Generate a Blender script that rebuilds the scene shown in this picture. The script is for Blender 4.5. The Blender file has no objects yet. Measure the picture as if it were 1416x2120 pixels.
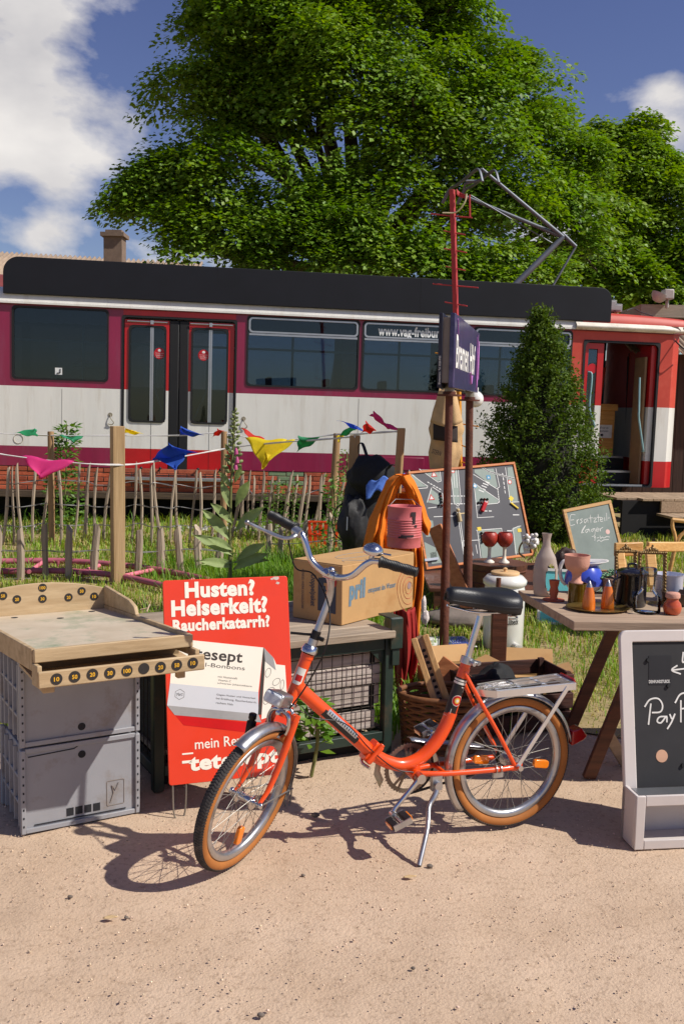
import bpy, math, random
import numpy as np
from mathutils import Vector, Matrix, noise

R = math.radians
rng = np.random.default_rng(7)
random.seed(7)
scene = bpy.context.scene
C = scene.collection

# ---------------------------------------------------------------- camera
FPX, CXP, CYP, PITCH, ROLL, EYE = 2065.0, 708.0, 1060.0, 0.104, 0.02, 1.6
FWD = Vector((0, math.cos(PITCH), -math.sin(PITCH)))
UP0 = Vector((0, math.sin(PITCH), math.cos(PITCH)))
RT0 = Vector((1, 0, 0))
RT = RT0 * math.cos(ROLL) + UP0 * math.sin(ROLL)
UP = UP0 * math.cos(ROLL) - RT0 * math.sin(ROLL)
cam = bpy.data.cameras.new('camera')
cam.sensor_fit = 'HORIZONTAL'
cam.sensor_width = 24.0
cam.lens = 24.0 * FPX / 1416.0
cam.clip_start = 0.05
cam.clip_end = 2000
camo = bpy.data.objects.new('camera', cam)
C.objects.link(camo)
camo.matrix_world = Matrix(((RT.x, UP.x, -FWD.x, 0), (RT.y, UP.y, -FWD.y, 0), (RT.z, UP.z, -FWD.z, EYE), (0, 0, 0, 1)))
scene.camera = camo
EYEV = Vector((0, 0, EYE))

def ray(px, py):
    return FWD + RT * ((px - CXP) / FPX) - UP * ((py - CYP) / FPX)
def G(px, py, z=0.0):                       # point at height z seen at a photo pixel
    d = ray(px, py); return EYEV + d * ((z - EYE) / d.z)
def D(px, py, Y):                           # point at distance Y seen at a photo pixel
    d = ray(px, py); return EYEV + d * (Y / d.y)

# ---------------------------------------------------------------- light
SUN_EL, SUN_AZ = R(46), R(16)               # azimuth measured from +X towards the camera side
sd = Vector((math.cos(SUN_AZ) * math.cos(SUN_EL), -math.sin(SUN_AZ) * math.cos(SUN_EL), math.sin(SUN_EL)))
sun = bpy.data.lights.new('sun', 'SUN')
sun.energy = 5.0
sun.angle = R(0.53)
sun.color = (1.0, 0.955, 0.88)
suno = bpy.data.objects.new('sun', sun)
C.objects.link(suno)
suno.rotation_euler = (-sd).to_track_quat('-Z', 'Y').to_euler()
suno.location = sd * 40

vs = scene.view_settings
vs.view_transform = 'Standard'
vs.look = 'None'
vs.exposure = 0.0
vs.gamma = 1.0
vs.use_curve_mapping = False

world = bpy.data.worlds.new('World')
scene.world = world
world.use_nodes = True
wn, wl = world.node_tree.nodes, world.node_tree.links
wn.clear()
sky = wn.new('ShaderNodeTexSky')
sky.sky_type = 'NISHITA'
sky.sun_disc = False
sky.sun_elevation = SUN_EL
sky.sun_rotation = math.atan2(sd.x, sd.y)
sky.air_density = 1.0
sky.dust_density = 0.15
sky.ozone_density = 3.0
tc = wn.new('ShaderNodeTexCoord')
mp = wn.new('ShaderNodeMapping')
mp.inputs['Scale'].default_value = (1.0, 1.0, 1.75)
mp.inputs['Location'].default_value = (2.31, 0.4, 0.17)
nz = wn.new('ShaderNodeTexNoise')
nz.inputs['Scale'].default_value = 5.5
nz.inputs['Detail'].default_value = 9
nz.inputs['Roughness'].default_value = 0.55
nz.inputs['Distortion'].default_value = 0.15
cr = wn.new('ShaderNodeValToRGB')
cr.color_ramp.elements[0].position = 0.56
cr.color_ramp.elements[1].position = 0.70
nz2 = wn.new('ShaderNodeTexNoise')
nz2.inputs['Scale'].default_value = 6.0
nz2.inputs['Detail'].default_value = 6
cr2 = wn.new('ShaderNodeValToRGB')
cr2.color_ramp.elements[0].position = 0.3
cr2.color_ramp.elements[0].color = (10.5, 10.3, 10.8, 1)
cr2.color_ramp.elements[1].position = 0.72
cr2.color_ramp.elements[1].color = (19.0, 18.2, 17.4, 1)
mixc = wn.new('ShaderNodeMix')
mixc.data_type = 'RGBA'
bg = wn.new('ShaderNodeBackground')
bg.inputs['Strength'].default_value = 0.05
wo = wn.new('ShaderNodeOutputWorld')
hs = wn.new('ShaderNodeHueSaturation')
hs.inputs['Hue'].default_value = 0.526
hs.inputs['Saturation'].default_value = 1.06
hs.inputs['Value'].default_value = 1.65
wl.new(tc.outputs['Generated'], mp.inputs['Vector'])
wl.new(mp.outputs['Vector'], nz.inputs['Vector'])
wl.new(mp.outputs['Vector'], nz2.inputs['Vector'])
# a cumulus bank stands where the photograph shows it; elsewhere the same noise makes smaller clouds
prev_ = nz.outputs['Fac']
for px_, py_, wid, amt in ((110, 270, 0.13, 0.20), (-150, 260, 0.2, 0.09), (40, 60, 0.06, 0.14), (100, 475, 0.06, 0.20), (60, 420, 0.04, -0.10), (240, 110, 0.05, -0.08), (1390, 270, 0.06, 0.15), (1190, 130, 0.04, 0.10), (1370, 180, 0.04, 0.08), (600, 100, 0.16, -0.12), (1250, 60, 0.15, -0.10), (300, 100, 0.10, -0.05)):
    dp = wn.new('ShaderNodeVectorMath'); dp.operation = 'DISTANCE'; dp.inputs[1].default_value = ray(px_, py_).normalized()
    mr_ = wn.new('ShaderNodeMapRange'); mr_.interpolation_type = 'SMOOTHSTEP'
    mr_.inputs['From Min'].default_value = 0.0; mr_.inputs['From Max'].default_value = wid; mr_.inputs['To Min'].default_value = amt; mr_.inputs['To Max'].default_value = 0.0
    ad_ = wn.new('ShaderNodeMath'); ad_.operation = 'ADD'
    wl.new(tc.outputs['Generated'], dp.inputs[0]); wl.new(dp.outputs['Value'], mr_.inputs['Value']); wl.new(prev_, ad_.inputs[0]); wl.new(mr_.outputs['Result'], ad_.inputs[1]); prev_ = ad_.outputs[0]
wl.new(prev_, cr.inputs['Fac'])
wl.new(nz2.outputs['Fac'], cr2.inputs['Fac'])
wl.new(sky.outputs['Color'], hs.inputs['Color'])
wl.new(hs.outputs['Color'], mixc.inputs['A'])
wl.new(cr2.outputs['Color'], mixc.inputs['B'])
wl.new(cr.outputs['Color'], mixc.inputs['Factor'])
wl.new(mixc.outputs['Result'], bg.inputs['Color'])
wl.new(bg.outputs['Background'], wo.inputs['Surface'])

# ---------------------------------------------------------------- materials
def c(r, g, b):
    f = lambda x: (x / 255 / 12.92) if x <= 10 else ((x / 255 + 0.055) / 1.055) ** 2.4
    return (f(r), f(g), f(b))
MC = {}
def mat(name, col, rough=0.6, metal=0.0, var=0.12, scale=6.0, bump=0.0, bscale=60.0, col2=None, lo=0.35, hi=0.65,
        rnd=0.0, coat=0.0, trans=0.0, stretch=None, spec=0.5, isl=0.0, alpha=1.0, dirt=None, dscale=2.0, dth=0.52):
    if name in MC: return MC[name]
    m = bpy.data.materials.new(name); m.use_nodes = True
    N, L = m.node_tree.nodes, m.node_tree.links
    b = N['Principled BSDF']; out = N['Material Output']
    b.inputs['Roughness'].default_value = rough
    b.inputs['Metallic'].default_value = metal
    b.inputs['Specular IOR Level'].default_value = spec
    b.inputs['Coat Weight'].default_value = coat
    b.inputs['Coat Roughness'].default_value = 0.12
    t = N.new('ShaderNodeTexCoord'); vec = t.outputs['Object']
    if stretch:
        mm = N.new('ShaderNodeMapping'); mm.inputs['Scale'].default_value = stretch
        L.new(vec, mm.inputs['Vector']); vec = mm.outputs['Vector']
    if rnd:
        oi = N.new('ShaderNodeObjectInfo')
        ad = N.new('ShaderNodeVectorMath'); ad.operation = 'ADD'
        sc = N.new('ShaderNodeVectorMath'); sc.operation = 'SCALE'; sc.inputs['Scale'].default_value = 17.0
        cx_ = N.new('ShaderNodeCombineXYZ')
        for k in 'XYZ': L.new(oi.outputs['Random'], cx_.inputs[k])
        L.new(cx_.outputs[0], sc.inputs[0]); L.new(vec, ad.inputs[0]); L.new(sc.outputs[0], ad.inputs[1]); vec = ad.outputs[0]
    n = N.new('ShaderNodeTexNoise'); n.inputs['Scale'].default_value = scale; n.inputs['Detail'].default_value = 6
    n.inputs['Roughness'].default_value = 0.62
    L.new(vec, n.inputs['Vector'])
    rp = N.new('ShaderNodeValToRGB')
    c2 = col2 if col2 else tuple(min(1, x * (1 + var)) for x in col)
    c1 = col if col2 else tuple(x * (1 - var) for x in col)
    rp.color_ramp.elements[0].position = lo; rp.color_ramp.elements[0].color = (*c1, 1)
    rp.color_ramp.elements[1].position = hi; rp.color_ramp.elements[1].color = (*c2, 1)
    L.new(n.outputs['Fac'], rp.inputs['Fac']); colo = rp.outputs['Color']
    if dirt:
        n3 = N.new('ShaderNodeTexNoise'); n3.inputs['Scale'].default_value = dscale; n3.inputs['Detail'].default_value = 8
        n3.inputs['Roughness'].default_value = 0.7
        L.new(vec, n3.inputs['Vector'])
        r3 = N.new('ShaderNodeValToRGB'); r3.color_ramp.elements[0].position = dth; r3.color_ramp.elements[1].position = dth + (0.22 if dth < .56 else .06)
        L.new(n3.outputs['Fac'], r3.inputs['Fac'])
        mx = N.new('ShaderNodeMix'); mx.data_type = 'RGBA'; mx.inputs['B'].default_value = (*dirt, 1)
        L.new(r3.outputs['Color'], mx.inputs['Factor']); L.new(colo, mx.inputs['A']); colo = mx.outputs['Result']
    if rnd or isl:
        h = N.new('ShaderNodeHueSaturation')
        mr = N.new('ShaderNodeMapRange')
        k = rnd or isl
        mr.inputs['To Min'].default_value = 1 - k; mr.inputs['To Max'].default_value = 1 + k
        if isl:
            g = N.new('ShaderNodeNewGeometry'); L.new(g.outputs['Random Per Island'], mr.inputs['Value'])
        else: L.new(oi.outputs['Random'], mr.inputs['Value'])
        L.new(mr.outputs['Result'], h.inputs['Value']); L.new(colo, h.inputs['Color'])
        if isl:
            mr2 = N.new('ShaderNodeMapRange'); mr2.inputs['To Min'].default_value = 0.485; mr2.inputs['To Max'].default_value = 0.515
            mu = N.new('ShaderNodeMath'); mu.operation = 'FRACT'; mv = N.new('ShaderNodeMath'); mv.operation = 'MULTIPLY'; mv.inputs[1].default_value = 7.31
            L.new(g.outputs['Random Per Island'], mv.inputs[0]); L.new(mv.outputs[0], mu.inputs[0]); L.new(mu.outputs[0], mr2.inputs['Value'])
            L.new(mr2.outputs['Result'], h.inputs['Hue'])
        colo = h.outputs['Color']
    L.new(colo, b.inputs['Base Color'])
    if bump:
        n2 = N.new('ShaderNodeTexNoise'); n2.inputs['Scale'].default_value = bscale; n2.inputs['Detail'].default_value = 4
        L.new(vec, n2.inputs['Vector'])
        bp = N.new('ShaderNodeBump'); bp.inputs['Strength'].default_value = bump; bp.inputs['Distance'].default_value = 0.01
        L.new(n2.outputs['Fac'], bp.inputs['Height']); L.new(bp.outputs['Normal'], b.inputs['Normal'])
    if trans:
        tr = N.new('ShaderNodeBsdfTranslucent'); ms = N.new('ShaderNodeMixShader'); ms.inputs[0].default_value = trans
        br = N.new('ShaderNodeHueSaturation'); br.inputs['Value'].default_value = 1.25; br.inputs['Saturation'].default_value = 1.1
        L.new(colo, br.inputs['Color']); L.new(br.outputs['Color'], tr.inputs['Color'])
        L.new(b.outputs[0], ms.inputs[1]); L.new(tr.outputs[0], ms.inputs[2]); L.new(ms.outputs[0], out.inputs['Surface'])
    MC[name] = m
    return m
def glass(name, tint=(0.5, 0.55, 0.6), refl=1.5, rough=0.02):
    if name in MC: return MC[name]
    m = bpy.data.materials.new(name); m.use_nodes = True
    N, L = m.node_tree.nodes, m.node_tree.links
    N.remove(N['Principled BSDF']); out = N['Material Output']
    t = N.new('ShaderNodeBsdfTransparent'); t.inputs['Color'].default_value = (*tint, 1)
    g = N.new('ShaderNodeBsdfGlossy'); g.inputs['Roughness'].default_value = rough; g.inputs['Color'].default_value = (0.9, 0.95, 1, 1)
    f = N.new('ShaderNodeFresnel'); f.inputs['IOR'].default_value = refl
    ms = N.new('ShaderNodeMixShader')
    L.new(f.outputs[0], ms.inputs[0]); L.new(t.outputs[0], ms.inputs[1]); L.new(g.outputs[0], ms.inputs[2]); L.new(ms.outputs[0], out.inputs['Surface'])
    MC[name] = m
    return m
def wood(name, a, b, rough=0.75, st=(3, 40, 40), bump=0.25, rnd=0.12):
    return mat(name, c(*a), rough, col2=c(*b), stretch=st, scale=1.0, bump=bump, bscale=2.5, rnd=rnd)

# ---------------------------------------------------------------- mesh helpers
MW = {}
class MB:
    def __init__(s): s.v = []; s.f = []; s.mi = []; s.sm = []; s.m = 0
    def add(s, vs_, fs, smooth=False):
        o = len(s.v); s.v.extend([tuple(x) for x in vs_])
        for f in fs:
            s.f.append(tuple(i + o for i in f)); s.mi.append(s.m); s.sm.append(smooth)
        return s
    def box(s, cen, size, M=None):
        x, y, z = [k / 2 for k in size]; cen = Vector(cen)
        vs_ = [Vector((a * x, b * y, d * z)) for d in (-1, 1) for a, b in ((-1, -1), (1, -1), (1, 1), (-1, 1))]
        if M is not None: vs_ = [M @ q for q in vs_]
        return s.add([q + cen for q in vs_], [(3, 2, 1, 0), (4, 5, 6, 7), (0, 1, 5, 4), (1, 2, 6, 5), (2, 3, 7, 6), (3, 0, 4, 7)])
    def b2(s, a, b):                         # box from two corners
        return s.box([(p + q) / 2 for p, q in zip(a, b)], [abs(q - p) for p, q in zip(a, b)])
    def beam(s, a, b, w, h, up=(0, 0, 1), ext=0.0):   # rectangular bar from a to b
        a, b = Vector(a), Vector(b); d = (b - a).normalized(); a = a - d * ext; b = b + d * ext
        sx = d.cross(Vector(up)).normalized(); sy = sx.cross(d).normalized()
        vs_ = [p + sx * (i * w / 2) + sy * (j * h / 2) for p in (a, b) for i, j in ((-1, -1), (1, -1), (1, 1), (-1, 1))]
        return s.add(vs_, [(3, 2, 1, 0), (4, 5, 6, 7), (0, 1, 5, 4), (1, 2, 6, 5), (2, 3, 7, 6), (3, 0, 4, 7)])
    def tube(s, pts, r, n=8, closed=False, caps=True, flat=1.0, up=None):
        pts = [Vector(p) for p in pts]; k = len(pts)
        rs = r if isinstance(r, (list, tuple)) else [r] * k
        ts = []
        for i in range(k):
            a = pts[(i - 1) % k] if (closed or i > 0) else pts[i]
            b = pts[(i + 1) % k] if (closed or i < k - 1) else pts[i]
            ts.append((b - a).normalized() if (b - a).length > 1e-9 else Vector((0, 0, 1)))
        u = Vector(up) if up else (Vector((0, 0, 1)) if abs(ts[0].z) < 0.9 else Vector((1, 0, 0)))
        u = (u - ts[0] * u.dot(ts[0])).normalized()
        vs_ = []
        for i in range(k):
            if i: u = (u - ts[i] * u.dot(ts[i])); u = u.normalized() if u.length > 1e-9 else Vector((0, 0, 1))
            w = ts[i].cross(u)
            for j in range(n):
                a = 2 * math.pi * j / n
                vs_.append(pts[i] + (u * math.cos(a) * flat + w * math.sin(a)) * rs[i])
        fs = []
        for i in range(k if closed else k - 1):
            for j in range(n):
                a, b = i * n + j, i * n + (j + 1) % n; i2 = (i + 1) % k
                fs.append((a, b, i2 * n + (j + 1) % n, i2 * n + j))
        s.add(vs_, fs, True)
        if caps and not closed:
            o = len(s.v) - len(vs_)
            s.f += [tuple(o + j for j in reversed(range(n))), tuple(o + (k - 1) * n + j for j in range(n))]; s.mi += [s.m] * 2; s.sm += [False] * 2
        return s
    def lathe(s, prof, n=24, cen=(0, 0, 0), M=None, wob=0.0):
        cen = Vector(cen); vs_ = []; k = len(prof)
        for r, z in prof:
            for j in range(n):
                a = 2 * math.pi * j / n; rr = r * (1 + wob * math.sin(3 * a + z * 20))
                q = Vector((rr * math.cos(a), rr * math.sin(a), z))
                vs_.append((M @ q if M is not None else q) + cen)
        fs = [(i * n + j, i * n + (j + 1) % n, (i + 1) * n + (j + 1) % n, (i + 1) * n + j) for i in range(k - 1) for j in range(n)]
        s.add(vs_, fs, k > 3); o = len(s.v) - len(vs_)
        if prof[0][0] > 1e-6: s.f.append(tuple(o + j for j in reversed(range(n)))); s.mi.append(s.m); s.sm.append(False)
        if prof[-1][0] > 1e-6: s.f.append(tuple(o + (k - 1) * n + j for j in range(n))); s.mi.append(s.m); s.sm.append(False)
        return s
    def prism(s, poly, z0, z1, M=None):      # polygon in local xy, extruded along z
        n = len(poly); vs_ = [Vector((x, y, z)) for z in (z0, z1) for x, y in poly]
        if M is not None: vs_ = [M @ q for q in vs_]
        fs = [tuple(reversed(range(n))), tuple(range(n, 2 * n))] + [(i, (i + 1) % n, n + (i + 1) % n, n + i) for i in range(n)]
        return s.add(vs_, fs)
    def ring(s, outer, inner, z0, z1, M=None):  # frame between two loops of equal length
        n = len(outer)
        vs_ = [Vector((x, y, z)) for z in (z0, z1) for lp in (outer, inner) for x, y in lp]
        if M is not None: vs_ = [M @ q for q in vs_]
        fs = []
        for i in range(n):
            j = (i + 1) % n
            fs += [(2 * n + i, 2 * n + j, 3 * n + j, 3 * n + i), (j, i, n + i, n + j), (i, j, 2 * n + j, 2 * n + i), (n + j, n + i, 3 * n + i, 3 * n + j)]
        return s.add(vs_, fs)
    def grid(s, fn, nu, nv, smooth=True, wrap=False):
        vs_ = [fn(i / nu, j / nv) for i in range(nu + 1) for j in range(nv + 1)]
        fs = [(i * (nv + 1) + j, (i + 1) * (nv + 1) + j, (i + 1) * (nv + 1) + j + 1, i * (nv + 1) + j + 1) for i in range(nu) for j in range(nv)]
        return s.add(vs_, fs, smooth)
    def ball(s, cen, r, nu=12, nv=8, M=None):
        rx, ry, rz = (r, r, r) if not isinstance(r, (tuple, list)) else r
        cen = Vector(cen)
        def fn(u, v):
            a, b = 2 * math.pi * u, math.pi * (v - 0.5)
            q = Vector((rx * math.cos(a) * math.cos(b), ry * math.sin(a) * math.cos(b), rz * math.sin(b)))
            return (M @ q if M is not None else q) + cen
        return s.grid(fn, nu, nv)
    def text(s, txt, x0, y0, x1, y1, z=0.002, M=None, bold=0.0, shear=0.0):
        vs_, fs = text_geo(txt, bold, shear)
        lo, hi = vs_.min(0), vs_.max(0); sc = (hi - lo); sc[sc == 0] = 1
        q = (vs_ - lo) / sc
        pts = [Vector((x0 + (x1 - x0) * a, y0 + (y1 - y0) * b, z)) for a, b in q]
        if M is not None: pts = [M @ p for p in pts]
        return s.add(pts, fs)
    def build(s, name, m, parent=None, at=None, world=False, bev=0.0, thick=0.0, sub=0):
        vs_ = s.v
        if at is not None: a = Vector(at); vs_ = [tuple(Vector(v) - a) for v in vs_]
        if world and parent is not None:
            inv = MW[parent.name].inverted(); vs_ = [tuple(inv @ Vector(v)) for v in vs_]
        me = bpy.data.meshes.new(name); me.from_pydata(vs_, [], s.f)
        for mm in (m if isinstance(m, (list, tuple)) else [m]): me.materials.append(mm)
        me.polygons.foreach_set('material_index', s.mi); me.polygons.foreach_set('use_smooth', s.sm)
        me.update(); me.set_sharp_from_angle(angle=R(55))
        o = bpy.data.objects.new(name, me); C.objects.link(o)
        if parent is not None:
            o.parent = parent; MW[o.name] = MW[parent.name]
        else:
            o.location = at if at is not None else (0, 0, 0)
            MW[o.name] = Matrix.Translation(o.location)
        if thick:
            d = o.modifiers.new('thickness', 'SOLIDIFY'); d.thickness = thick; d.offset = 0
        if bev:
            d = o.modifiers.new('bevel', 'BEVEL'); d.width = bev; d.segments = 2; d.limit_method = 'ANGLE'; d.angle_limit = R(40)
        if sub:
            d = o.modifiers.new('smooth', 'SUBSURF'); d.levels = sub; d.render_levels = sub
        return o
TG = {}
def text_geo(txt, bold=0.0, shear=0.0):
    k = (txt, bold, shear)
    if k in TG: return TG[k][0].copy(), TG[k][1]
    cu = bpy.data.curves.new('print', 'FONT'); cu.body = txt; cu.size = 1; cu.offset = bold; cu.shear = shear
    cu.resolution_u = 3; cu.space_character = 1.0 + bold * 1.5
    ob = bpy.data.objects.new('print', cu); C.objects.link(ob)
    dg = bpy.context.evaluated_depsgraph_get(); me = ob.evaluated_get(dg).to_mesh()
    vs_ = np.array([(v.co.x, v.co.y) for v in me.vertices]); fs = [tuple(p.vertices) for p in me.polygons]
    ob.evaluated_get(dg).to_mesh_clear(); bpy.data.objects.remove(ob); bpy.data.curves.remove(cu)
    TG[k] = (vs_, fs); return vs_.copy(), fs
def thing(name, label, cat, M=(0, 0, 0), group=None):
    o = bpy.data.objects.new(name, None); C.objects.link(o); o.empty_display_size = 0.1
    if not isinstance(M, Matrix): M = Matrix.Translation(Vector(M))
    o.matrix_world = M; MW[o.name] = M.copy()
    return tag(o, label, cat, group)
def tag(o, label, cat, group=None):
    o['label'] = label; o['category'] = cat
    if group: o['group'] = group
    return o
def kind(o, k): o['kind'] = k; return o
def fr(o, ex, ey):                           # frame: local x = right, y = up, z = out of the face
    ex = Vector(ex).normalized(); ey = Vector(ey); ey = (ey - ex * ey.dot(ex)).normalized(); ez = ex.cross(ey)
    return Matrix(((ex.x, ey.x, ez.x, o[0]), (ex.y, ey.y, ez.y, o[1]), (ex.z, ey.z, ez.z, o[2]), (0, 0, 0, 1)))
def on(M, px, py, off=0.0):                  # local xy where a photo pixel meets the face
    I = M.inverted(); o = I @ EYEV; d = I.to_3x3() @ ray(px, py); t = (off - o.z) / d.z; q = o + d * t
    return q.x, q.y
def rrect(x0, y0, x1, y1, r, n=4):
    P = []
    for cx_, cy_, a0 in ((x1 - r, y1 - r, 0), (x0 + r, y1 - r, 90), (x0 + r, y0 + r, 180), (x1 - r, y0 + r, 270)):
        for i in range(n + 1):
            a = R(a0 + 90 * i / n); P.append((cx_ + r * math.cos(a), cy_ + r * math.sin(a)))
    return P
def rotz(a): return Matrix.Rotation(a, 4, 'Z')
def bez(pts, n=8):                           # Catmull-Rom through points
    P = [Vector(p) for p in pts]; P = [P[0] * 2 - P[1]] + P + [P[-1] * 2 - P[-2]]; out = []
    for i in range(1, len(P) - 2):
        for k in range(n):
            t = k / n; a, b, d, e = P[i - 1], P[i], P[i + 1], P[i + 2]
            out.append(0.5 * ((2 * b) + (d - a) * t + (2 * a - 5 * b + 4 * d - e) * t * t + (3 * b - a - 3 * d + e) * t ** 3))
    return out + [P[-2]]
def npmesh(name, V, Fq, m, parent=None, at=None):   # fast mesh from arrays (faces all of one size)
    if at is not None: V = V - np.array(at)
    me = bpy.data.meshes.new(name); nf, k = Fq.shape
    me.vertices.add(len(V)); me.vertices.foreach_set('co', V.astype(np.float32).ravel())
    me.loops.add(nf * k); me.loops.foreach_set('vertex_index', Fq.astype(np.int32).ravel())
    me.polygons.add(nf); me.polygons.foreach_set('loop_start', np.arange(0, nf * k, k, dtype=np.int32))
    me.materials.append(m); me.update(calc_edges=True); me.validate()
    o = bpy.data.objects.new(name, me); C.objects.link(o)
    if parent is not None: o.parent = parent
    elif at is not None: o.location = at
    MW[o.name] = MW[parent.name] if parent is not None else Matrix.Translation(o.location)
    return o
def leaf_mesh(P, Nrm, size, asp=0.55, fold=0.25, dirs=None):
    n = len(P); Nrm = Nrm / np.linalg.norm(Nrm, axis=1, keepdims=True)
    d = rng.normal(size=(n, 3)) if dirs is None else dirs + rng.normal(size=(n, 3)) * 0.35
    d -= Nrm * (d * Nrm).sum(1, keepdims=True); d /= np.linalg.norm(d, axis=1, keepdims=True) + 1e-9
    w = np.cross(Nrm, d); s = size[:, None]
    V = np.stack([P, P + d * s * 0.5 + w * s * asp * 0.5 + Nrm * s * fold * 0.4, P + d * s, P + d * s * 0.5 - w * s * asp * 0.5 + Nrm * s * fold * 0.4], 1).reshape(-1, 3)
    i = np.arange(n)[:, None] * 4
    return V, np.concatenate([i + np.array([[0, 2, 1]]), i + np.array([[0, 3, 2]])], 0)
# ================================================================ GROUND
m_sand = mat('sand', c(184, 157, 130), 0.95, col2=c(206, 180, 154), scale=1.6, bump=0.45, bscale=110, lo=0.3, hi=0.72, dirt=c(150, 124, 100), dscale=48)
def sand_z(x, y):
    return 0.010 * noise.noise((x * 1.7, y * 1.7, 0)) + 0.006 * noise.noise((x * 7, y * 7, 3)) + 0.0035 * noise.noise((x * 23, y * 23, 9))
mb = MB()
xs = np.concatenate([[-120, -30, -8], np.linspace(-3, 3, 150), [8, 30, 120]])
ys = np.concatenate([[-40, -8, 0], np.linspace(1.4, 5.4, 120), [8, 14, 30, 80, 300]])
V = [(x, y, sand_z(x, y) - 0.006 if abs(x) < 3.1 and 1.3 < y < 5.5 else -0.006) for x in xs for y in ys]
ny = len(ys)
mb.add(V, [(i * ny + j, (i + 1) * ny + j, (i + 1) * ny + j + 1, i * ny + j + 1) for i in range(len(xs) - 1) for j in range(ny - 1)], True)
kind(mb.build('sand_ground', m_sand), 'structure')

m_lawn = mat('lawn_soil', c(138, 124, 78), 0.95, col2=c(170, 146, 108), scale=3.0, bump=0.5, bscale=40, dirt=c(112, 116, 54), dscale=5)
edge = [(-60, 3.9), (-3.2, 4.0), (-1.7, 4.25), (-0.9, 5.0), (-0.2, 5.25), (0.5, 5.1), (1.0, 4.95), (1.4, 4.8), (1.9, 4.85), (2.8, 4.7), (60, 4.7)]
def lawn_edge(x):
    for (a, b), (d, e) in zip(edge, edge[1:]):
        if a <= x <= d: return b + (e - b) * (x - a) / (d - a)
    return 5
mb = MB()
ex = [-60, -20] + list(np.linspace(-6, 6, 160)) + [20, 60]
top = [(x, lawn_edge(x) + (0.10 * noise.noise((x * 2.1, 0, 0)) + 0.07 * noise.noise((x * 9, 4, 0)))) for x in ex]
nn = len(ex)
rows = [0, 0.5, 2, 5, 12, 60, 250]
V = [(x, y + r_, 0.006) for x, y in top for r_ in rows]; nr = len(rows)
mb.add(V, [(i * nr + j, (i + 1) * nr + j, (i + 1) * nr + j + 1, i * nr + j + 1) for i in range(nn - 1) for j in range(nr - 1)])
kind(mb.build('lawn', m_lawn), 'structure')

# grass blades ----------------------------------------------------------
m_grass = mat('grass_blade', c(122, 154, 40), 0.6, col2=c(158, 172, 66), scale=1.2, isl=0.3, trans=0.35)
m_grass_dry = mat('grass_dry', c(176, 164, 86), 0.7, col2=c(200, 180, 118), scale=1.2, isl=0.25, trans=0.3)
m_tall = mat('grass_tall', c(92, 142, 24), 0.55, col2=c(132, 168, 44), scale=1.5, isl=0.3, trans=0.4)
def blades(n, x, y, h, w, lean=0.5, z0=0.0):
    a = rng.uniform(0, 2 * np.pi, n); ln = rng.uniform(0.1, lean, n) * h
    dx, dy = np.cos(a), np.sin(a); px_, py_ = -dy, dx
    P = np.stack([x, y, np.full(n, z0)], 1)
    def off(t, wd, zz): return P + np.stack([dx * ln * t + px_ * wd, dy * ln * t + py_ * wd, h * zz], 1)
    V = np.stack([off(0, -w / 2, 0), off(0, w / 2, 0), off(0.35, w * 0.4, 0.6), off(0.35, -w * 0.4, 0.6), off(1, 0 * w, 1 - 0.25 * lean)], 1).reshape(-1, 3)
    i = np.arange(n)[:, None] * 5
    return V, np.concatenate([i + np.array([[0, 1, 2]]), i + np.array([[0, 2, 3]]), i + np.array([[3, 2, 4]])], 0)
def density(x, y):
    return np.array([noise.noise((float(a) * 1.3, float(b) * 1.3, 5)) + 0.5 * noise.noise((float(a) * 4, float(b) * 4, 1)) for a, b in zip(x, y)])
def scatter(n, y0, y1, marg):
    y = rng.uniform(y0, y1, n); x = rng.uniform(-1, 1, n) * (y * 0.36 + marg)
    k = density(x, y); le = np.array([lawn_edge(float(a)) for a in x]); d = y - le
    keep = (d > 0.0) & (k + rng.uniform(-0.6, 0.6, n) > -0.45 - 0.25 * np.clip(d - 0.6, 0, 1)) & (rng.uniform(0, 1, n) < 0.25 + d * 0.8)
    return x[keep], y[keep], k[keep]
Vs, Fs, o = [], [], 0
Vd, Fd, od = [], [], 0
for n, y0, y1, hh in ((42000, 4.2, 6.5, 0.055), (36000, 6.5, 9.5, 0.07), (26000, 9.5, 13.6, 0.10)):
    x, y, k = scatter(n, y0, y1, 0.5)
    h = hh * rng.uniform(0.5, 1.4, len(x)) * (1 + 1.0 * np.clip(k, -0.4, 0.8)); w = rng.uniform(0.004, 0.008, len(x)) * (y0 / 5)
    dry = rng.uniform(0, 1, len(x)) < 0.42 - 0.3 * k
    V, F = blades(int((~dry).sum()), x[~dry], y[~dry], h[~dry], w[~dry], 0.9); Vs.append(V); Fs.append(F + o); o += len(V)
    V, F = blades(int(dry.sum()), x[dry], y[dry], h[dry] * 0.7, w[dry], 1.4); Vd.append(V); Fd.append(F + od); od += len(V)
g = kind(npmesh('lawn_grass', np.concatenate(Vs), np.concatenate(Fs), m_grass), 'stuff'); tag(g, 'short green grass of the lawn behind the bicycle', 'grass')
g = kind(npmesh('dry_grass', np.concatenate(Vd), np.concatenate(Fd), m_grass_dry), 'stuff'); tag(g, 'dry yellowish cut grass lying among the green lawn', 'grass')
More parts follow.
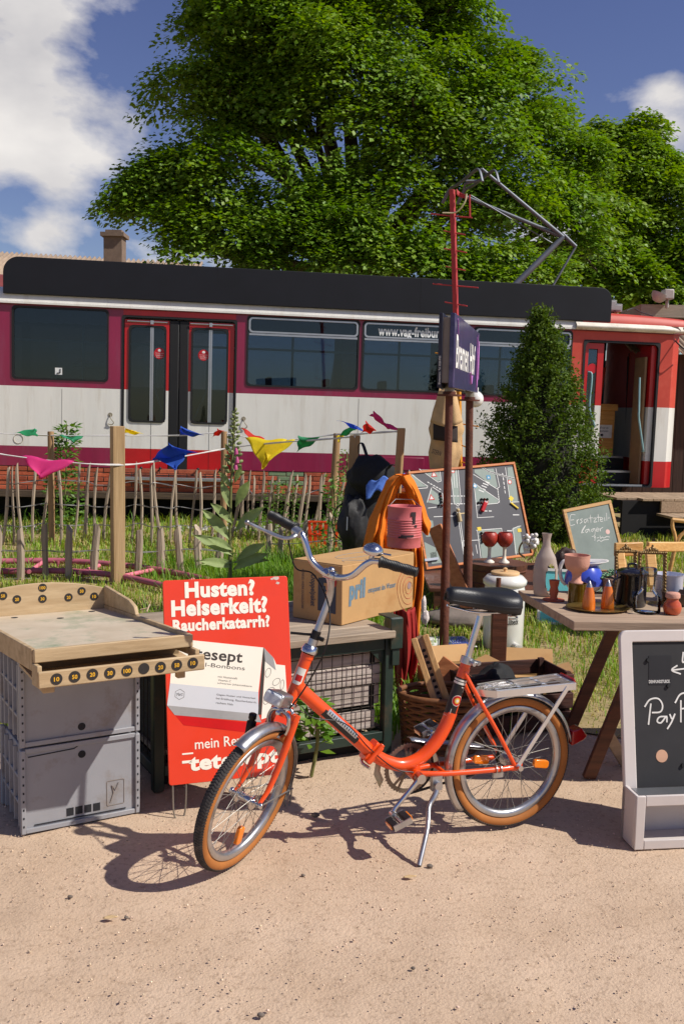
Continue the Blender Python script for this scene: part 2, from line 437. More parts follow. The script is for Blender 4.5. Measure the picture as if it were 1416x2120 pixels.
# tall tufts by the fence, round the cage and along the tram
Vs, Fs, o = [], [], 0
def tuft(cx_, cy_, rx, ry, n, h):
    global o
    x = cx_ + rng.normal(0, rx, n); y = cy_ + rng.normal(0, ry, n)
    V, F = blades(n, x, y, h * rng.uniform(0.5, 1.1, n), rng.uniform(0.005, 0.009, n), 0.75); Vs.append(V); Fs.append(F + o); o += len(V)
for p, y, rx, ry, n, h in (((560, 1180), 7.4, 0.32, 0.5, 2600, 0.42), ((650, 1170), 7.0, 0.25, 0.4, 1800, 0.40), ((620, 1150), 9.2, 0.5, 0.5, 1500, 0.3),
                           ((480, 1150), 9.3, 0.4, 0.3, 900, 0.25), ((500, 1200), 6.2, 0.5, 0.25, 1400, 0.33), ((880, 1400), 5.35, 0.3, 0.2, 900, 0.2),
                           ((800, 1500), 5.0, 0.15, 0.15, 400, 0.16)):
    q = D(p[0], p[1], y); tuft(q.x, q.y, rx, ry, n, h)
for i in range(70):
    u = rng.uniform(-2.5, 4.0); tuft(-2.19 + 0.9875 * u, 12.3 + 0.158 * u + rng.uniform(0, 0.8), 0.12, 0.1, 22, rng.uniform(0.15, 0.32))
for i in range(60):
    y = rng.uniform(5.2, 8.5); tuft(rng.uniform(0.7, 2.9), y, 0.09, 0.09, 22, rng.uniform(0.09, 0.16))
for i in range(60):
    y = rng.uniform(8.6, 11.4); tuft(rng.uniform(-3.6, -0.6), y, 0.12, 0.1, 20, rng.uniform(0.1, 0.22))
g = kind(npmesh('tall_grass', np.concatenate(Vs), np.concatenate(Fs), m_tall), 'stuff'); tag(g, 'long uncut green grass growing in tufts along the fence', 'grass')

# ================================================================ TRAM
MT = fr(Vector((-2.19, 13.4, 0)), (0.9875 * math.cos(0.012), 0.158 * math.cos(0.012), -math.sin(0.012)), (0, 0, 1))
tram = thing('tram', 'maroon and white old tram car standing behind the fence, black screen along its roof', 'tram', MT)
m_mar = mat('maroon_paint', c(140, 24, 66), 0.38, var=0.10, scale=1.5, coat=0.3, dirt=c(138, 50, 80), dscale=1.6, stretch=(4, .5, 1))
m_wht = mat('tram_white_paint', c(230, 227, 218), 0.42, var=0.05, scale=1.2, coat=0.2, dirt=c(210, 202, 188), dscale=1.6, stretch=(4, .45, 1))
m_red = mat('tram_red_paint', c(190, 16, 22), 0.4, var=0.12, scale=1.5, coat=0.25)
m_orr = mat('faded_red_paint', c(196, 66, 48), 0.5, var=0.10, scale=1.5, dirt=c(205, 92, 70), dscale=1.5)
m_blk = mat('black_screen', c(20, 21, 28), 0.6, var=0.15, scale=2, spec=.3)
m_rub = mat('rubber_black', c(18, 18, 19), 0.6)
m_slv = mat('brushed_aluminium', c(190, 192, 194), 0.35, metal=0.85, var=0.06)
m_int = mat('tram_interior', c(64, 66, 70), 0.8)
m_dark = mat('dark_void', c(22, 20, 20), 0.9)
m_gls = glass('window_glass', (0.40, 0.47, 0.56), 1.58)
m_teal = mat('teal_handrail', c(140, 178, 180), 0.35)
BODY = [(0.74, 1.0, 's'), (1.0, 1.78, 'w'), (1.78, 9, 'm')]
DOOR = [(0.6, 1.0, 'l'), (1.0, 1.78, 'w'), (1.78, 9, 'r')]
FRNT = [(0.6, 1.0, 'l'), (1.0, 1.78, 'w'), (1.78, 9, 'o')]
PM = dict(m=m_mar, w=m_wht, r=m_red, o=m_orr, l=m_red, s=m_mar)
def bands(x0, x1, y0, y1, z0, z1, B, store):
    for a, b, k in B:
        lo_, hi_ = max(a, y0), min(b, y1)
        if hi_ - lo_ > 1e-4: store.setdefault(k, MB()).b2((x0, lo_, z0), (x1, hi_, z1))
def flush(store, names, parent, bev=0.0):
    return {k: b.build(names[k], PM[k], parent, bev=bev) for k, b in store.items()}
wall = {}
WINS = [(-2.17, -0.97, 1.88, 2.80), (0.86, 2.37, 1.89, 2.81), (2.43, 3.95, 1.89, 2.81), (4.0, 5.42, 1.88, 2.80)]
top_y = 2.86
xcur = -7.0
for (x0, x1, y0, y1) in WINS[:1]:
    bands(xcur, x0, 0.74, top_y, -0.04, 0, BODY, wall); bands(x0, x1, 0.74, y0, -0.04, 0, BODY, wall); bands(x0, x1, y1, top_y, -0.04, 0, BODY, wall)
bands(-0.97, -0.77, 0.74, top_y, -0.04, 0, BODY, wall)
WN = dict(m='maroon_panel', w='white_panel', r='red_panel', o='faded_red_panel', s='maroon_skirt', l='red_skirt')
flush(wall, WN, tram); wall = {}
bands(-0.77, 0.70, 2.73, top_y, -0.04, 0, DOOR, wall)
bands(0.70, 0.86, 0.74, top_y, -0.04, 0, BODY, wall)
prev = None
for (x0, x1, y0, y1) in WINS[1:]:
    if prev is not None: bands(prev, x0, 0.74, top_y, -0.04, 0, BODY, wall)
    bands(x0, x1, 0.74, y0, -0.04, 0, BODY, wall); bands(x0, x1, y1, top_y, -0.04, 0, BODY, wall); prev = x1
flush(wall, WN, tram); wall = {}
bands(5.42, 5.62, 0.62, top_y, -0.04, 0, FRNT, wall)
bands(5.62, 6.74, 2.68, top_y, -0.04, 0, FRNT, wall)
flush(wall, WN, tram); wall = {}
bands(6.74, 6.95, 0.62, top_y, -0.04, 0, FRNT, wall)
flush(wall, WN, tram)
nose = {}
for a, b, k in FRNT:
    nose.setdefault(k, MB()).prism([(6.953, -0.003), (7.09, -0.10), (7.15, -0.6), (7.15, -1.7), (6.953, -2.3)], max(a, .62), min(b, top_y), Matrix(((1, 0, 0, 0), (0, 0, 1, 0), (0, 1, 0, 0), (0, 0, 0, 1))))
flush(nose, dict(w='white_nose_panel', l='red_nose_panel', o='faded_red_nose_panel'), tram)
# seams in the white panels, access lids, hooks
mb = MB()
for x in (-1.55, 2.4, 3.97): mb.b2((x - 0.003, 0.76, 0), (x + 0.003, 1.76, 0.002))
mb.build('panel_seam', mat('seam', c(150, 146, 138), 0.7), tram)
for x, y in ((-2.1, 1.09), (5.0, 1.2)):
    mb = MB(); mb.tube([(x + 0.06 * math.cos(a), y + 0.06 * math.sin(a), 0.003) for a in np.linspace(0, 6.283, 25)[:-1]], 0.004, 6, closed=True)
    mb.build('access_cover', mat('cover_ring', c(190, 180, 160), 0.6), tram)
for x, y in ((-0.93, 1.44), (0.83, 1.44)):
    mb = MB(); mb.lathe([(0, 0.004), (0.028, 0.004), (0.03, 0)], 12, (x, y, 0.001)); mb.tube(bez([(x, y, .01), (x + .01, y - .05, .03), (x + .045, y - .10, .03), (x + .02, y - .13, .02), (x - .03, y - .12, .02)]), 0.006, 6)
    mb.build('rope_hook', mat('hook', c(150, 140, 120), 0.6), tram)
mb = MB(); mb.b2((2.55, 0.79, 0), (3.35, 0.97, 0.012)); mb.build('hatch', m_mar, tram, bev=0.008)
# windows
def tram_window(x0, x1, y0, y1, sash, writing=None):
    f = MB(); f.ring(rrect(x0 - 0.012, y0 - 0.012, x1 + 0.012, y1 + 0.012, 0.05), rrect(x0 + 0.012, y0 + 0.012, x1 - 0.012, y1 - 0.012, 0.06), -0.03, 0.012)
    w = f.build('window', m_rub, tram)
    g = MB(); g.b2((x0 + 0.005, y0 + 0.005, -0.028), (x1 - 0.005, y1 - 0.005, -0.022)); g.build('pane', m_gls, w)
    if sash:
        s = MB(); ys_ = y1 - 0.215
        s.ring(rrect(x0 + 0.013, ys_, x1 - 0.013, y1 - 0.013, 0.05), rrect(x0 + 0.036, ys_ + 0.022, x1 - 0.036, y1 - 0.034, 0.035), -0.02, 0.016)
        s.b2((x0 + 0.02, ys_ - 0.034, -0.02), (x1 - 0.02, ys_ - 0.006, 0.010))
        s.build('vent_frame', m_slv, w)
    if writing:
        t = MB(); t.text(*writing, z=-0.019, bold=0.035); t.build('lettering', mat('white_letters', c(235, 235, 230), 0.6), w)
    return w
wa = on(MT, 783, 699); wb_ = on(MT, 916, 679)
lw = wb_[0] - wa[0]
ws = [tram_window(*WINS[0], False), tram_window(*WINS[1], True),
      tram_window(*WINS[2], True, ('www.vag-freiburg.de', wa[0], wa[1] - 0.005, wa[0] + lw * 1.19, wb_[1])), tram_window(*WINS[3], True)]
s = MB(); p = on(MT, 121, 768); s.b2((p[0] - 0.045, p[1] - 0.045, -0.02), (p[0] + 0.045, p[1] + 0.045, -0.018)); st = s.build('window_sticker', mat('sticker_white', c(230, 230, 226), 0.5), ws[0])
s = MB(); s.tube([(p[0] + 0.02, p[1] + 0.03, -0.016), (p[0] + 0.02, p[1] - 0.02, -0.016), (p[0] - 0.02, p[1] - 0.025, -0.016)], 0.007, 5); s.build('sticker_print', m_rub, ws[0])
# double door
door_red = mat('sticker_red', c(196, 16, 34), 0.4)
m_white_print = mat('white_print', c(236, 232, 226), 0.6)
def leaf(x0, x1, wx0, wx1, bar):
    st = {}; y0, y1, wy0, wy1 = 0.67, 2.70, 1.36, 2.62
    bands(x0, wx0, y0, y1, -0.06, -0.025, DOOR, st); bands(wx1, x1, y0, y1, -0.06, -0.025, DOOR, st)
    bands(wx0, wx1, y0, wy0, -0.06, -0.025, DOOR, st); bands(wx0, wx1, wy1, y1, -0.06, -0.025, DOOR, st)
    d = st['r'].build('door_leaf', m_red, tram); st['w'].build('white_band', m_wht, d); st['l'].build('kick_panel', m_red, d)
    f = MB(); f.ring(rrect(wx0 - 0.01, wy0 - 0.01, wx1 + 0.01, wy1 + 0.01, 0.06), rrect(wx0 + 0.015, wy0 + 0.015, wx1 - 0.015, wy1 - 0.015, 0.07), -0.06, -0.012); f.build('window_gasket', m_rub, d)
    g = MB(); g.b2((wx0 + .004, wy0 + .004, -0.05), (wx1 - .004, wy1 - .004, -0.046)); g.build('pane', m_gls, d)
    b = MB(); b.b2((bar - 0.022, wy0 + 0.01, -0.045), (bar - 0.002, wy1 - 0.01, -0.02)); b.b2((bar + 0.002, wy0 + 0.01, -0.045), (bar + 0.022, wy1 - 0.01, -0.02)); b.build('window_bar', m_slv, d)
    b = MB(); b.b2((bar - 0.002, y0, -0.0255), (bar + 0.002, wy0 - 0.01, -0.023)); b.build('door_seam', m_rub, d)
    sx = bar + (0.10 if bar < 0 else -0.09)
    b = MB(); b.lathe([(0, 0.003), (0.072, 0.003), (0.074, 0)], 24, (sx, 2.27, -0.044)); k = b.build('round_sticker', door_red, d)
    b = MB(); b.ball((sx, 2.31, -0.040), (0.022, 0.018, 0.001), 10, 4)
    for q, t in ((0, 'Überwege suchen'), (1, 'Einzel-Räume'), (2, 'Betreuung')): b.text(t, sx - 0.055 + .008 * q, 2.265 - 0.026 * q, sx + 0.055 - .008 * q, 2.283 - 0.026 * q, -0.039)
    b.build('sticker_print', m_white_print, d)
    return d
leaf(-0.755, -0.175, -0.69, -0.22, -0.40)
leaf(0.085, 0.685, 0.125, 0.60, 0.37)
b = MB(); b.b2((-0.172, 0.66, -0.055), (-0.045, 2.71, -0.018)); b.b2((-0.04, 0.66, -0.055), (0.082, 2.71, -0.018)); b.build('door_edge_rubber', m_rub, tram, bev=0.012)
b = MB(); b.ring(rrect(-0.79, 0.645, 0.72, 2.75, 0.03), rrect(-0.765, 0.655, 0.695, 2.725, 0.05), -0.05, 0.008); b.build('door_gasket', m_rub, tram)
b = MB(); b.tube([(-0.72, 2.675, 0.0), (-0.2, 2.675, 0.0)], 0.009, 6); b.tube([(0.1, 2.675, 0.0), (0.66, 2.675, 0.0)], 0.009, 6); b.box((-0.40, 2.67, 0), (0.04, 0.05, 0.03)); b.box((0.37, 2.67, 0), (0.04, 0.05, 0.03)); b.build('door_rail', m_slv, tram)
b = MB(); b.b2((-0.76, 0.585, -0.05), (0.70, 0.625, 0.10)); b.build('door_step', m_slv, tram, bev=0.004)
for x in (-0.55, -0.3, 0.2, 0.5):
    b = MB(); b.tube([(x, 0.70, -0.02), (x + 0.03, 0.74, 0.03)], 0.012, 6); b.ball((x + .03, .745, .035), .02, 8, 6); b.build('step_hook', m_rub, tram)
for pts in ([(-0.36, 2.2, -0.12), (-0.36, 1.85, -0.12), (-0.34, 1.75, -0.12), (-0.22, 1.42, -0.12)], [(0.33, 2.2, -0.12), (0.33, 1.85, -0.12), (0.31, 1.75, -0.12), (0.17, 1.42, -0.12)]):
    b = MB(); b.tube(bez(pts, 5), 0.014, 8); b.build('handrail', m_teal, tram)
# roof: white cove, curved roof, black screen
b = MB()
def cove(u, v):
    x = -7 + 12.6 * u; a = v * math.pi / 2
    return (x, 2.86 + 0.20 * math.sin(a), 0.035 - 0.25 * (1 - math.cos(a)))
b.grid(cove, 4, 8); b.b2((-7, 2.835, -0.02), (5.6, 2.862, 0.045)); b.build('roof_cove', m_wht, tram)
b = MB(); b.b2((-7, 2.822, 0), (7.08, 2.838, 0.03)); b.build('gutter_line', mat('gutter', c(120, 40, 36), 0.6), tram)
b = MB(); b.grid(lambda u, v: (-7 + 12.9 * u, 3.06 + 0.26 * math.sin(math.pi * v), -0.2 - 1.9 * v), 2, 14); b.build('roof', mat('roof_grey', c(130, 60, 56), 0.7), tram)
b = MB()
P = rrect(-2.28, 2.955, 5.96, 3.425, 0.02, 6)
P = [(5.96, 3.20)] + [(5.96 - 0.17 + 0.17 * math.cos(R(t)), 3.255 + 0.17 * math.sin(R(t))) for t in range(10, 91, 10)] + [(-2.28 + 0.2 + 0.2 * math.cos(R(t)), 3.225 + 0.2 * math.sin(R(t))) for t in range(90, 181, 10)] + [(-2.28, 2.955), (5.96, 2.955)]
b.prism(P, -0.02, 0.06); b.build('roof_screen', m_blk, tram, bev=0.006)
b = MB(); b.prism([(x, y) for x, y in P], -2.3, -2.25); b.build('roof_screen', m_blk, tram)
b = MB()
for x in (0.45, 3.2): b.b2((x - 0.002, 2.96, 0.06), (x + 0.002, 3.42, 0.0615))
b.build('screen_joint', mat('joint', c(14, 14, 18), 0.8), tram)
# rounded red roof end
def dome(u, v):
    x = 5.55 + 1.55 * u; e_ = 1 - 0.45 * max(0, u - 0.25) ** 2 - (0.25 * max(0, u - .9) * 10) ** 2 * 0.1
    a = math.pi * v; return (x, 2.935 + 0.20 * e_ * max(0, math.sin(a)) ** 0.33, 0.05 - 2.35 * (0.5 - 0.5 * math.cos(a)))
b = MB(); b.grid(dome, 12, 20); b.build('roof_end', m_orr, tram)
b = MB()
def cove2(u, v):
    x = 5.45 + 1.67 * u; bulge = 0.06 * math.sin(math.pi * min(1, v * 1.1)) ; z = 0.05 + bulge * 0.7 - 0.10 * max(0, u - 0.85) / 0.15
    return (x, 2.835 + 0.105 * v, z)
b.grid(cove2, 14, 8); b.build('roof_cove', mat('cove_white', c(222, 214, 198), 0.5, dirt=c(170, 150, 120), dscale=5), tram)
b = MB(); b.grid(lambda u, v: (7.12 + 0.1 * math.sin(math.pi * v), 2.835 + 0.11 * u, 0.0 - 2.2 * v), 4, 10); b.build('roof_cove', MC['cove_white'], tram)
for x, h in ((6.03, 0.10), (6.12, 0.05)):
    b = MB(); b.b2((x, 3.14, -0.5), (x + 0.14, 3.20 + h, -0.25)); b.b2((x + .02, 3.16, -0.25), (x + .12, 3.18 + h, -0.24)); b.build('roof_lamp', mat('lamp_grey', c(150, 150, 150), 0.5), tram, bev=0.004)
b = MB(); b.tube(bez([(6.3, 3.15, -.2), (6.45, 3.2, -.3), (6.6, 3.17, -.4), (6.9, 3.14, -.6)]), 0.008, 6); b.build('roof_cable', m_rub, tram)
# pantograph
pg = MB(); Z = -1.1
pg.tube([(4.53, 3.15, Z), (5.63, 4.30, Z)], [0.055, 0.04], 10)
pg.tube([(5.28, 3.15, Z), (5.84, 4.17, Z)], 0.018, 8)
pg.tube([(5.84, 4.17, Z), (5.60, 4.36, Z)], 0.03, 8)
for k, (hx, hy) in ((-0.22, (4.10, 4.86)), (0.16, (4.27, 5.17))): pg.tube([(5.63, 4.30, Z), (hx, hy, Z + k)], [0.034, 0.024], 8)
pg.tube([(5.5, 4.22, Z - .1), (4.2, 4.84, Z - .1)], 0.008, 6)
pgo = pg.build('pantograph', mat('pantograph_steel', c(104, 108, 116), 0.5, metal=0.4), tram)
for dx in (-0.02, 0.22):
    h = MB(); x, y = 4.10 + dx, 5.06
    h.tube(bez([(x - .12, y - .20, Z - .85), (x - .05, y - .02, Z - .7), (x, y, Z - .4), (x, y, Z + .4), (x + .02, y - .02, Z + .62), (x + .05, y - .2, Z + .72)], 6), 0.026, 8, flat=0.6)
    h.build('collector_bar', MC['pantograph_steel'], pgo)
h = MB(); h.tube([(4.08, 5.02, Z), (4.32, 5.04, Z), (4.27, 5.17, Z + .16)], 0.02, 6); h.tube([(4.10, 4.86, Z - .22), (4.1, 5.0, Z - .1), (4.3, 5.03, Z + .1)], 0.018, 6); h.build('collector_link', MC['pantograph_steel'], pgo)
# interior
b = MB(); b.b2((-7, 0.86, -2.26), (5.5, 0.90, -0.05)); b.build('floor', m_int, tram)
b = MB(); b.b2((-7, 2.84, -2.26), (7.0, 2.855, -0.06)); b.build('ceiling', mat('ceiling_panel', c(120, 120, 118), 0.8), tram)
b = MB(); b.b2((-7, 0.62, -2.30), (6.93, 1.85, -2.26)); b.b2((-7, 2.72, -2.30), (6.93, 2.86, -2.26))
for x in (-7, -2.4, -0.9, 0.75, 2.38, 3.95, 5.45, 6.8): b.b2((x, 1.85, -2.30), (x + 0.12, 2.72, -2.26))
b.build('far_wall', m_int, tram)
b = MB(); b.b2((-7, 1.85, -2.285), (6.9, 2.72, -2.28)); b.build('far_pane', m_gls, tram)
m_seat = mat('seat_shell', c(44, 74, 104), 0.6)
for x in (-1.7, 1.15, 1.95, 2.75, 3.5, 4.3, 5.0):
    b = MB(); b.b2((x, 1.35, -0.55), (x + 0.06, 2.02, -0.12)); b.b2((x, 1.33, -.55), (x + 0.42, 1.39, -0.12)); b.b2((x + .1, .9, -.4), (x + .2, 1.33, -.25)); b.build('seat', m_seat, tram, bev=0.02)
for x in (-1.35, 1.55, 3.1, 4.62):
    b = MB(); b.tube([(x, 0.9, -0.75), (x, 2.84, -0.75)], 0.018, 8); b.build('grab_pole', m_teal, tram)
b = MB(); b.tube([(-2.3, 2.42, -0.75), (5.4, 2.42, -0.75)], 0.016, 8); b.build('grab_rail', mat('rail_white', c(190, 196, 196), 0.4), tram)
b = MB(); b.b2((-1.55, 2.10, -1.3), (-1.12, 2.16, -1.1)); b.build('light_strip', mat('strip_pale', c(200, 208, 190), 0.6), tram)
def vall(u, v): return (-2.2 + 7.6 * u, 2.80 - 0.16 * v - (0.02 * abs(math.sin(u * 150)) if v > .9 else 0), -0.32 + 0.01 * math.sin(u * 300))
b = MB(); b.grid(vall, 200, 2); b.build('valance', mat('valance_lace', c(150, 150, 148), 0.8), tram)
# front doorway
b = MB(); b.ring(rrect(5.60, 0.62, 6.76, 2.70, 0.03), rrect(5.632, 0.63, 6.73, 2.67, 0.07), -0.045, 0.01); b.build('door_gasket', m_rub, tram)
st = {}
bands(5.635, 5.66, 0.66, 2.66, -0.5, -0.05, DOOR, st); bands(5.66, 5.70, 0.66, 2.66, -.08, -.05, DOOR, st); bands(5.84, 5.93, 0.66, 2.66, -.08, -.05, DOOR, st); bands(5.70, 5.84, 0.66, 1.33, -.08, -.05, DOOR, st); bands(5.70, 5.84, 2.58, 2.66, -.08, -.05, DOOR, st)
d = st['r'].build('open_door_leaf', m_red, tram); st['w'].build('white_band', m_wht, d); st['l'].build('kick_panel', m_red, d)
b = MB(); b.b2((5.705, 1.34, -0.072), (5.835, 2.575, -0.066)); b.build('pane', m_gls, d)
b = MB(); b.tube(bez([(5.70, 2.25, -.02), (5.74, 2.2, .02), (5.73, 1.85, .02), (5.74, 1.7, .02), (5.82, 1.5, .02), (5.81, 1.45, -.02)], 5), 0.014, 8); b.build('handrail', m_teal, d)
b = MB(); b.lathe([(0, .003), (.07, .003), (.072, 0)], 20, (5.775, 2.3, -.065)); b.build('round_sticker', door_red, d)
st = {}
bands(6.655, 6.735, 0.66, 2.66, -0.42, -0.05, FRNT, st); st2 = st['l'].build('door_jamb', m_red, tram); st['w'].build('white_band', m_wht, st2); st['o'].build('red_band', m_red, st2)
m_wp = wood('cabinet_veneer', (190, 132, 60), (214, 160, 84), 0.5)
b = MB(); b.b2((5.96, 1.0, -1.05), (6.56, 1.72, -0.95)); cab = b.build('cabinet', m_wp, tram, bev=.006)
b = MB(); b.b2((5.95, 1.72, -1.1), (6.58, 1.82, -0.90)); b.build('cabinet_top', m_wp, cab, bev=.006)
b = MB(); b.b2((5.99, 1.30, -0.949), (6.52, 1.50, -0.944)); b.build('notice', mat('notice_white', c(224, 222, 216), 0.6), cab)
b = MB(); b.text('Fahrscheinverkauf nur an', 6.06, 1.44, 6.46, 1.475, -.942); b.text('den Fahrkartenautomaten', 6.06, 1.39, 6.46, 1.425, -.942)
for x in (6.14, 6.25, 6.36): b.ball((x, 1.345, -.942), (.025, .02, .001), 8, 4)
b.build('notice_print', m_rub, cab)
b = MB(); b.b2((6.0, 1.13, -0.949), (6.36, 1.28, -0.944)); b.build('red_notice', door_red, cab)
b = MB(); b.text('Fahrscheinentwerter', 6.03, 1.235, 6.33, 1.26, -.942); b.text('an den vorderen Türen', 6.03, 1.195, 6.33, 1.22, -.942); b.text('vorhanden', 6.03, 1.155, 6.2, 1.18, -.942); b.build('notice_print', m_white_print, cab)
for y, z in ((0.62, -0.05), (0.80, -0.40), (1.0, -0.75)):
    b = MB(); b.b2((5.7, y, z - 0.36), (6.65, y + 0.03, z)); sp = b.build('step', m_int, tram)
    b = MB(); b.b2((5.72, y + .005, z), (6.63, y + .035, z + .012)); b.build('step_edge', m_slv, sp)
b = MB(); b.b2((5.7, .65, -.77), (6.65, 1.0, -.75)); b.b2((5.7, .63, -.42), (6.65, .80, -.40)); b.build('riser', m_rub, tram)
b = MB(); b.b2((6.60, 0.65, -.45), (6.63, 2.5, -0.12)); b.build('partition', mat('partition_tan', c(150, 120, 84), 0.6), tram)
b = MB(); b.tube(bez([(6.50, 2.2, -.06), (6.50, 1.75, -.02), (6.51, 1.6, -.02), (6.60, 1.18, -.02), (6.62, 1.14, -.08)], 5), 0.015, 8); b.build('handrail', m_teal, tram)
b = MB(); b.add([(6.35, 2.35, -1.2), (6.48, 2.4, -1.2), (6.42, 1.78, -1.2), (6.38, 2.0, -1.2)], [(0, 1, 2, 3)]); b.build('pennant', m_orr, tram, thick=.003)
b = MB(); b.b2((5.5, .62, -2.26), (7.0, .65, -.05)); b.build('floor', m_int, tram)
b = MB(); b.tube(bez([(6.98, 2.74, 0), (7.0, 2.66, .12), (7.08, 2.6, .14), (7.14, 2.58, .05)]), .01, 6); b.build('mirror_arm', m_rub, tram)

# foundation under the tram: brick wall on a beam, all parts of a wall thing
bw = thing('brick_plinth', 'low red brick wall under the tram between its skirt and a timber beam', 'brick wall', MT)
m_brk = mat('brick_red', c(164, 74, 46), 0.85, col2=c(190, 96, 62), scale=9, bump=0.4, bscale=90, rnd=0.25, dirt=c(110, 52, 38), dscale=7)
b = MB(); b.b2((-7, 0.42, -0.45), (5.3, 0.735, -0.012)); b.build('mortar', mat('mortar', c(120, 98, 82), 0.95, bump=.3), bw)
b = MB(); b.b2((-7, 0.33, -0.45), (5.3, 0.418, 0.05)); b.build('beam', wood('beam_wood', (66, 52, 40), (96, 78, 58)), bw, bev=0.006)
b = MB(); b.b2((-7, 0.0, -2.0), (5.3, 0.33, -0.6)); b.build('shade_block', m_dark, bw)  # near-black block standing in for the shaded void below the beam
br = MB(); br.box((0, 0, 0), (0.232, 0.052, 0.10)); proto = None
m_brg = mat('brick_green', c(120, 140, 104), 0.85, bump=.4, rnd=.1)
for r_ in range(5):
    x = -2.6 + (0.122 if r_ % 2 else 0)
    while x < 5.2:
        if proto is None: ob = br.build('brick', m_brk, bw, bev=0.004); proto = ob
        else: ob = proto.copy(); C.objects.link(ob)
        ob.location = (x, 0.452 + r_ * 0.0625, -0.053 + random.uniform(-.006, .006)); ob.rotation_euler = (random.uniform(-.02, .02), 0, random.uniform(-.01, .01))
        if 1.25 < x < 1.65 and r_ > 1:
            ob.material_slots[0].link = 'OBJECT'; ob.material_slots[0].material = m_brg
        x += 0.244

# stones by the tram
m_stone = mat('ballast_stone', c(150, 146, 142), 0.9, col2=c(186, 182, 176), scale=9, isl=.2, bump=.3)
def stones(name, label, spots, m):
    Vl, Fl, oo = [], [], 0
    base = [Vector(p).normalized() for p in ((1, 0, 0), (-1, 0, 0), (0, 1, 0), (0, -1, 0), (0, 0, 1), (0, 0, -1))]
    fs = np.array([(0, 2, 4), (2, 1, 4), (1, 3, 4), (3, 0, 4), (2, 0, 5), (1, 2, 5), (3, 1, 5), (0, 3, 5)])
    for x, y, s_ in spots:
        q = np.array(base) * rng.uniform(0.6, 1.1, (6, 1)) * s_ * np.array([1, .8, .6]); a = rng.uniform(0, 6.28)
        q = q @ np.array([[math.cos(a), -math.sin(a), 0], [math.sin(a), math.cos(a), 0], [0, 0, 1]])
        Vl.append(q + np.array([x, y, s_ * .25])); Fl.append(fs + oo); oo += 6
    ob = kind(npmesh(name, np.concatenate(Vl), np.concatenate(Fl), m), 'stuff'); return tag(ob, label, 'stones')
sp = []
for cx_, n in ((1.35, 130), (1.75, 90), (-2.0, 60), (0.4, 40), (2.6, 60)):
    for i in range(n):
        u = cx_ + rng.normal(0, .25); sp.append((-2.19 + .9875 * u, 12.75 + .158 * u + rng.normal(0, .22), rng.uniform(.03, .075)))
stones('ballast_stones', 'grey ballast stones heaped on the grass below the tram', sp, m_stone)
sp = [(rng.uniform(-1.6, 1.6), rng.uniform(2.2, 4.6), abs(rng.normal(0, .0022)) + .0012) for i in range(7000)]
stones('sand_grit', 'tiny grit and pebbles strewn over the sandy ground', sp, mat('grit', c(190, 162, 136), .95, col2=c(222, 196, 170), scale=30, isl=.35))
for px_, py_, s_, lab in ((653, 1692, .017, 'dark pebble lying between the two bicycle wheels'), (890, 1797, .012, 'small brown pebble beside the foot of the bicycle kickstand'), (146, 1860, .009, 'grey pebble on the sand below the grey crates'),
                     (262, 1903, .008, 'small brown pebble at lower left on the sand'), (628, 1815, .008, 'small pebble on the sand right of the front bicycle wheel'), (540, 2106, .011, 'brown pebble at the bottom edge of the photo'), (855, 2008, .007, 'dark pebble in the middle of the bare sand')):
    p = G(px_, py_); b = MB()
    for v in range(1):
        b.ball((0, 0, s_ * .45), (s_, s_ * .75, s_ * .6), 7, 5)
    b.v = [tuple(Vector(q) * (1 + .25 * noise.noise(Vector(q) * 60 + Vector((px_, 0, 0))))) for q in b.v]; b.sm = [False] * len(b.f)
    tag(b.build('pebble', mat('pebble_dark', c(112, 100, 90), .9, rnd=.3), at=None), lab, 'pebble', 'pebbles on the sand').location = p
for px_, py_, lab in ((228, 1907, 'dry leaf lying flat on the sand at lower left'), (848, 1822, 'dry leaf on the sand in front of the kickstand')):
    p = G(px_, py_); b = MB(); b.grid(lambda u, v: (.045 * (u - .5), .022 * (v - .5) * math.sin(math.pi * min(.95, u + .05)), .006 + .012 * (v - .5) ** 2 + .006 * u), 6, 4)
    tag(b.build('dry_leaf', mat('dry_leaf', c(206, 176, 130), .7), at=None, thick=.001), lab, 'leaf').location = p
# ================================================================ BICYCLE
BR, BWB = 0.2615, 1.0661
MBK = Matrix.Translation((0.6617, 3.726, 0)) @ Matrix.Rotation(3.5156, 4, 'Z') @ Matrix.Rotation(-0.0197, 4, 'X')
HA = R(69); AX = Vector((-math.cos(HA), 0, math.sin(HA))); PERP = Vector((math.sin(HA), 0, math.cos(HA)))
A0 = Vector((BWB, 0, BR)) - PERP * 0.045
STR = Matrix.Translation(A0) @ Matrix.Rotation(0.7023, 4, AX) @ Matrix.Translation(-A0)
bike = thing('bicycle', 'orange folding bicycle with tan tyres on its kickstand in front of the stall', 'bicycle', MBK)
m_or = mat('orange_enamel', c(234, 76, 8), 0.34, var=0.07, scale=9, coat=0.5, dirt=c(96, 60, 44), dscale=38, dth=.69)
m_chr = mat('chrome', c(205, 205, 208), 0.16, metal=1.0, var=0.08, scale=20, bump=0.02, bscale=30)
m_alu = mat('worn_aluminium', c(186, 186, 188), 0.34, metal=0.9, var=0.1, scale=14, dirt=c(120, 112, 104), dscale=9)
m_tan = mat('tan_sidewall', c(166, 102, 44), 0.8, var=0.12, scale=9, dirt=c(150, 90, 40), dscale=5)
m_tread = mat('tyre_tread', c(62, 58, 56), 0.85, var=0.2, scale=14, dirt=c(120, 108, 96), dscale=8)
m_lea = mat('saddle_vinyl', c(24, 24, 27), 0.42, bump=0.12, bscale=240)
m_grip = mat('grip_rubber', c(24, 23, 25), 0.5)
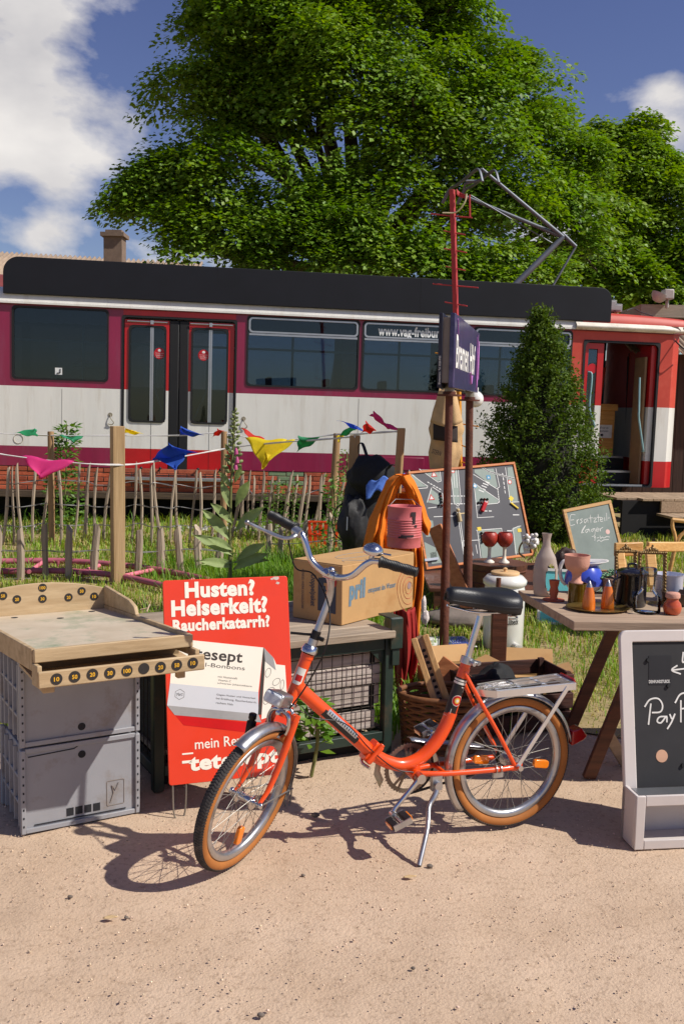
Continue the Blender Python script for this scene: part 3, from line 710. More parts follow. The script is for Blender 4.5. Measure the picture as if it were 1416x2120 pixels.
m_spk = mat('spoke_steel', c(150, 146, 138), 0.5, metal=0.8)
m_amb = mat('amber_plastic', c(240, 128, 10), 0.2, coat=0.6)  # near-black closed hull inside the crown
m_rdp = mat('red_plastic', c(150, 10, 16), 0.2, coat=0.6)
m_dst = mat('blackened_steel', c(38, 36, 36), 0.45, metal=0.6)
def st_all(b): b.v = [tuple(STR @ Vector(v)) for v in b.v]; return b
def wheel(cx_, steer, refl_angles, name_extra):
    f = st_all if steer else (lambda b: b)
    cz = BR
    def circ(r, y, n=72): return [(cx_ + r * math.cos(a), y, cz + r * math.sin(a)) for a in np.linspace(0, 2 * np.pi, n + 1)[:-1]]
    rc = BR - 0.021
    def tor(y0, y1, prof_mat):
        pass
    n = 96
    def shell(angs, rr=0.021):
        b = MB(); vs_ = []; k = len(angs)
        for i in range(n):
            a = 2 * math.pi * i / n
            for t in angs:
                r_ = rc + rr * math.cos(t); vs_.append((cx_ + r_ * math.cos(a), rr * math.sin(t) * 1.0, cz + r_ * math.sin(a)))
        b.add(vs_, [(i * k + j, i * k + j + 1, ((i + 1) % n) * k + j + 1, ((i + 1) % n) * k + j) for i in range(n) for j in range(k - 1)], True); return b
    w = f(shell(np.linspace(-0.95, 0.95, 8), 0.0215)).build('wheel', m_tread, bike)
    f(shell(np.linspace(0.93, 2.5, 7))).build('sidewall', m_tan, w)
    f(shell(np.linspace(-2.5, -0.93, 7))).build('sidewall', m_tan, w)
    b = MB(); N_ = 150
    for i in range(N_):
        a = 2 * math.pi * i / N_
        for row in range(4):
            t = -0.78 + row * 0.52; sgn = 1 if row % 2 else -1
            p = []
            for e_, da in ((-0.24, -sgn * 0.011), (0.24, sgn * 0.011)):
                for w_ in (-0.011, 0.011):
                    aa = a + da + w_; tt = t + e_
                    for rr in (0.0205, 0.0236):
                        r_ = rc + rr * math.cos(tt); p.append((cx_ + r_ * math.cos(aa), rr * math.sin(tt), cz + r_ * math.sin(aa)))
            b.add(p, [(1, 3, 7, 5), (0, 1, 5, 4), (2, 6, 7, 3), (0, 2, 3, 1), (4, 5, 7, 6)])
    kind(f(b).build('tread_blocks', m_tread, w), 'stuff')
    # rim
    b = MB(); prof = [(0.2045, -0.015), (0.219, -0.0165), (0.223, -0.014), (0.222, 0.014), (0.219, 0.0165), (0.2045, 0.015), (0.196, 0.008), (0.196, -0.008)]
    k = len(prof); vs_ = [(cx_ + r_ * math.cos(a), y, cz + r_ * math.sin(a)) for a in np.linspace(0, 2 * np.pi, n + 1)[:-1] for r_, y in prof]
    b.add(vs_, [(i * k + j, i * k + (j + 1) % k, ((i + 1) % n) * k + (j + 1) % k, ((i + 1) % n) * k + j) for i in range(n) for j in range(k)], True)
    f(b).build('rim', m_alu, w)
    # hub and spokes
    MY = Matrix.Rotation(-math.pi / 2, 4, 'X')
    b = MB(); b.lathe([(0.006, -0.065), (0.006, -0.04), (0.012, -0.038), (0.012, -0.034), (0.027, -0.033), (0.028, -0.030), (0.015, -0.026), (0.013, 0.0), (0.015, 0.026), (0.028, 0.030), (0.027, 0.033), (0.012, 0.034), (0.012, 0.038), (0.006, 0.04), (0.006, 0.065)], 18, (cx_, 0, cz), MY)
    for s_ in (-1, 1): b.lathe([(0.011, 0), (0.011, 0.011), (0.008, 0.013)], 6, (cx_, s_ * 0.055 - (0.013 if s_ < 0 else 0), cz), MY)
    f(b).build('hub', m_chr if steer else m_alu, w)
    b = MB()
    for i in range(36):
        a = 2 * math.pi * i / 36; s_ = 1 if i % 2 else -1; q = 1 if (i // 2) % 2 else -1
        h = a + q * 1.15
        b.tube([(cx_ + 0.026 * math.cos(h), s_ * 0.031, cz + 0.026 * math.sin(h)), (cx_ + 0.197 * math.cos(a), s_ * 0.003, cz + 0.197 * math.sin(a))], 0.0011, 5)
    kind(f(b).build('spokes', m_spk, w), 'stuff')
    for a in refl_angles:
        b = MB(); M = Matrix.Translation((cx_ + 0.135 * math.cos(a), 0.010, cz + 0.135 * math.sin(a))) @ Matrix.Rotation(-a, 4, 'Y') @ Matrix.Rotation(-math.pi / 2, 4, 'X')
        b.prism(rrect(-0.034, -0.016, 0.034, 0.016, 0.012), -0.006, 0.010, M); f(b).build('spoke_reflector', m_amb, w, bev=0.003)
    return w
wheel(0.0, False, (R(190), R(10)), 'rear')
wheel(BWB, True, (R(-80),), 'front')
def fender(cx_, a0, a1, steer, r_=BR + 0.016, wd=0.026):
    b = MB()
    def fn(u, v):
        a = R(a0 + (a1 - a0) * u); t = (v - 0.5) * 2 * 1.25; rr = r_ - 0.03 + 0.032 * math.cos(t * 0.9)
        return (cx_ + rr * math.cos(a), wd * 1.08 * math.sin(t), BR + rr * math.sin(a))
    b.grid(fn, 40, 8); return (st_all(b) if steer else b)
fender(0.0, -38, 168, False).build('mudguard', m_alu, bike, thick=0.0012)
fender(BWB, 66, 205, True).build('mudguard', m_alu, bike, thick=0.0012)
# frame ----------------------------------------------------------------
head = [A0 + AX * s_ for s_ in (0.335, 0.36, 0.53, 0.555)]
b = MB(); b.tube(head[1:3], 0.021, 16); b.tube([head[1] - AX * .004, head[1] + AX * .012], 0.023, 16); b.tube([head[2] - AX * .012, head[2] + AX * .004], 0.023, 16)
dt = [head[1].lerp(head[2], 0.38), (0.80, 0, 0.565), (0.63, 0, 0.405), (0.585, 0, 0.36)]
b.tube(bez([dt[0], (0.845, 0, 0.605), dt[2], (0.592, 0, 0.368)], 8), 0.0245, 18)
lowp = bez([(0.575, 0, 0.352), (0.52, 0, 0.318), (0.455, 0, 0.298), (0.385, 0, 0.315), (0.325, 0, 0.365), (0.285, 0, 0.425), (0.262, 0, 0.48)], 8)
b.tube(lowp, 0.0245, 18)
b.tube([lowp[-1], (0.213, 0, 0.645)], 0.0215, 18)
b.tube([Vector((0.405, 0, 0.30)), Vector((0.408, 0, 0.262))], 0.022, 14)
b.tube([(0.408, -0.036, 0.262), (0.408, 0.036, 0.262)], 0.022, 18)
for s_ in (-1, 1):
    b.tube(bez([(0.40, s_ * 0.022, 0.266), (0.30, s_ * 0.045, 0.262), (0.10, s_ * 0.058, 0.258), (0.02, s_ * 0.058, 0.2575)], 5), [0.0105] * 15 + [0.009], 10)
    b.tube(bez([(0.222, s_ * 0.016, 0.635), (0.19, s_ * 0.035, 0.57), (0.09, s_ * 0.056, 0.40), (0.012, s_ * 0.058, 0.265)], 5), 0.008, 10)
    b.box((0.002, s_ * 0.058, 0.26), (0.045, 0.006, 0.03))
b.tube([(0.217, 0, 0.632), (0.204, 0, 0.678)], 0.0195, 16)
b.tube([(0.30, -0.045, 0.262), (0.30, 0.045, 0.262)], 0.009, 8)
frame = b.build('frame', m_or, bike)
# hinge
b = MB()
hd = Vector((0.585 - 0.80, 0, 0.36 - 0.565)).normalized(); hp = Vector((0.583, 0, 0.359)); up_ = Vector((-hd.z, 0, hd.x))
for k in (-0.010, 0.010):
    M = fr(hp + hd * k, Vector((0, 1, 0)), up_); b.prism(rrect(-0.026, -0.045, 0.026, 0.038, 0.012), -0.0085, 0.0085, M)
b.tube([hp + up_ * -0.05 + Vector((0, .03, 0)), hp + up_ * .035 + Vector((0, .03, 0))], 0.009, 10)
b.build('hinge', m_or, frame, bev=0.002)
b = MB(); b.tube(bez([hp + up_ * 0.03 + Vector((0, -.03, 0)), hp + up_ * 0.048 + Vector((0, 0, 0)), hp + up_ * 0.045 + hd * .01 + Vector((0, .05, 0))]), 0.006, 8); b.build('hinge_lever', m_chr, frame)
# badge, down-tube sticker, seat tube decal
def tube_band(p0, p1, r_, a0, a1, n=10, k=2):
    p0, p1 = Vector(p0), Vector(p1); t = (p1 - p0).normalized(); sd_ = Vector((0, 1, 0)); w_ = t.cross(sd_)
    return lambda u, v: p0.lerp(p1, u) + (sd_ * math.cos(a0 + (a1 - a0) * v) + w_ * math.sin(a0 + (a1 - a0) * v)) * r_
b = MB(); b.grid(tube_band(dt[2] + Vector((0.01,) * 1 + (0, 0.0)) if False else Vector((0.645, 0, 0.4185)), (0.775, 0, 0.5395), 0.0256, -0.75, 0.35), 4, 8); b.build('frame_sticker', mat('sticker_black', c(30, 30, 34), .4), frame)
b = MB(); p0, p1 = Vector((0.775, 0, 0.5395)), Vector((0.645, 0, 0.4185)); t = (p1 - p0).normalized()
M = fr(p0 + Vector((0, 0.0262, 0)), t, Vector((-t.z, 0, t.x)) * -1) 
nrm = Vector((0, 1, 0)); w_ = t.cross(nrm)
for s_ in (-1, 1):
    pass
upv = Vector((-t.z, 0, t.x)); upv = upv if upv.z > 0 else -upv
b.grid(lambda u, v: p0 + t * (.012 + .153 * u) + (nrm * math.cos(-.05 + .8 * v) + upv * math.sin(-.05 + .8 * v)) * .0261, 4, 6); b.build('silver_strip', m_slv, frame)
b = MB()
for i in range(13):
    u0 = .02 + i * .0112
    b.grid(lambda u, v: p0 + t * (u0 + .0035 * u) + (nrm * math.cos(.1 + .4 * v) + upv * math.sin(.1 + .4 * v)) * .0265, 1, 3)
b.build('sticker_marks', m_dst, frame)
b = MB(); b.grid(tube_band((0.275, 0, 0.447), (0.2245, 0, 0.609), 0.0225, 0, 2 * math.pi), 4, 24); b.build('seat_tube_decal', mat('decal_black', c(26, 24, 26), .35), frame)
m_dw = mat('decal_white', c(220, 216, 205), .4); m_drd = mat('decal_red', c(190, 24, 20), .4); m_dy = mat('decal_yellow', c(222, 180, 60), .4)
ta, tb = Vector((0.275, 0, 0.447)), Vector((0.2245, 0, 0.609))
b = MB()
for u0, u1 in ((0.02, 0.07), (0.09, 0.13), (0.86, 0.91), (0.93, 0.97)): b.grid(tube_band(ta.lerp(tb, u0), ta.lerp(tb, u1), 0.0229, 0, 2 * math.pi), 2, 24)
for u0, u1, a0, a1 in ((.18, .30, -.6, -.5), (.18, .2, -.6, 0), (.7, .82, .5, .6), (.8, .82, 0, .6)): b.grid(tube_band(ta.lerp(tb, u0), ta.lerp(tb, u1), 0.0229, a0, a1), 2, 4)
b.build('decal_stripe', m_dw, frame)
td = (tb - ta).normalized(); wv = td.cross(Vector((0, 1, 0)))
for rr, mm, rad in ((0.021, m_dw, .0230), (0.019, m_drd, .0232), (0.011, m_dy, .0234), (0.006, m_dw, .0236)):
    b = MB(); cc = ta.lerp(tb, .5)
    def fn(u, v):
        a = 2 * math.pi * u; x_, y_ = rr * v * math.cos(a), rr * v * math.sin(a); th = x_ / rad
        return cc + td * y_ + (Vector((0, 1, 0)) * math.cos(th) + wv * math.sin(th)) * rad
    b.grid(fn, 24, 3); b.build('round_decal', mm, frame)
b = MB(); hc = head[1].lerp(head[2], .55); hw = AX.cross(Vector((0, 1, 0)))
def fn2(u, v):
    x_, y_ = (u - .5) * .034, (v - .5) * .06; th = x_ / .0222 + .45; return hc + AX * y_ + (Vector((0, 1, 0)) * math.cos(th) - hw * math.sin(th)) * .0222
b.grid(fn2, 8, 4); hb = b.build('head_badge', m_dw, frame)
b = MB()
def fn3(u, v):
    x_, y_ = (u - .5) * .024, (v - .8) * .022; th = x_ / .0226 + .45; return hc + AX * y_ + (Vector((0, 1, 0)) * math.cos(th) - hw * math.sin(th)) * .0226
b.grid(fn3, 8, 4); b.build('badge_print', m_drd, hb)
# fork ------------------------------------------------------------------
b = MB(); cr_ = A0 + AX * 0.325
b.tube([A0 + AX * 0.30, A0 + AX * 0.345], 0.021, 14); b.beam(cr_ + Vector((0, -.05, 0)) - AX * .012, cr_ + Vector((0, .05, 0)) - AX * .012, 0.03, 0.022, up=AX)
for s_ in (-1, 1):
    fx = Vector((BWB, 0, BR))
    b.tube(bez([cr_ + Vector((0, s_ * .045, 0)), A0 + AX * 0.16 + Vector((0, s_ * .05, 0)), A0 + AX * 0.06 + PERP * .012 + Vector((0, s_ * .052, 0)), fx + Vector((-.004, s_ * .052, .0))], 6), [.0145, .0145, .0145, .014, .014, .0135, .013, .0125, .012, .0115, .011, .0105, .010, .0095, .009, .0085, .008, .0075, .007], 12, flat=.8)
fork = st_all(b).build('fork', m_or, bike)
b = MB(); b.lathe([(.027, 0), (.030, .006), (.026, .014), (.021, .016)], 18, A0 + AX * .342, AX.to_track_quat('Z', 'Y').to_matrix()); st_all(b).build('lower_headset', m_chr, fork); b = MB(); b.lathe([(.021, 0), (.029, .004), (.030, .016), (.027, .020), (.024, .030), (.020, .032)], 18, A0 + AX * .535, AX.to_track_quat('Z', 'Y').to_matrix()); st_all(b).build('headset', m_chr, fork)
b = MB(); b.tube([A0 + AX * .585, A0 + AX * .62], .0165, 14); b.tube([A0 + AX * .60 + Vector((0, .015, 0)), A0 + AX * .60 + Vector((.0, .035, 0))], .008, 8); b.tube([A0 + AX * .60 + Vector((0, -.015, 0)), A0 + AX * .59 + Vector((.03, -.08, 0))], .005, 8); st_all(b).build('stem_clamp', m_dst, fork)
stm = bez([A0 + AX * .55, A0 + AX * .68, A0 + AX * .745 + PERP * .004, A0 + AX * .79 + PERP * .03, A0 + AX * .815 + PERP * .062], 6)
b = MB(); b.tube(stm, .0125, 14); b.tube([A0 + AX * .55, A0 + AX * .59], .0175, 14); st_all(b).build('stem', m_alu, fork)
hbc = A0 + AX * .822 + PERP * .066
b = MB(); L_ = [hbc + Vector((-.004, y_, z_)) + Vector((dx, 0, 0)) for y_, z_, dx in ((-.295, .112, -.028), (-.17, .108, -.008), (-.13, .088, 0), (-.085, .028, .004), (-.03, 0, 0), (.03, 0, 0), (.085, .028, .004), (.13, .088, 0), (.17, .108, -.008), (.295, .112, -.028))]
b.tube(bez(L_, 6), .0112, 14); st_all(b)
hbar = b.build('handlebar', m_chr, fork)
b = MB(); b.tube([hbc + Vector((-.004, -.022, 0)), hbc + Vector((-.004, .022, 0))], .0175, 14); b.tube([hbc + AX * .0 + PERP * -.0, hbc + PERP * .028 + AX * .006], .008, 8); b.lathe([(.012, -.004), (.013, .004), (.009, .010), (0, .012)], 12, hbc + AX * .016); st_all(b).build('bar_clamp', m_chr, fork)
for s_ in (-1, 1):
    g0 = hbc + Vector((-.012, s_ * .172, .108)); g1 = hbc + Vector((-.034, s_ * .302, .112)); b = MB(); pts, rs = [], []
    for i in range(49):
        u = i / 48; pts.append(g0.lerp(g1, u)); rs.append(.0165 + (.0012 if i % 2 else -.0006) + (.0035 if i in (0, 1, 2) else 0) + .001 * math.sin(u * 19))
    b.tube(pts, rs, 14); st_all(b).build('grip', m_grip, hbar)
b = MB(); lv = hbc + Vector((.0, -.155, .10))
b.tube([lv + Vector((0, .012, 0)), lv + Vector((-.006, -.02, 0.004))], .016, 12); b.tube(bez([lv + Vector((.0, .0, 0)), lv + Vector((.03, -.005, -.012)), lv + Vector((.048, -.03, -.018)), lv + Vector((.062, -.09, -.012)), lv + Vector((.085, -.155, .002))], 6), [.011] * 6 + [.009] * 12 + [.0075] * 7, 10, flat=.7); b.ball(lv + Vector((.086, -.158, .002)), .010, 10, 8)
st_all(b).build('brake_lever', m_alu, hbar)
b = MB(); bl = hbc + Vector((-.012, .138, .135)); b.lathe([(.0, -.012), (.020, -.012), (.033, -.006), (.035, .002), (.033, .009), (.026, .018), (.014, .025), (.004, .027), (0, .028)], 24, bl); b.tube([bl + Vector((0, 0, -.012)), bl + Vector((0, 0, -.04))], .009, 8); b.tube([bl + Vector((-.02, .03, -.004)), bl + Vector((-.028, .055, -.002))], .006, 8, flat=.5); st_all(b).build('bell', m_chr, hbar)
# cables
lw = STR @ (lv + Vector((.04, -.01, -.02)))
b = MB(); b.tube(bez([lw, lw + Vector((-.03, .0, -.10)), STR @ (A0 + AX * .80 + PERP * .06 + Vector((0, -.06, 0))), STR @ (A0 + AX * .72 + PERP * .10 + Vector((0, .06, 0))), STR @ (A0 + AX * .60 + PERP * .16 + Vector((0, .13, 0))), STR @ (A0 + AX * .45 + PERP * .11 + Vector((0, .09, 0))), STR @ (A0 + AX * .34 + PERP * .045 + Vector((0, .03, 0)))], 8), .0028, 8); b.build('brake_cable', m_dst, fork)
b = MB(); b.tube(bez([STR @ (A0 + AX * .36 + Vector((0, .05, 0))), (.83, .05, .53), (.70, .035, .49), (.60, .03, .385), (.5, .03, .30), (.42, .03, .275)], 6), .0022, 6); b.build('light_cable', m_dst, frame)
# headlight, caliper, stay, dynamo
b = MB(); lc = A0 + AX * .365 + PERP * .078
Ml = fr(lc, Vector((0, 1, 0)), AX); b.prism(rrect(-.036, -.021, .036, .025, .012), -.03, .05, Ml); hl = st_all(b).build('headlight', m_alu, bike, bev=.006)
b = MB(); b.prism(rrect(-.033, -.019, .033, .022, .012), .048, .060, Ml); st_all(b).build('lens', mat('lens_plastic', c(205, 208, 212), .12, coat=.8, bump=.3, bscale=300), hl, bev=.006)
b = MB(); b.beam(lc - PERP * .035, A0 + AX * .345, .02, .006, up=(0, 1, 0)); st_all(b).build('bracket', m_chr, hl)
b = MB(); k0 = A0 + AX * .315 + PERP * .035
b.tube([k0 - PERP * .07, k0 + PERP * .012], .006, 8); b.lathe([(0, 0), (.009, 0), (.009, .012), (0, .014)], 8, k0 + PERP * .01, PERP.to_track_quat('Z', 'Y').to_matrix())
for s_ in (-1, 1): b.tube(bez([k0 + Vector((0, -s_ * .012, .012)), k0 + Vector((0, s_ * .03, .002)), k0 + Vector((.004, s_ * .042, -.03)), k0 + Vector((.0, s_ * .036, -.068))], 6), .0075, 8); b.beam(k0 + Vector((-.03, s_ * .026, -.072)), k0 + Vector((.03, s_ * .026, -.072)), .012, .01)
b.tube(bez([k0 + Vector((0, .012, .02)), k0 + Vector((0, .035, .028)), k0 + Vector((0, .05, .018))], 5), .006, 8); st_all(b).build('brake_caliper', m_chr, fork)
for s_ in (-1, 1):
    b = MB(); a = R(195); b.tube([(BWB, s_ * .062, BR), (BWB + (BR + .016) * math.cos(a), s_ * .026, BR + (BR + .016) * math.sin(a))], .0028, 6); st_all(b).build('mudguard_stay', m_spk, bike)
b = MB(); dy = A0 + AX * .20 + Vector((0, -.075, 0)) + PERP * .05; b.lathe([(0, -.05), (.014, -.05), (.017, -.045), (.017, .012), (.010, .018), (.010, .024), (.014, .026), (.014, .042), (0, .044)], 14, dy + Vector((0, 0, .04))); st_all(b).build('dynamo', m_dst, fork)
# saddle ----------------------------------------------------------------
MS = Matrix.Translation((0.155, 0, 0.862)) @ Matrix.Rotation(-0.12, 4, 'Y')
def sad(u, v):
    x_ = 0.155 - 0.29 * u; hw_ = 0.030 + 0.075 * (1 / (1 + math.exp(-(u - .55) * 11))); 
    endf = math.sqrt(max(0, 1 - ((u - .5) / .5) ** 10)); hw_ *= 0.35 + .65 * endf if u < .5 else .15 + .85 * endf
    t = (v - .5) * 2; a = t * 1.85
    ca_ = math.cos(a); y_ = hw_ * math.copysign(abs(math.sin(a)) ** .8, a); top_z = (.050 + .006 * u) * (.5 + .5 * endf)
    z_ = .028 + (top_z * ca_ ** .75 if ca_ > 0 else (.016 + .050 * u) * (.6 + .4 * endf) * ca_ * 1.4) + .006 * (2 * u - .8) ** 2
    return MS @ Vector((x_, y_, z_ - .002))
b = MB(); b.grid(sad, 30, 20); sd_o = b.build('saddle', m_lea, bike, thick=.004)
b = MB(); b.tube([sad(i / 30, 0.08) + Vector((0, 0, .001)) for i in range(31)], .004, 6); b.tube([sad(i / 30, 0.92) + Vector((0, 0, .001)) for i in range(31)], .004, 6); b.build('saddle_piping', m_lea, sd_o)
b = MB()
for s_ in (-1, 1):
    b.tube(bez([(.29, s_ * .012, .885), (.2, s_ * .022, .862), (.1, s_ * .04, .858), (.04, s_ * .06, .87)], 5), .0042, 8)
    h = [(0.05 + .016 * math.cos(t), s_ * .055 + .016 * math.sin(t), .835 + .05 * t / 25) for t in np.linspace(0, 25, 60)]; b.tube(h, .0035, 6)
b.box((.15, 0, .858), (.05, .05, .025)); b.build('saddle_frame', m_chr, sd_o)
b = MB(); b.tube([(.213, 0, .645), (.152, 0, .858)], .0128, 14); b.build('seat_post', m_chr, bike)
b = MB(); b.tube([(.2095, 0, .662), (.2025, 0, .686)], .0235, 14); b.beam((.206, .0, .674), (.175, .045, .67), .02, .012); b.tube([(.2, .02, .672), (.2, .05, .67)], .008, 8); b.build('seat_clamp', m_alu, bike)
# rack ------------------------------------------------------------------
def RK(x_, y_): return Vector((x_, y_, .548 + (.15 - x_) * .02))
b = MB(); prof = [(.165, 0.0), (.10, .052), (-.235, .066)]
for s_ in (-1, 1):
    for (x0, y0), (x1, y1) in zip(prof, prof[1:]): b.beam(RK(x0, s_ * y0) , RK(x1, s_ * y1), .006, .026, ext=.002)
    b.beam(RK(.13, s_ * .02) + Vector((0, 0, .012)), RK(-.23, s_ * .024) + Vector((0, 0, .012)), .006, .004)
    b.beam(RK(.10, s_ * .045) + Vector((0, 0, .012)), RK(-.23, s_ * .06) + Vector((0, 0, .012)), .009, .004)
for x_ in (.095, .0, -.11, -.225): b.beam(RK(x_, -.056) + Vector((0, 0, .010)), RK(x_ - .01, .056) + Vector((0, 0, .010)), .012, .004)
b.beam(RK(-.235, -.066), RK(-.235, .066), .006, .028)
m_rk = mat('rack_alloy', c(220, 220, 222), .28, metal=.85, var=.05)
rk = b.build('luggage_rack', m_rk, bike)
b = MB(); b.prism(rrect(-.05, -.012, .05, .012, .008), 0, .008, fr(RK(-.236, 0) + Vector((-.005, 0, .010)), (0, -1, 0), (.5, 0, 1))); b.build('rack_reflector', m_rdp, rk, bev=.002)
for s_ in (-1, 1):
    b = MB(); b.beam(RK(-.20, s_ * .068), (.006, s_ * .068, .262), .016, .005, up=(0, 1, 0)); b.build('rack_stay', m_rk, rk)
    b = MB(); b.tube([(.0, s_ * .066, .26), (.0, s_ * .085, .26)], .011, 8); b.build('axle_nut', m_chr, bike)
b = MB(); b.tube(bez([RK(.14, -.03) + Vector((0, 0, .018)), RK(.02, -.03) + Vector((0, 0, .022)), RK(.02, .03) + Vector((0, 0, .022)), RK(.14, .03) + Vector((0, 0, .018))], 5), .003, 6); b.build('rack_spring', m_spk, rk)
b = MB(); tl = Vector((-(BR + .02) * math.cos(R(14)), 0, BR + (BR + .02) * math.sin(R(14)))); b.prism([(-.008, -.03), (.045, -.012), (.062, .004), (.035, .038), (-.008, .03)], -.026, .026, fr(tl, (-1, 0, 0), (0, 0, 1))); b.build('tail_light', m_rdp, bike, bev=.004)
# drive train -------------------------------------------------------------
MYl = Matrix.Rotation(-math.pi / 2, 4, 'X')
b = MB(); cc = Vector((.408, -.046, .262)); n = 46; vs_ = []
for y_ in (-.002, .002):
    for i in range(n * 2):
        a = math.pi * i / n; r_ = .094 if i % 2 else .099; vs_.append(cc + Vector((r_ * math.cos(a), y_, r_ * math.sin(a))))
    for i in range(n * 2):
        a = math.pi * i / n; vs_.append(cc + Vector((.080 * math.cos(a), y_, .080 * math.sin(a))))
k = n * 2
fs = []
for i in range(k):
    j = (i + 1) % k
    fs += [(2 * k + i, 2 * k + j, 3 * k + j, 3 * k + i), (j, i, k + i, k + j), (i, j, 2 * k + j, 2 * k + i), (k + j, k + i, 3 * k + i, 3 * k + j)]
b.add(vs_, fs)
for i in range(5):
    a = 2 * math.pi * i / 5 + .3
    for da in (-.14, .14): b.beam(cc + Vector((.018 * math.cos(a), 0, .018 * math.sin(a))), cc + Vector((.083 * math.cos(a + da), 0, .083 * math.sin(a + da))), .009, .004, up=(0, 1, 0))
b.lathe([(.028, -.004), (.028, .004)], 20, cc, MYl); b.build('chainring', mat('dull_steel_ring', c(128, 116, 104), .45, metal=.7), bike)
b = MB(); pts = [cc + Vector((.101 * math.cos(a), 0, .101 * math.sin(a))) for a in np.linspace(R(95), R(262), 30)]
pts = [Vector((0, -.046, BR + .036))] + pts + [Vector((0, -.046, BR - .036))]
b.tube(pts, .0042, 6, flat=1.3); b.build('chain', m_dst, bike)
b = MB(); b.lathe([(.03, -.004), (.036, 0), (.03, .004)], 18, (0, -.046, BR), MYl); b.build('sprocket', m_dst, bike)
b = MB()
def cg(u, v):
    if u < .5: t = u / .5; a = R(215 - 125 * t); p = cc + Vector((.118 * math.cos(a), 0, .118 * math.sin(a)))
    else: t = (u - .5) / .5; p = cc.lerp(Vector((.10, -.046, BR)), t) + Vector((0, 0, .118 - .058 * t))
    return p + Vector((0, (v - .5) * .05, -.006 * (2 * v - 1) ** 2))
b.grid(cg, 30, 6); b.build('chain_guard', m_alu, bike, thick=.0015)
def crank(sgn, ang):
    ax_ = Vector((.408, sgn * .058, .262)); d_ = Vector((math.cos(ang), 0, math.sin(ang))); e_ = ax_ + d_ * .162 + Vector((0, sgn * .012, 0))
    b = MB(); b.tube([ax_, ax_ + d_ * .03, ax_ + d_ * .14, e_], [.015, .011, .009, .011], 10, flat=.7, up=(0, 1, 0)); b.tube([ax_ - Vector((0, sgn * .02, 0)), ax_ + Vector((0, sgn * .012, 0))], .018, 14); b.tube([e_ - Vector((0, sgn * .008, 0)), e_ + Vector((0, sgn * .01, 0))], .012, 10)
    k_ = b.build('crank', m_chr, bike)
    tilt = Vector((math.cos(-.35), 0, math.sin(-.35))); nz_ = Vector((0, 1, 0)).cross(tilt)
    b = MB(); b.tube([e_, e_ + Vector((0, sgn * .095, 0))], .008, 10); b.tube([e_ + Vector((0, sgn * .014, 0)), e_ + Vector((0, sgn * .022, 0))], .016, 10)
    for y_ in (.022, .092): b.beam(e_ + Vector((0, sgn * y_, 0)) - tilt * .036, e_ + Vector((0, sgn * y_, 0)) + tilt * .036, .005, .022, up=nz_)
    pd = b.build('pedal', m_alu, bike)
    for t_ in (-1, 1):
        b = MB(); b.beam(e_ + tilt * t_ * .026 + Vector((0, sgn * .024, 0)), e_ + tilt * t_ * .026 + Vector((0, sgn * .090, 0)), .026, .024, up=nz_); b.build('pedal_block', m_grip, pd, bev=.005)
        b = MB(); b.beam(e_ + tilt * t_ * .0405 + Vector((0, sgn * .035, 0)), e_ + tilt * t_ * .0405 + Vector((0, sgn * .08, 0)), .006, .014, up=nz_); b.build('pedal_reflector', m_amb, pd)
crank(1, R(-46)); crank(-1, R(134))
b = MB(); b.add([(.545, -.03, .33), (.555, -.03, .26), (.53, -.03, .205), (.515, -.03, .235), (.53, -.03, .27), (.525, -.03, .33)], [(0, 1, 2, 3, 4, 5)]); b.build('guard_flap', mat('flap', c(176, 166, 140), .6), bike, thick=.002)
# kickstand ----------------------------------------------------------------
ft = MBK.inverted() @ G(867, 1795); kb = Vector((.335, .052, .225))
b = MB(); b.tube(bez([kb, kb + Vector((.012, .012, -.03)), kb + Vector((.045, .03, -.065)), kb.lerp(ft, .55), ft + (kb - ft) * .01], 5), [.011] * 8 + [.0095] * 13, 10); b.box(kb + Vector((0, -.008, .006)), (.04, .02, .055)); b.tube([kb + Vector((0, -.02, 0)), kb + Vector((0, .016, 0))], .016, 12); b.build('kickstand', m_alu, bike)
b = MB(); 
for x_ in (.075, .095): b.tube([(x_, .06 + .013 * math.cos(a), .26 + .013 * math.sin(a)) for a in np.linspace(0, 6.283, 17)[:-1]], .0025, 6, closed=True)
b.box((.085, .06, .238), (.04, .012, .02)); b.build('brake_arm_clip', m_alu, bike)
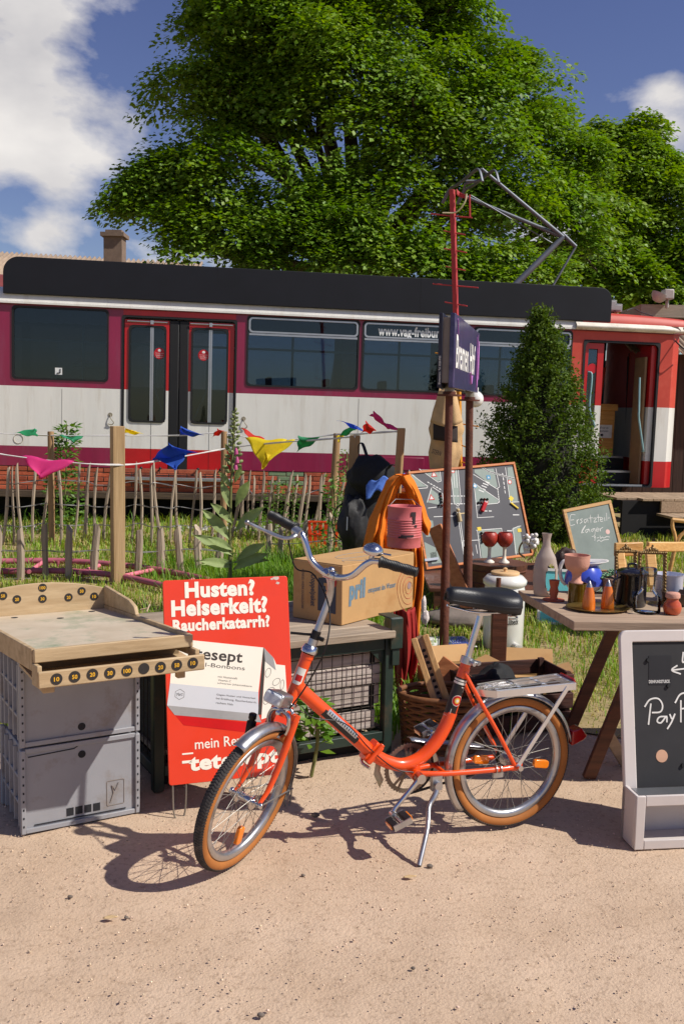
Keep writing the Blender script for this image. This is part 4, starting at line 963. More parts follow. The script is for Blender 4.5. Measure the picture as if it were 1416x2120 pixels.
# ================================================================ STALL, FOREGROUND
m_gry = mat('grey_crate_plastic', c(150, 150, 154), 0.5, var=0.06, scale=3, bump=0.05, bscale=200, dirt=c(128, 116, 104), dscale=5, dth=.54)
m_hole = mat('crate_inside', c(30, 30, 34), 0.8)
MCR = Matrix.Translation((-1.159, 3.537, 0)) @ Matrix.Rotation(R(30.6), 4, 'Z')
CW, CD, CH = 0.454, 0.36, 0.328
def crate(z0, lab, upper):
    t = thing('folding_crate', lab, 'crate', MCR @ Matrix.Translation((0, 0, z0)), 'grey folding crates')
    b = MB(); b.b2((0.016, 0.014, 0.012), (CW - .016, CD - .012, CH - .012)); sh = b.build('shell', m_gry, t, bev=.004)
    for x0, x1 in ((0, .018), (CW - .018, CW)):
        b = MB(); b.b2((x0, 0, 0.004), (x1, .03, CH - .004)); b.build('corner_post', m_gry, t, bev=.003)
        b = MB(); b.b2((x0, CD - .03, 0.004), (x1, CD, CH - .004)); b.build('corner_post', m_gry, t, bev=.003)
    for z_ in (0, CH - .022):
        b = MB(); b.b2((0.018, 0.004, z_ + .004), (CW - .018, .014, z_ + .022)); b.build('rim', m_gry, t, bev=.002)
    for i in range(4):
        y0 = .045 + i * .075; b = MB(); b.b2((0.001, y0, .02), (.016, y0 + .012, CH - .02)); b.build('side_rib', m_gry, t, bev=.002)
    for z_ in (.10, .2):
        b = MB(); b.b2((0.004, .03, z_), (.016, CD - .03, z_ + .012)); b.build('side_rib', m_gry, t, bev=.002)
    F = fr((0, 0.0135, 0), (1, 0, 0), (0, 0, 1))
    b = MB(); hz = .05 if upper else CH - .055; b.lathe([(0, .0012), (.0145, .0012), (.0145, 0)], 20, (0.23, 0.0137, hz), Matrix.Rotation(math.pi / 2, 3, 'X')); b.build('finger_hole', m_hole, t)
    b = MB()
    for i in range(9):
        z_ = .03 + i * .032
        for x0 in (.006, CW - .012): b.b2((x0, -.0008, z_), (x0 + .006, .001, z_ + .008))
    b.build('rivet_slots', m_hole, t)
    if not upper:
        b = MB()
        for i in range(4): b.b2((.17 + i * .034, .0125, .04), (.197 + i * .034, .0137, .07))
        b.build('drain_slot', m_hole, t)
        b = MB(); b.ring(rrect(.325, .05, .395, .15, .006), rrect(.327, .052, .393, .148, .005), 0, .0015, F); b.tube([F @ Vector(p) for p in ((.34, .065, .002), (.352, .10, .002), (.345, .13, .002), (.36, .11, .002), (.372, .138, .002))], .0018, 5); b.build('moulded_mark', mat('moulded', c(140, 128, 118), .7), t)
        b = MB(); b.b2((.05, .010, .028), (.40, .0138, .031)); b.build('fold_seam', m_hole, t)
    else:
        b = MB(); b.ring(rrect(.07, .235, .13, .30, .006), rrect(.072, .237, .128, .298, .005), 0, .0015, F); b.build('moulded_mark', m_gry, t)
    b = MB()
    zz = CH - .02 if not upper else .006
    if not upper:
        b.tube([F @ Vector(p) for p in ((.03, CH - .035, .001), (.2, CH - .028, .001), (.24, CH - .005, .001), (.43, CH - .004, .001))], .002, 5); b.build('fold_line', m_hole, t)
    return t
crate(0.0, 'grey plastic folding crate standing on the sand, lower of the stack of two', False)
crate(0.331, 'grey plastic folding crate directly under the wooden game board, upper of two', True)

# game board -----------------------------------------------------------------
MG = Matrix.Translation((-0.989, 3.21, 0.66)) @ Matrix.Rotation(R(29.5), 4, 'Z')
gb = thing('game_board', 'old wooden ball game board with numbered black dots lying on the grey crates', 'game board', MG)
m_gw = mat('board_wood', c(174, 146, 108), 0.65, col2=c(196, 170, 132), stretch=(4, 30, 30), scale=1, bump=.15, bscale=3, dirt=c(150, 126, 92), dscale=.6)
m_play = mat('play_surface', c(190, 172, 146), 0.6, col2=c(206, 190, 166), scale=5, dirt=c(124, 142, 110), dscale=4.5)
m_num = mat('number_yellow', c(224, 168, 40), .5); m_dot = mat('number_black', c(44, 40, 38), .5)
def GBp(x, y, dz): return Vector((x - 0.055 * y / .95, y, 0.105 - 0.055 * y / .95 + dz))
def slab(b, pts, dz0, dz1):
    vs_ = [GBp(x, y, dz0) for x, y in pts] + [GBp(x, y, dz1) for x, y in pts]; n = len(pts)
    return b.add(vs_, [tuple(reversed(range(n))), tuple(range(n, 2 * n))] + [(i, (i + 1) % n, n + (i + 1) % n, n + i) for i in range(n)])
b = MB(); slab(b, [(.012, .07), (.548, .07), (.548, .95), (.012, .95)], -.018, 0); b.build('playing_surface', m_play, gb)
b = MB(); slab(b, [(0.0, .046), (.56, .046), (.56, .066), (0.0, .066)], -.030, .016); b.build('front_rail', m_gw, gb, bev=.003)
for x0 in (-.004, .548):
    b = MB(); slab(b, [(x0, .067), (x0 + .016, .067), (x0 + .016, .96), (x0, .96)], -.06, .016); b.build('side_rail', m_gw, gb, bev=.003)
    b = MB(); slab(b, [(x0, .001), (x0 + .016, .001), (x0 + .016, .066), (x0, .066)], -.105, -.032); b.build('tray_cheek', m_gw, gb, bev=.003)
b = MB(); ey_ = GBp(.548, .66, .016)
vs_ = []
for x_ in (.5475, .5645):
    for y_, z_ in ((.58, .017), (.60, .05), (.66, .07), (.95, .10), (.96, .017)): vs_.append(GBp(x_, y_, z_))
b.add(vs_, [(4, 3, 2, 1, 0), (5, 6, 7, 8, 9)] + [(i, (i + 1) % 5, 5 + (i + 1) % 5, 5 + i) for i in range(5)]); b.build('side_wing', m_gw, gb, bev=.003)
b = MB(); n = 24; top_ = [(-.02 + .584 * i / n, .085 + .045 * math.sin(math.pi * i / n) ** .8) for i in range(n + 1)]
pl = [(x_, z_) for x_, z_ in top_]
vs_ = []
for y_ in (.953, .968):
    for x_, z_ in pl: vs_.append(GBp(x_, y_, z_))
    for x_, z_ in reversed(pl): vs_.append(GBp(x_, y_, -.02))
k = 2 * (n + 1); b.add(vs_, [tuple(reversed(range(k))), tuple(range(k, 2 * k))] + [(i, (i + 1) % k, k + (i + 1) % k, k + i) for i in range(k)]); b.build('back_panel', m_gw, gb, bev=.002)
b = MB(); b.b2((-.004, -.016, 0), (.578, -.001, .056)); b.build('tray_front', m_gw, gb, bev=.004)
b = MB(); b.b2((.0, 0, 0.002), (.575, .30, .012)); b.build('tray_floor', m_gw, gb)
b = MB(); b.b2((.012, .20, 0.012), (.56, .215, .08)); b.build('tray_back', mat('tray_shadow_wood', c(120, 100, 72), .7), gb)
b = MB(); b.b2((.02, .03, -.03), (.06, .09, -.001)); b.b2((.50, .05, -.04), (.53, .08, -.001)); b.build('foot_block', m_gw, gb, bev=.003)
FT = fr((0, -.0165, 0), (1, 0, 0), (0, 0, 1))
for i, tx in enumerate(('10', '50', '20', '30', '100', '', '20', '50', '10')):
    x_ = .055 + i * .0597; z_ = .028 + .001 * (i % 3); dk = MB(); dk.lathe([(0, .001), (.0195, .001), (.0198, 0)], 24, (x_, -.0165, z_), Matrix.Rotation(math.pi / 2, 3, 'X')); d_ = dk.build('number_dot', m_dot, gb)
    if tx:
        w_ = .009 if len(tx) == 2 else .0125; q = MB(); q.text(tx, x_ - w_, z_ - .0075, x_ + w_, z_ + .0075, .0018, FT, bold=.03); q.build('number', m_num, d_)
FB = fr(GBp(0, .9525, 0), (1, 0, 0), (0, 0, 1))
for tx, px_, py_ in (('50', 6, 1234), ('20', 35, 1241), ('100', 88, 1217), ('30', 88, 1240), ('20', 142, 1237), ('50', 169, 1224), ('10', 195, 1235)):
    x_, z_ = on(MG @ FB, px_, py_); dk = MB(); M_ = FB @ Matrix.Translation((x_, z_, 0)); dk.lathe([(0, .001), (.0175, .001), (.0178, 0)], 24, M_.translation, M_.to_3x3()); d_ = dk.build('number_dot', m_dot, gb)
    w_ = .008 if len(tx) == 2 else .012; q = MB(); q.text(tx, x_ - w_, z_ - .007, x_ + w_, z_ + .007, .0018, FB, bold=.03); q.build('number', m_num, d_)
b = MB()
for px_, py_ in ((95, 1264), (150, 1260), (190, 1266), (42, 1269), (30, 1279), (125, 1280)):
    FS = fr(GBp(0, 0, 0.0006), GBp(1, 0, 0) - GBp(0, 0, 0), GBp(0, 1, 0) - GBp(0, 0, 0)); x_, y_ = on(MG @ FS, px_, py_); M_ = FS @ Matrix.Translation((x_, y_, 0)); b.lathe([(0, .0006), (.014, .0006), (.0142, 0)], 16, M_.translation, M_.to_3x3())
b.build('ball_holes', m_hole, gb)
b = MB(); b.tube(bez([(.575, .62, .09), (.60, .66, .11), (.61, .7, .09), (.58, .72, .08)]), .003, 6); b.build('string_loop', mat('string', c(190, 170, 140), .8), gb)

# pallet cage with mesh and weathered top ----------------------------------------
MCG = Matrix.Translation((-0.744, 4.005, 0)) @ Matrix.Rotation(R(28.4), 4, 'Z')
cg_ = thing('pallet_cage', 'green steel pallet cage with wire mesh front and weathered plank top', 'pallet cage', MCG)
m_grn = mat('green_steel', c(34, 50, 42), .5, var=.15, scale=7, dirt=c(90, 70, 48), dscale=6)
m_wr = mat('mesh_wire', c(58, 50, 44), .6, metal=.5)
m_old = wood('weathered_plank', (134, 118, 100), (172, 154, 132), .85, (2.5, 40, 40), .35)
m_oldin = wood('grey_board', (160, 146, 136), (190, 176, 166), .85, (2, 45, 45), .3)
LW_, DP_ = 1.10, .78
for x_ in (0, LW_):
    for y_ in (0, DP_):
        b = MB(); b.box((x_, y_, .275), (.045, .045, .55)); b.build('corner_post', m_grn, cg_, bev=.004)
for y_ in (0.001, DP_ - .001):
    b = MB(); b.box((LW_ / 2, y_, .525), (LW_ - .05, .035, .06)); b.build('top_rail', m_grn, cg_, bev=.003)
    b = MB(); b.box((LW_ / 2, y_, .085), (LW_ - .05, .035, .045)); b.build('bottom_rail', m_grn, cg_, bev=.003)
for x_ in (0.001, LW_ - .001):
    b = MB(); b.box((x_, DP_ / 2, .525), (.035, DP_ - .05, .06)); b.build('top_rail', m_grn, cg_, bev=.003)
    b = MB(); b.box((x_, DP_ / 2, .085), (.035, DP_ - .05, .045)); b.build('bottom_rail', m_grn, cg_, bev=.003)
b = MB(); b.prism([(LW_ - .10, .50), (LW_ - .023, .50), (LW_ - .023, .42)], -.004, .003, fr((0, -.0, 0), (1, 0, 0), (0, 0, 1))); b.build('gusset', m_grn, cg_)
mesh = MB()
for i in range(21): x_ = .035 + i * .052; mesh.tube([(x_, .006, .11), (x_, .006, .50)], .0022, 5)
for i in range(8): z_ = .125 + i * .051; mesh.tube([(.022, .0105, z_), (LW_ - .022, .0105, z_)], .0022, 5)
mesh.build('front_mesh', m_wr, cg_)
mesh = MB()
for i in range(14): y_ = .035 + i * .052; mesh.tube([(.0, y_, .11), (.0, y_, .50)], .0022, 5)
for i in range(8): z_ = .125 + i * .051; mesh.tube([(.0045, .022, z_), (.0045, DP_ - .022, z_)], .0022, 5)
mesh.build('side_mesh', m_wr, cg_)
for i, (z0, z1) in enumerate(((.115, .205), (.23, .325), (.33, .42), (.425, .495))):
    b = MB(); b.box((.66, .034 + .008 * (i % 2), (z0 + z1) / 2), (.84 - .05 * (i == 0), .018, z1 - z0)); b.build('inner_board', m_oldin, cg_, bev=.003)
b = MB(); b.b2((.03, .06, .0), (LW_ - .03, DP_ - .03, .06)); b.build('under_shade', m_dark, cg_)  # dark slab added to fill the gap under the cage as deep shadow
b = MB(); b.b2((LW_ - .075, .03, .11), (LW_ - .05, DP_ - .03, .50)); b.build('shade_board', m_dark, cg_)  # dark board added so the open right end looks shaded
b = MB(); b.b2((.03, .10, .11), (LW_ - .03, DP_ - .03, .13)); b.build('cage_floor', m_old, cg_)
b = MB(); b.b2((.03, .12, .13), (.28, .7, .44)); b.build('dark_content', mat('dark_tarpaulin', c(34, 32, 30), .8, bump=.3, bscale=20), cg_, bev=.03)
for i in range(6):
    b = MB(); b.box((LW_ / 2 - .01 + random.uniform(-.012, .012), .012 + i * .138, .5735), (LW_ + .03, .130, .033)); o_ = b.build('top_plank', m_old, cg_, bev=.003); o_.rotation_euler = (0, 0, random.uniform(-.004, .004))
# clamp bracket at the right corner
b = MB(); x_ = LW_ + .03
b.add([], []); b.b2((LW_ - .01, -.045, .50), (LW_ + .055, -.037, .645)); b.b2((LW_ - .01, -.037, .64), (LW_ + .055, .08, .648)); b.b2((LW_ + .005, -.036, .42), (LW_ + .045, -.026, .50)); b.build('corner_bracket', m_grn, cg_, bev=.004)

# red advertising sign --------------------------------------------------------------
SBL, SBR, STL = Vector((-.648, 3.728, .13)), Vector((-.166, 3.898, .13)), Vector((-.729, 3.868, .91))
MSG = fr(SBL, SBR - SBL, STL - SBL)
sg = thing('advertising_sign', 'red enamel sign on wire legs advertising cough sweets, leaning beside the grey crates', 'sign', MSG)
SW, SH = (SBR - SBL).length, 0.795
m_sred = mat('sign_red', c(230, 60, 26), .35, var=.04, scale=3, coat=.3, dirt=c(214, 58, 34), dscale=3)
m_scr = mat('sign_cream', c(244, 237, 220), .5, var=.02); m_sgr = mat('sign_grey', c(208, 210, 214), .5, var=.02); m_sgr2 = mat('sign_grey_dark', c(160, 158, 156), .5)
m_sbk = mat('sign_ink', c(60, 54, 48), .6); m_sdr = mat('sign_dark_red', c(206, 10, 10), .4)
m_rst = mat('bare_worn_enamel', c(196, 180, 168), .7)
b = MB(); b.prism(rrect(0, 0, SW, SH, .012), -.012, 0); pl_ = b.build('plate', m_sred, sg, bev=.002)
def S(px_, py_): return on(MSG, px_, py_)
b = MB()
for tx, x0, y0, x1, y1 in (('Husten?', 383, 1240, 527, 1203), ('Heiserkeit?', 355, 1277, 553, 1237), ('Raucherkatarrh?', 358, 1307, 558, 1277)):
    p0 = S(x0, y0); p1 = S(x1, y1 + (1203 - 1203)); yb = (S(x0, y0)[1] + S(x1, y0 - (12 if tx[0] == 'H' else 11))[1]) / 2
    b.text(tx, p0[0], yb - .004, p1[0], yb + {'Husten?': .062, 'Heiserkeit?': .063, 'Raucherkatarrh?': .045}[tx], .0012, None, .045)
b.build('headline', m_scr, pl_); b = MB()
p0, p1 = S(404, 1560), S(585, 1530)
b.text('mein Rezept:', p0[0], p0[1] + .002, S(540, 1540)[0], p0[1] + .054, .0012, None, .008)
b.build('headline_lettering', m_scr, pl_) if False else None
b.b2((S(377, 1560)[0], p0[1] - .002, .0004), (S(400, 1560)[0], p0[1] + .004, .0012))
p0, p1 = S(392, 1604), S(582, 1570)
b.text('tetesept', p0[0], p0[1] - .006, p1[0] - .01, p0[1] + .066, .0012, None, .045)
b.b2((S(377, 1580)[0], p0[1] + .044, .0004), (p0[0] + .012, p0[1] + .054, .0012)); b.b2((p1[0] - .014, p0[1] + .046, .0004), (p1[0] + .012, p0[1] + .055, .0012))
b.build('lettering', m_scr, pl_)
def poly(name, pts, m, z0, z1): b = MB(); b.prism([S(*p) for p in reversed(pts)], z0, z1); return b.build(name, m, pl_)
poly('painted_shadow', [(363, 1481), (548, 1500), (540, 1520), (380, 1502)], m_sdr, .0002, .0007)
poly('package_front', [(360, 1322), (545, 1341), (535, 1433), (352, 1415)], m_scr, .0002, .0010)
poly('package_side', [(352, 1415), (535, 1433), (535, 1479), (346, 1461)], m_sgr, .0002, .0010)
poly('package_base', [(346, 1461), (535, 1479), (541, 1496), (362, 1481)], m_sgr2, .0002, .0010)
poly('package_open_end', [(545, 1341), (550, 1352), (541, 1480), (534, 1480)], m_sbk, .0002, .0010)
poly('package_flap', [(546, 1341), (566, 1362), (572, 1376), (590, 1378), (596, 1470), (585, 1475), (541, 1490), (548, 1390)], m_scr, .0002, .0009)
poly('package_flap_shade', [(546, 1341), (566, 1362), (571, 1388), (549, 1370)], m_sgr2, .0010, .0014)
b = MB()
for tx, x0, y0, hh, x1 in (('tesept', 404, 1365, .040, 502), ):
    a, e_ = S(x0, y0), S(x1, y0 + 9); M_ = Matrix.Translation((a[0], a[1], 0)) @ Matrix.Rotation(math.atan2(e_[1] - a[1], e_[0] - a[0]), 4, 'Z'); b.text(tx, 0, -.012, (e_[0] - a[0]), hh, .0014, M_, .02)
for tx, x0, y0, x1, y1, hh in (('Spezial-Bonbons', 372, 1378, 506, 1391, .021), ('mit Hustensaft', 451, 1403, 491, 1407, .0075), ('Vitamin C', 451, 1410, 478, 1413, .0075), ('schwarzer Johannisbeere', 450, 1417, 521, 1424, .0085),
                           ('Gegen Husten und Heiserkeit', 448, 1441, 529, 1449, .009), ('bei Erkältung, Raucherkatarrh,', 447, 1449, 531, 1458, .0095), ('rauhem Hals', 447, 1457, 482, 1461, .0075)):
    a, e_ = S(x0, y0), S(x1, y1); d_ = Vector((e_[0] - a[0], e_[1] - a[1])); M_ = Matrix.Translation((a[0], a[1], 0)) @ Matrix.Rotation(math.atan2(d_.y, d_.x), 4, 'Z'); b.text(tx, 0, 0, d_.length, hh, .0014, M_)
q = S(372, 1438); b.ring([(q[0] + .021 * math.cos(R(60 * i + 22)), q[1] + .021 * math.sin(R(60 * i + 22))) for i in range(6)], [(q[0] + .0195 * math.cos(R(60 * i + 22)), q[1] + .0195 * math.sin(R(60 * i + 22))) for i in range(6)], .001, .0014); b.text('Merz', q[0] - .013, q[1] - .006, q[0] + .013, q[1] + .007, .0014, None, 0, .3)
b.build('small_print', m_sbk, pl_)
b = MB()
for px_, py_, rx, ry in ((555, 1393, .012, .018), (572, 1412, .016, .014), (560, 1430, .017, .012), (584, 1418, .008, .02), (552, 1450, .014, .016), (575, 1448, .014, .016)):
    q = S(px_, py_); b.tube([(q[0] + rx * math.cos(a), q[1] + ry * math.sin(a + .4), .0014) for a in np.linspace(0, 6.283, 19)[:-1]], .0007, 4, closed=True)
b.build('sweets_drawing', m_sbk, pl_)
for px_, py_, s_ in ((571, 1197, .016), (575, 1207, .010), (563, 1199, .008)):
    q = S(px_, py_); b = MB(); b.prism([(q[0] + s_ * (.6 + .5 * random.random()) * math.cos(a), q[1] + s_ * .6 * (.6 + .5 * random.random()) * math.sin(a)) for a in np.linspace(0, 6.283, 10)[:-1]], .0002, .0006); b.build('chipped_enamel', m_rst, pl_)
for px_a, px_b in ((358, 386), (603, 620)):
    xa, xb = S(px_a, 1622)[0], S(px_b, 1618)[0]; b = MB(); xa = min(xa, SW - .05); xb = min(xb, SW - .012) if px_a > 500 else xb
    inv = MSG.inverted(); za = lambda x_, dx: inv @ Vector(((MSG @ Vector((x_ + dx, 0, -.006))).x, (MSG @ Vector((x_, 0, -.006))).y + .0, .003))
    b.tube(bez([(xa, .06, -.006), (xa, 0, -.006), za(xa, .008), za(xb, -.008), (xb, 0, -.006), (xb, .06, -.006)], 6), .0035, 6); b.build('wire_leg', m_spk, sg)

# chalk board on the right ------------------------------------------------------------
m_wp_ = mat('white_lacquer', c(206, 196, 190), .55, var=.03); m_cb = mat('chalk_black', c(40, 39, 41), .75, var=.25, scale=3)
m_chk = mat('chalk_white', c(225, 222, 216), .95)
KBL, KTL = Vector((1.091, 3.592, 0)), Vector((1.039, 3.74, .77))
MK = fr(KBL, (math.cos(R(8)), math.sin(R(8)), 0), KTL - KBL)
kb_ = thing('chalkboard_stand', 'white framed chalkboard stand with planter box in front of the table at right', 'chalkboard', MK)
KW, KH = .56, .79
b = MB(); b.ring(rrect(0, .18, KW, KH, .03), rrect(.05, .19, KW - .05, KH - .045, .004), -.022, 0); b.build('frame', m_wp_, kb_, bev=.004)
b = MB(); b.b2((.045, .185, -.016), (KW - .045, KH - .04, -.009)); cbp = b.build('writing_surface', m_cb, kb_)
MKV = MK.inverted() @ fr(KBL + Vector((0, 0, 0)), (math.cos(R(8)), math.sin(R(8)), 0), (0, 0, 1))   # upright frame for the box
def kbx(name, a, e_, m, bev=.003): b = MB(); b.b2(a, e_); b.v = [tuple(MKV @ Vector(v)) for v in b.v]; return b.build(name, m, kb_, bev=bev)
for x0 in (0, KW - .035): kbx('box_side', (x0, 0, -.06), (x0 + .012, .205, .055), m_wp_); 
kbx('box_stile', (0.0, 0, .056), (.036, .205, .068), m_wp_); kbx('box_stile', (KW - .036, 0, .056), (KW, .205, .068), m_wp_)
kbx('box_top_rail', (.0365, .165, .056), (KW - .0365, .205, .068), m_wp_); kbx('box_bottom_rail', (.0365, 0, .056), (KW - .0365, .035, .068), m_wp_)
kbx('box_floor', (.0125, .005, -.06), (KW - .036, .018, .0555), m_wp_); kbx('box_back', (.0125, .0, -.075), (KW - .036, .2, -.061), m_wp_)
kbx('planter_tray', (.02, .17, -.03), (KW - .045, .199, .05), mat('zinc', c(150, 152, 156), .35, metal=.8)); kbx('box_leg', (.0, 0, -.06), (.02, .2, -.03), m_wp_)
def chalk(b, strokes, M_, r_=.0032, z_=-.008):
    for s_ in strokes:
        pts = bez([(x_, y_, z_) for x_, y_ in s_], 5) if len(s_) > 2 else [(x_, y_, z_) for x_, y_ in s_]; b.tube([M_ @ Vector(p) if M_ else p for p in pts], r_, 5, flat=.4, up=(0, 0, 1))
def K(px_, py_): return on(MK, px_, py_, -.009)
Z0 = lambda L: [[K(*p) for p in s_] for s_ in L]
b = MB(); chalk(b, Z0([[(1347, 1457), (1342, 1501)], [(1334, 1464), (1345, 1449), (1362, 1447), (1371, 1460), (1367, 1474), (1349, 1476)], [(1381, 1484), (1365, 1485), (1360, 1494), (1368, 1497), (1379, 1484), (1380, 1496)], [(1386, 1479), (1391, 1489), (1397, 1478)], [(1397, 1478), (1390, 1495), (1381, 1510)], [(1409, 1450), (1409, 1496)], [(1397, 1456), (1408, 1438), (1425, 1436), (1437, 1448), (1430, 1464), (1411, 1468)],
                     [(1450, 1474), (1437, 1474), (1434, 1484), (1443, 1486), (1451, 1473), (1452, 1486)], [(1462, 1440), (1461, 1485)], [(1391, 1388), (1416, 1385)], [(1402, 1378), (1390, 1388), (1409, 1396)], [(1414, 1350), (1413, 1372), (1425, 1360)]]), None)
b.build('chalk_writing', m_chk, cbp)
q = [K(*p) for p in ((1343, 1358), (1390, 1358), (1389, 1418), (1343, 1418))]
b = MB(); b.prism(list(reversed(q)), -.009, -.0075); b.build('sticker', mat('sticker_dark', c(30, 28, 30), .5), cbp)
a, e_ = K(1343, 1415), K(1388, 1408); b = MB(); b.text('DEINFUNDSTUECK', a[0], a[1], e_[0] - .003, a[1] + .012, -.0072, None, .02); b.build('sticker_lettering', m_chk, cbp)
q = K(1370, 1566); b = MB(); b.lathe([(0, .0015), (.0235, .0015), (.024, 0)], 24, (q[0], q[1], -.009)); b.build('round_sticker', mat('sticker_tan', c(206, 160, 130), .6), cbp)
for px_, py_ in ((1341, 1367), (1383, 1420), (1310, 1508), (1413, 1585)):
    q = K(px_, py_); b = MB(); b.lathe([(.0, .008), (.007, .008), (.008, 0)], 12, (q[0], q[1], -.009)); b.build('magnet', m_rub, cbp)

# trestle table ------------------------------------------------------------------------
m_tab = wood('table_top_wood', (150, 126, 104), (182, 156, 130), .7, (2.5, 30, 30), .25)
m_dkw = wood('dark_stained_wood', (74, 42, 28), (104, 60, 40), .55, (3, 30, 30), .2)
MTB = Matrix.Translation((.956, 4.01, 0)) @ Matrix.Rotation(R(1.5), 4, 'Z')
tb_ = thing('trestle_table', 'wooden trestle table carrying pottery and glassware at the right edge', 'table', MTB)
TW, TD = 1.3, .70
skew = -0.09
for i in range(4):
    y0 = i * .175; b = MB(); b.prism([(skew * y0 / TD, y0), (TW, y0), (TW, y0 + .172), (skew * (y0 + .172) / TD, y0 + .172)], .712, .75); b.build('plank', m_tab, tb_, bev=.003)
lgp = lambda p, Y: MTB.inverted() @ D(p[0], p[1], Y)
b = MB(); b.beam(lgp((1218, 1612), 4.26), lgp((1345, 1300), 4.23), .055, .03, up=(0, 1, 0)); b.build('leg', m_dkw, tb_, bev=.003)
b = MB(); b.beam(lgp((1218, 1612), 4.26) + Vector((.02, .5, 0)), lgp((1345, 1300), 4.23) + Vector((.02, .45, 0)), .055, .03, up=(0, 1, 0)); b.build('leg', m_dkw, tb_, bev=.003)
b = MB(); b.beam(lgp((1345, 1300), 4.20) + Vector((.06, 0, 0)), lgp((1345, 1300), 4.20) + Vector((.06, .5, 0)), .05, .04); b.build('cross_bar', m_dkw, tb_, bev=.003)
b = MB(); b.beam(lgp((1258, 1520), 4.32), lgp((1300, 1590), 4.45), .05, .03, up=(0, 1, 0)); b.build('brace', m_tab, tb_, bev=.003)
b = MB(); b.b2((.25, .05, .64), (TW, .09, .711)); b.build('apron', m_dkw, tb_)
b = MB(); b.beam((.3, .07, .64), (.9, .5, 0), .05, .03, up=(0, 1, 0)); b.build('leg', m_dkw, tb_, bev=.003)
# ================================================================ STALL, GOODS AND SIGNS
def mesh_thing(b, name, m, label, cat, at, group=None, **k):
    return tag(b.build(name, m, at=at, **k), label, cat, group)
# cardboard box
m_crd = mat('cardboard', c(192, 150, 98), .8, var=.06, scale=5, bump=.05, bscale=80, dirt=c(176, 128, 76), dscale=4)
bx0 = Vector((.008, 4.554, .592)); MBX = Matrix.Translation(bx0) @ Matrix.Rotation(math.atan2(.516, .393), 4, 'Z')
cbx = thing('cardboard_box', 'brown printed detergent carton standing on the pallet cage behind the handlebar', 'box', MBX)
BL_, BD_, BH_ = .60, .297, .285
def cbf(u, v):
    pass
b = MB(); b.b2((0, 0, 0), (BL_, BD_, BH_ - .004)); b.build('carton', m_crd, cbx, bev=.004)
b = MB(); b.b2((.002, .002, BH_ - .0035), (BL_ - .002, BD_ / 2 - .001, BH_)); b.build('flap', m_crd, cbx)
b = MB(); b.b2((.002, BD_ / 2 + .001, BH_ - .0035), (BL_ - .002, BD_ - .002, BH_)); b.build('flap', m_crd, cbx)
m_bl = mat('carton_ink_blue', c(104, 130, 146), .7, var=.12, scale=60); m_ri = mat('carton_ink_red', c(190, 62, 50), .7); m_nv = mat('carton_ink_navy', c(62, 68, 82), .7, var=.1, scale=20)
FL = fr((0, -.0008, 0), (1, 0, 0), (0, 0, 1)); WFL = MBX @ FL
def X(px_, py_): return on(WFL, px_, py_)
b = MB(); a, e_ = X(722, 1252), X(757, 1198); M_ = FL @ Matrix.Translation((a[0], a[1] + .0, 0)); b.text('pril', 0, -.01, e_[0] - a[0], .115, .0006, M_, .06, .05)
a, e_ = X(762, 1231), X(819, 1214); b.text('entspannt das Wasser', a[0], a[1] - .002, e_[0], a[1] + .034, .0006, FL, .01); b.build('blue_print', m_bl, cbx)
b = MB(); q = X(846, 1213)
for i, r_ in enumerate((.024, .042, .062, .082)):
    b.tube([FL @ Vector((q[0] + r_ * 1.25 * math.cos(a) * (1 + .05 * math.sin(3 * a)), q[1] - .01 + r_ * 1.35 * math.sin(a) * (1 + .04 * math.cos(2 * a + i)), .0006)) for a in np.linspace(0, 6.283, 37)[:-1] if q[0] + r_ * 1.25 * math.cos(a) < BL_ - .006], .0009, 4)
b.build('target_rings', m_ri, cbx)
b = MB(); b.ball(FL @ Vector((q[0] + .005, q[1], .0004)), (.016, .0006, .018), 12, 6); b.build('target_centre', mat('ink_lilac', c(150, 124, 120), .7), cbx)
FE = fr((-.0008, 0, 0), (0, -1, 0), (0, 0, 1)) ; FE.translation = (-.0008, BD_, 0)
b = MB(); b.prism([FE and (.155, .055), (.262, .05), (.262, .225), (.155, .21)], 0, .0006, FE); b.build('navy_panel', m_nv, cbx)
MR_ = FE @ Matrix.Translation((.15, .22, 0)) @ Matrix.Rotation(-math.pi / 2, 4, 'Z')
b = MB(); b.text('Doppelpaket', .0, -.048, .15, -.008, .0009, MR_, .02); b.text('HENKEL-WERK DÜSSELDORF', -.02, -.095, .17, -.078, .0009, MR_); b.build('navy_lettering', m_nv, cbx)
b = MB(); b.text('pril', .03, .04, .13, .085, .0012, MR_, .05); b.build('panel_lettering', m_crd, cbx)
b = MB(); b.ball(FE @ Vector((.245, .20, .001)), (.0008, .022, .026), 12, 6); b.build('red_emblem', m_ri, cbx)
b = MB(); b.tube([(.08 + .15 * t, .05 + .04 * math.sin(6 * t), BH_ + .0004) for t in np.linspace(0, 1, 14)], .0012, 4); b.tube([(.3 + .15 * math.cos(t), .15 + .05 * math.sin(t), BH_ + .0004) for t in np.linspace(0, 6, 20)], .0010, 4); b.build('top_print', m_bl, cbx)

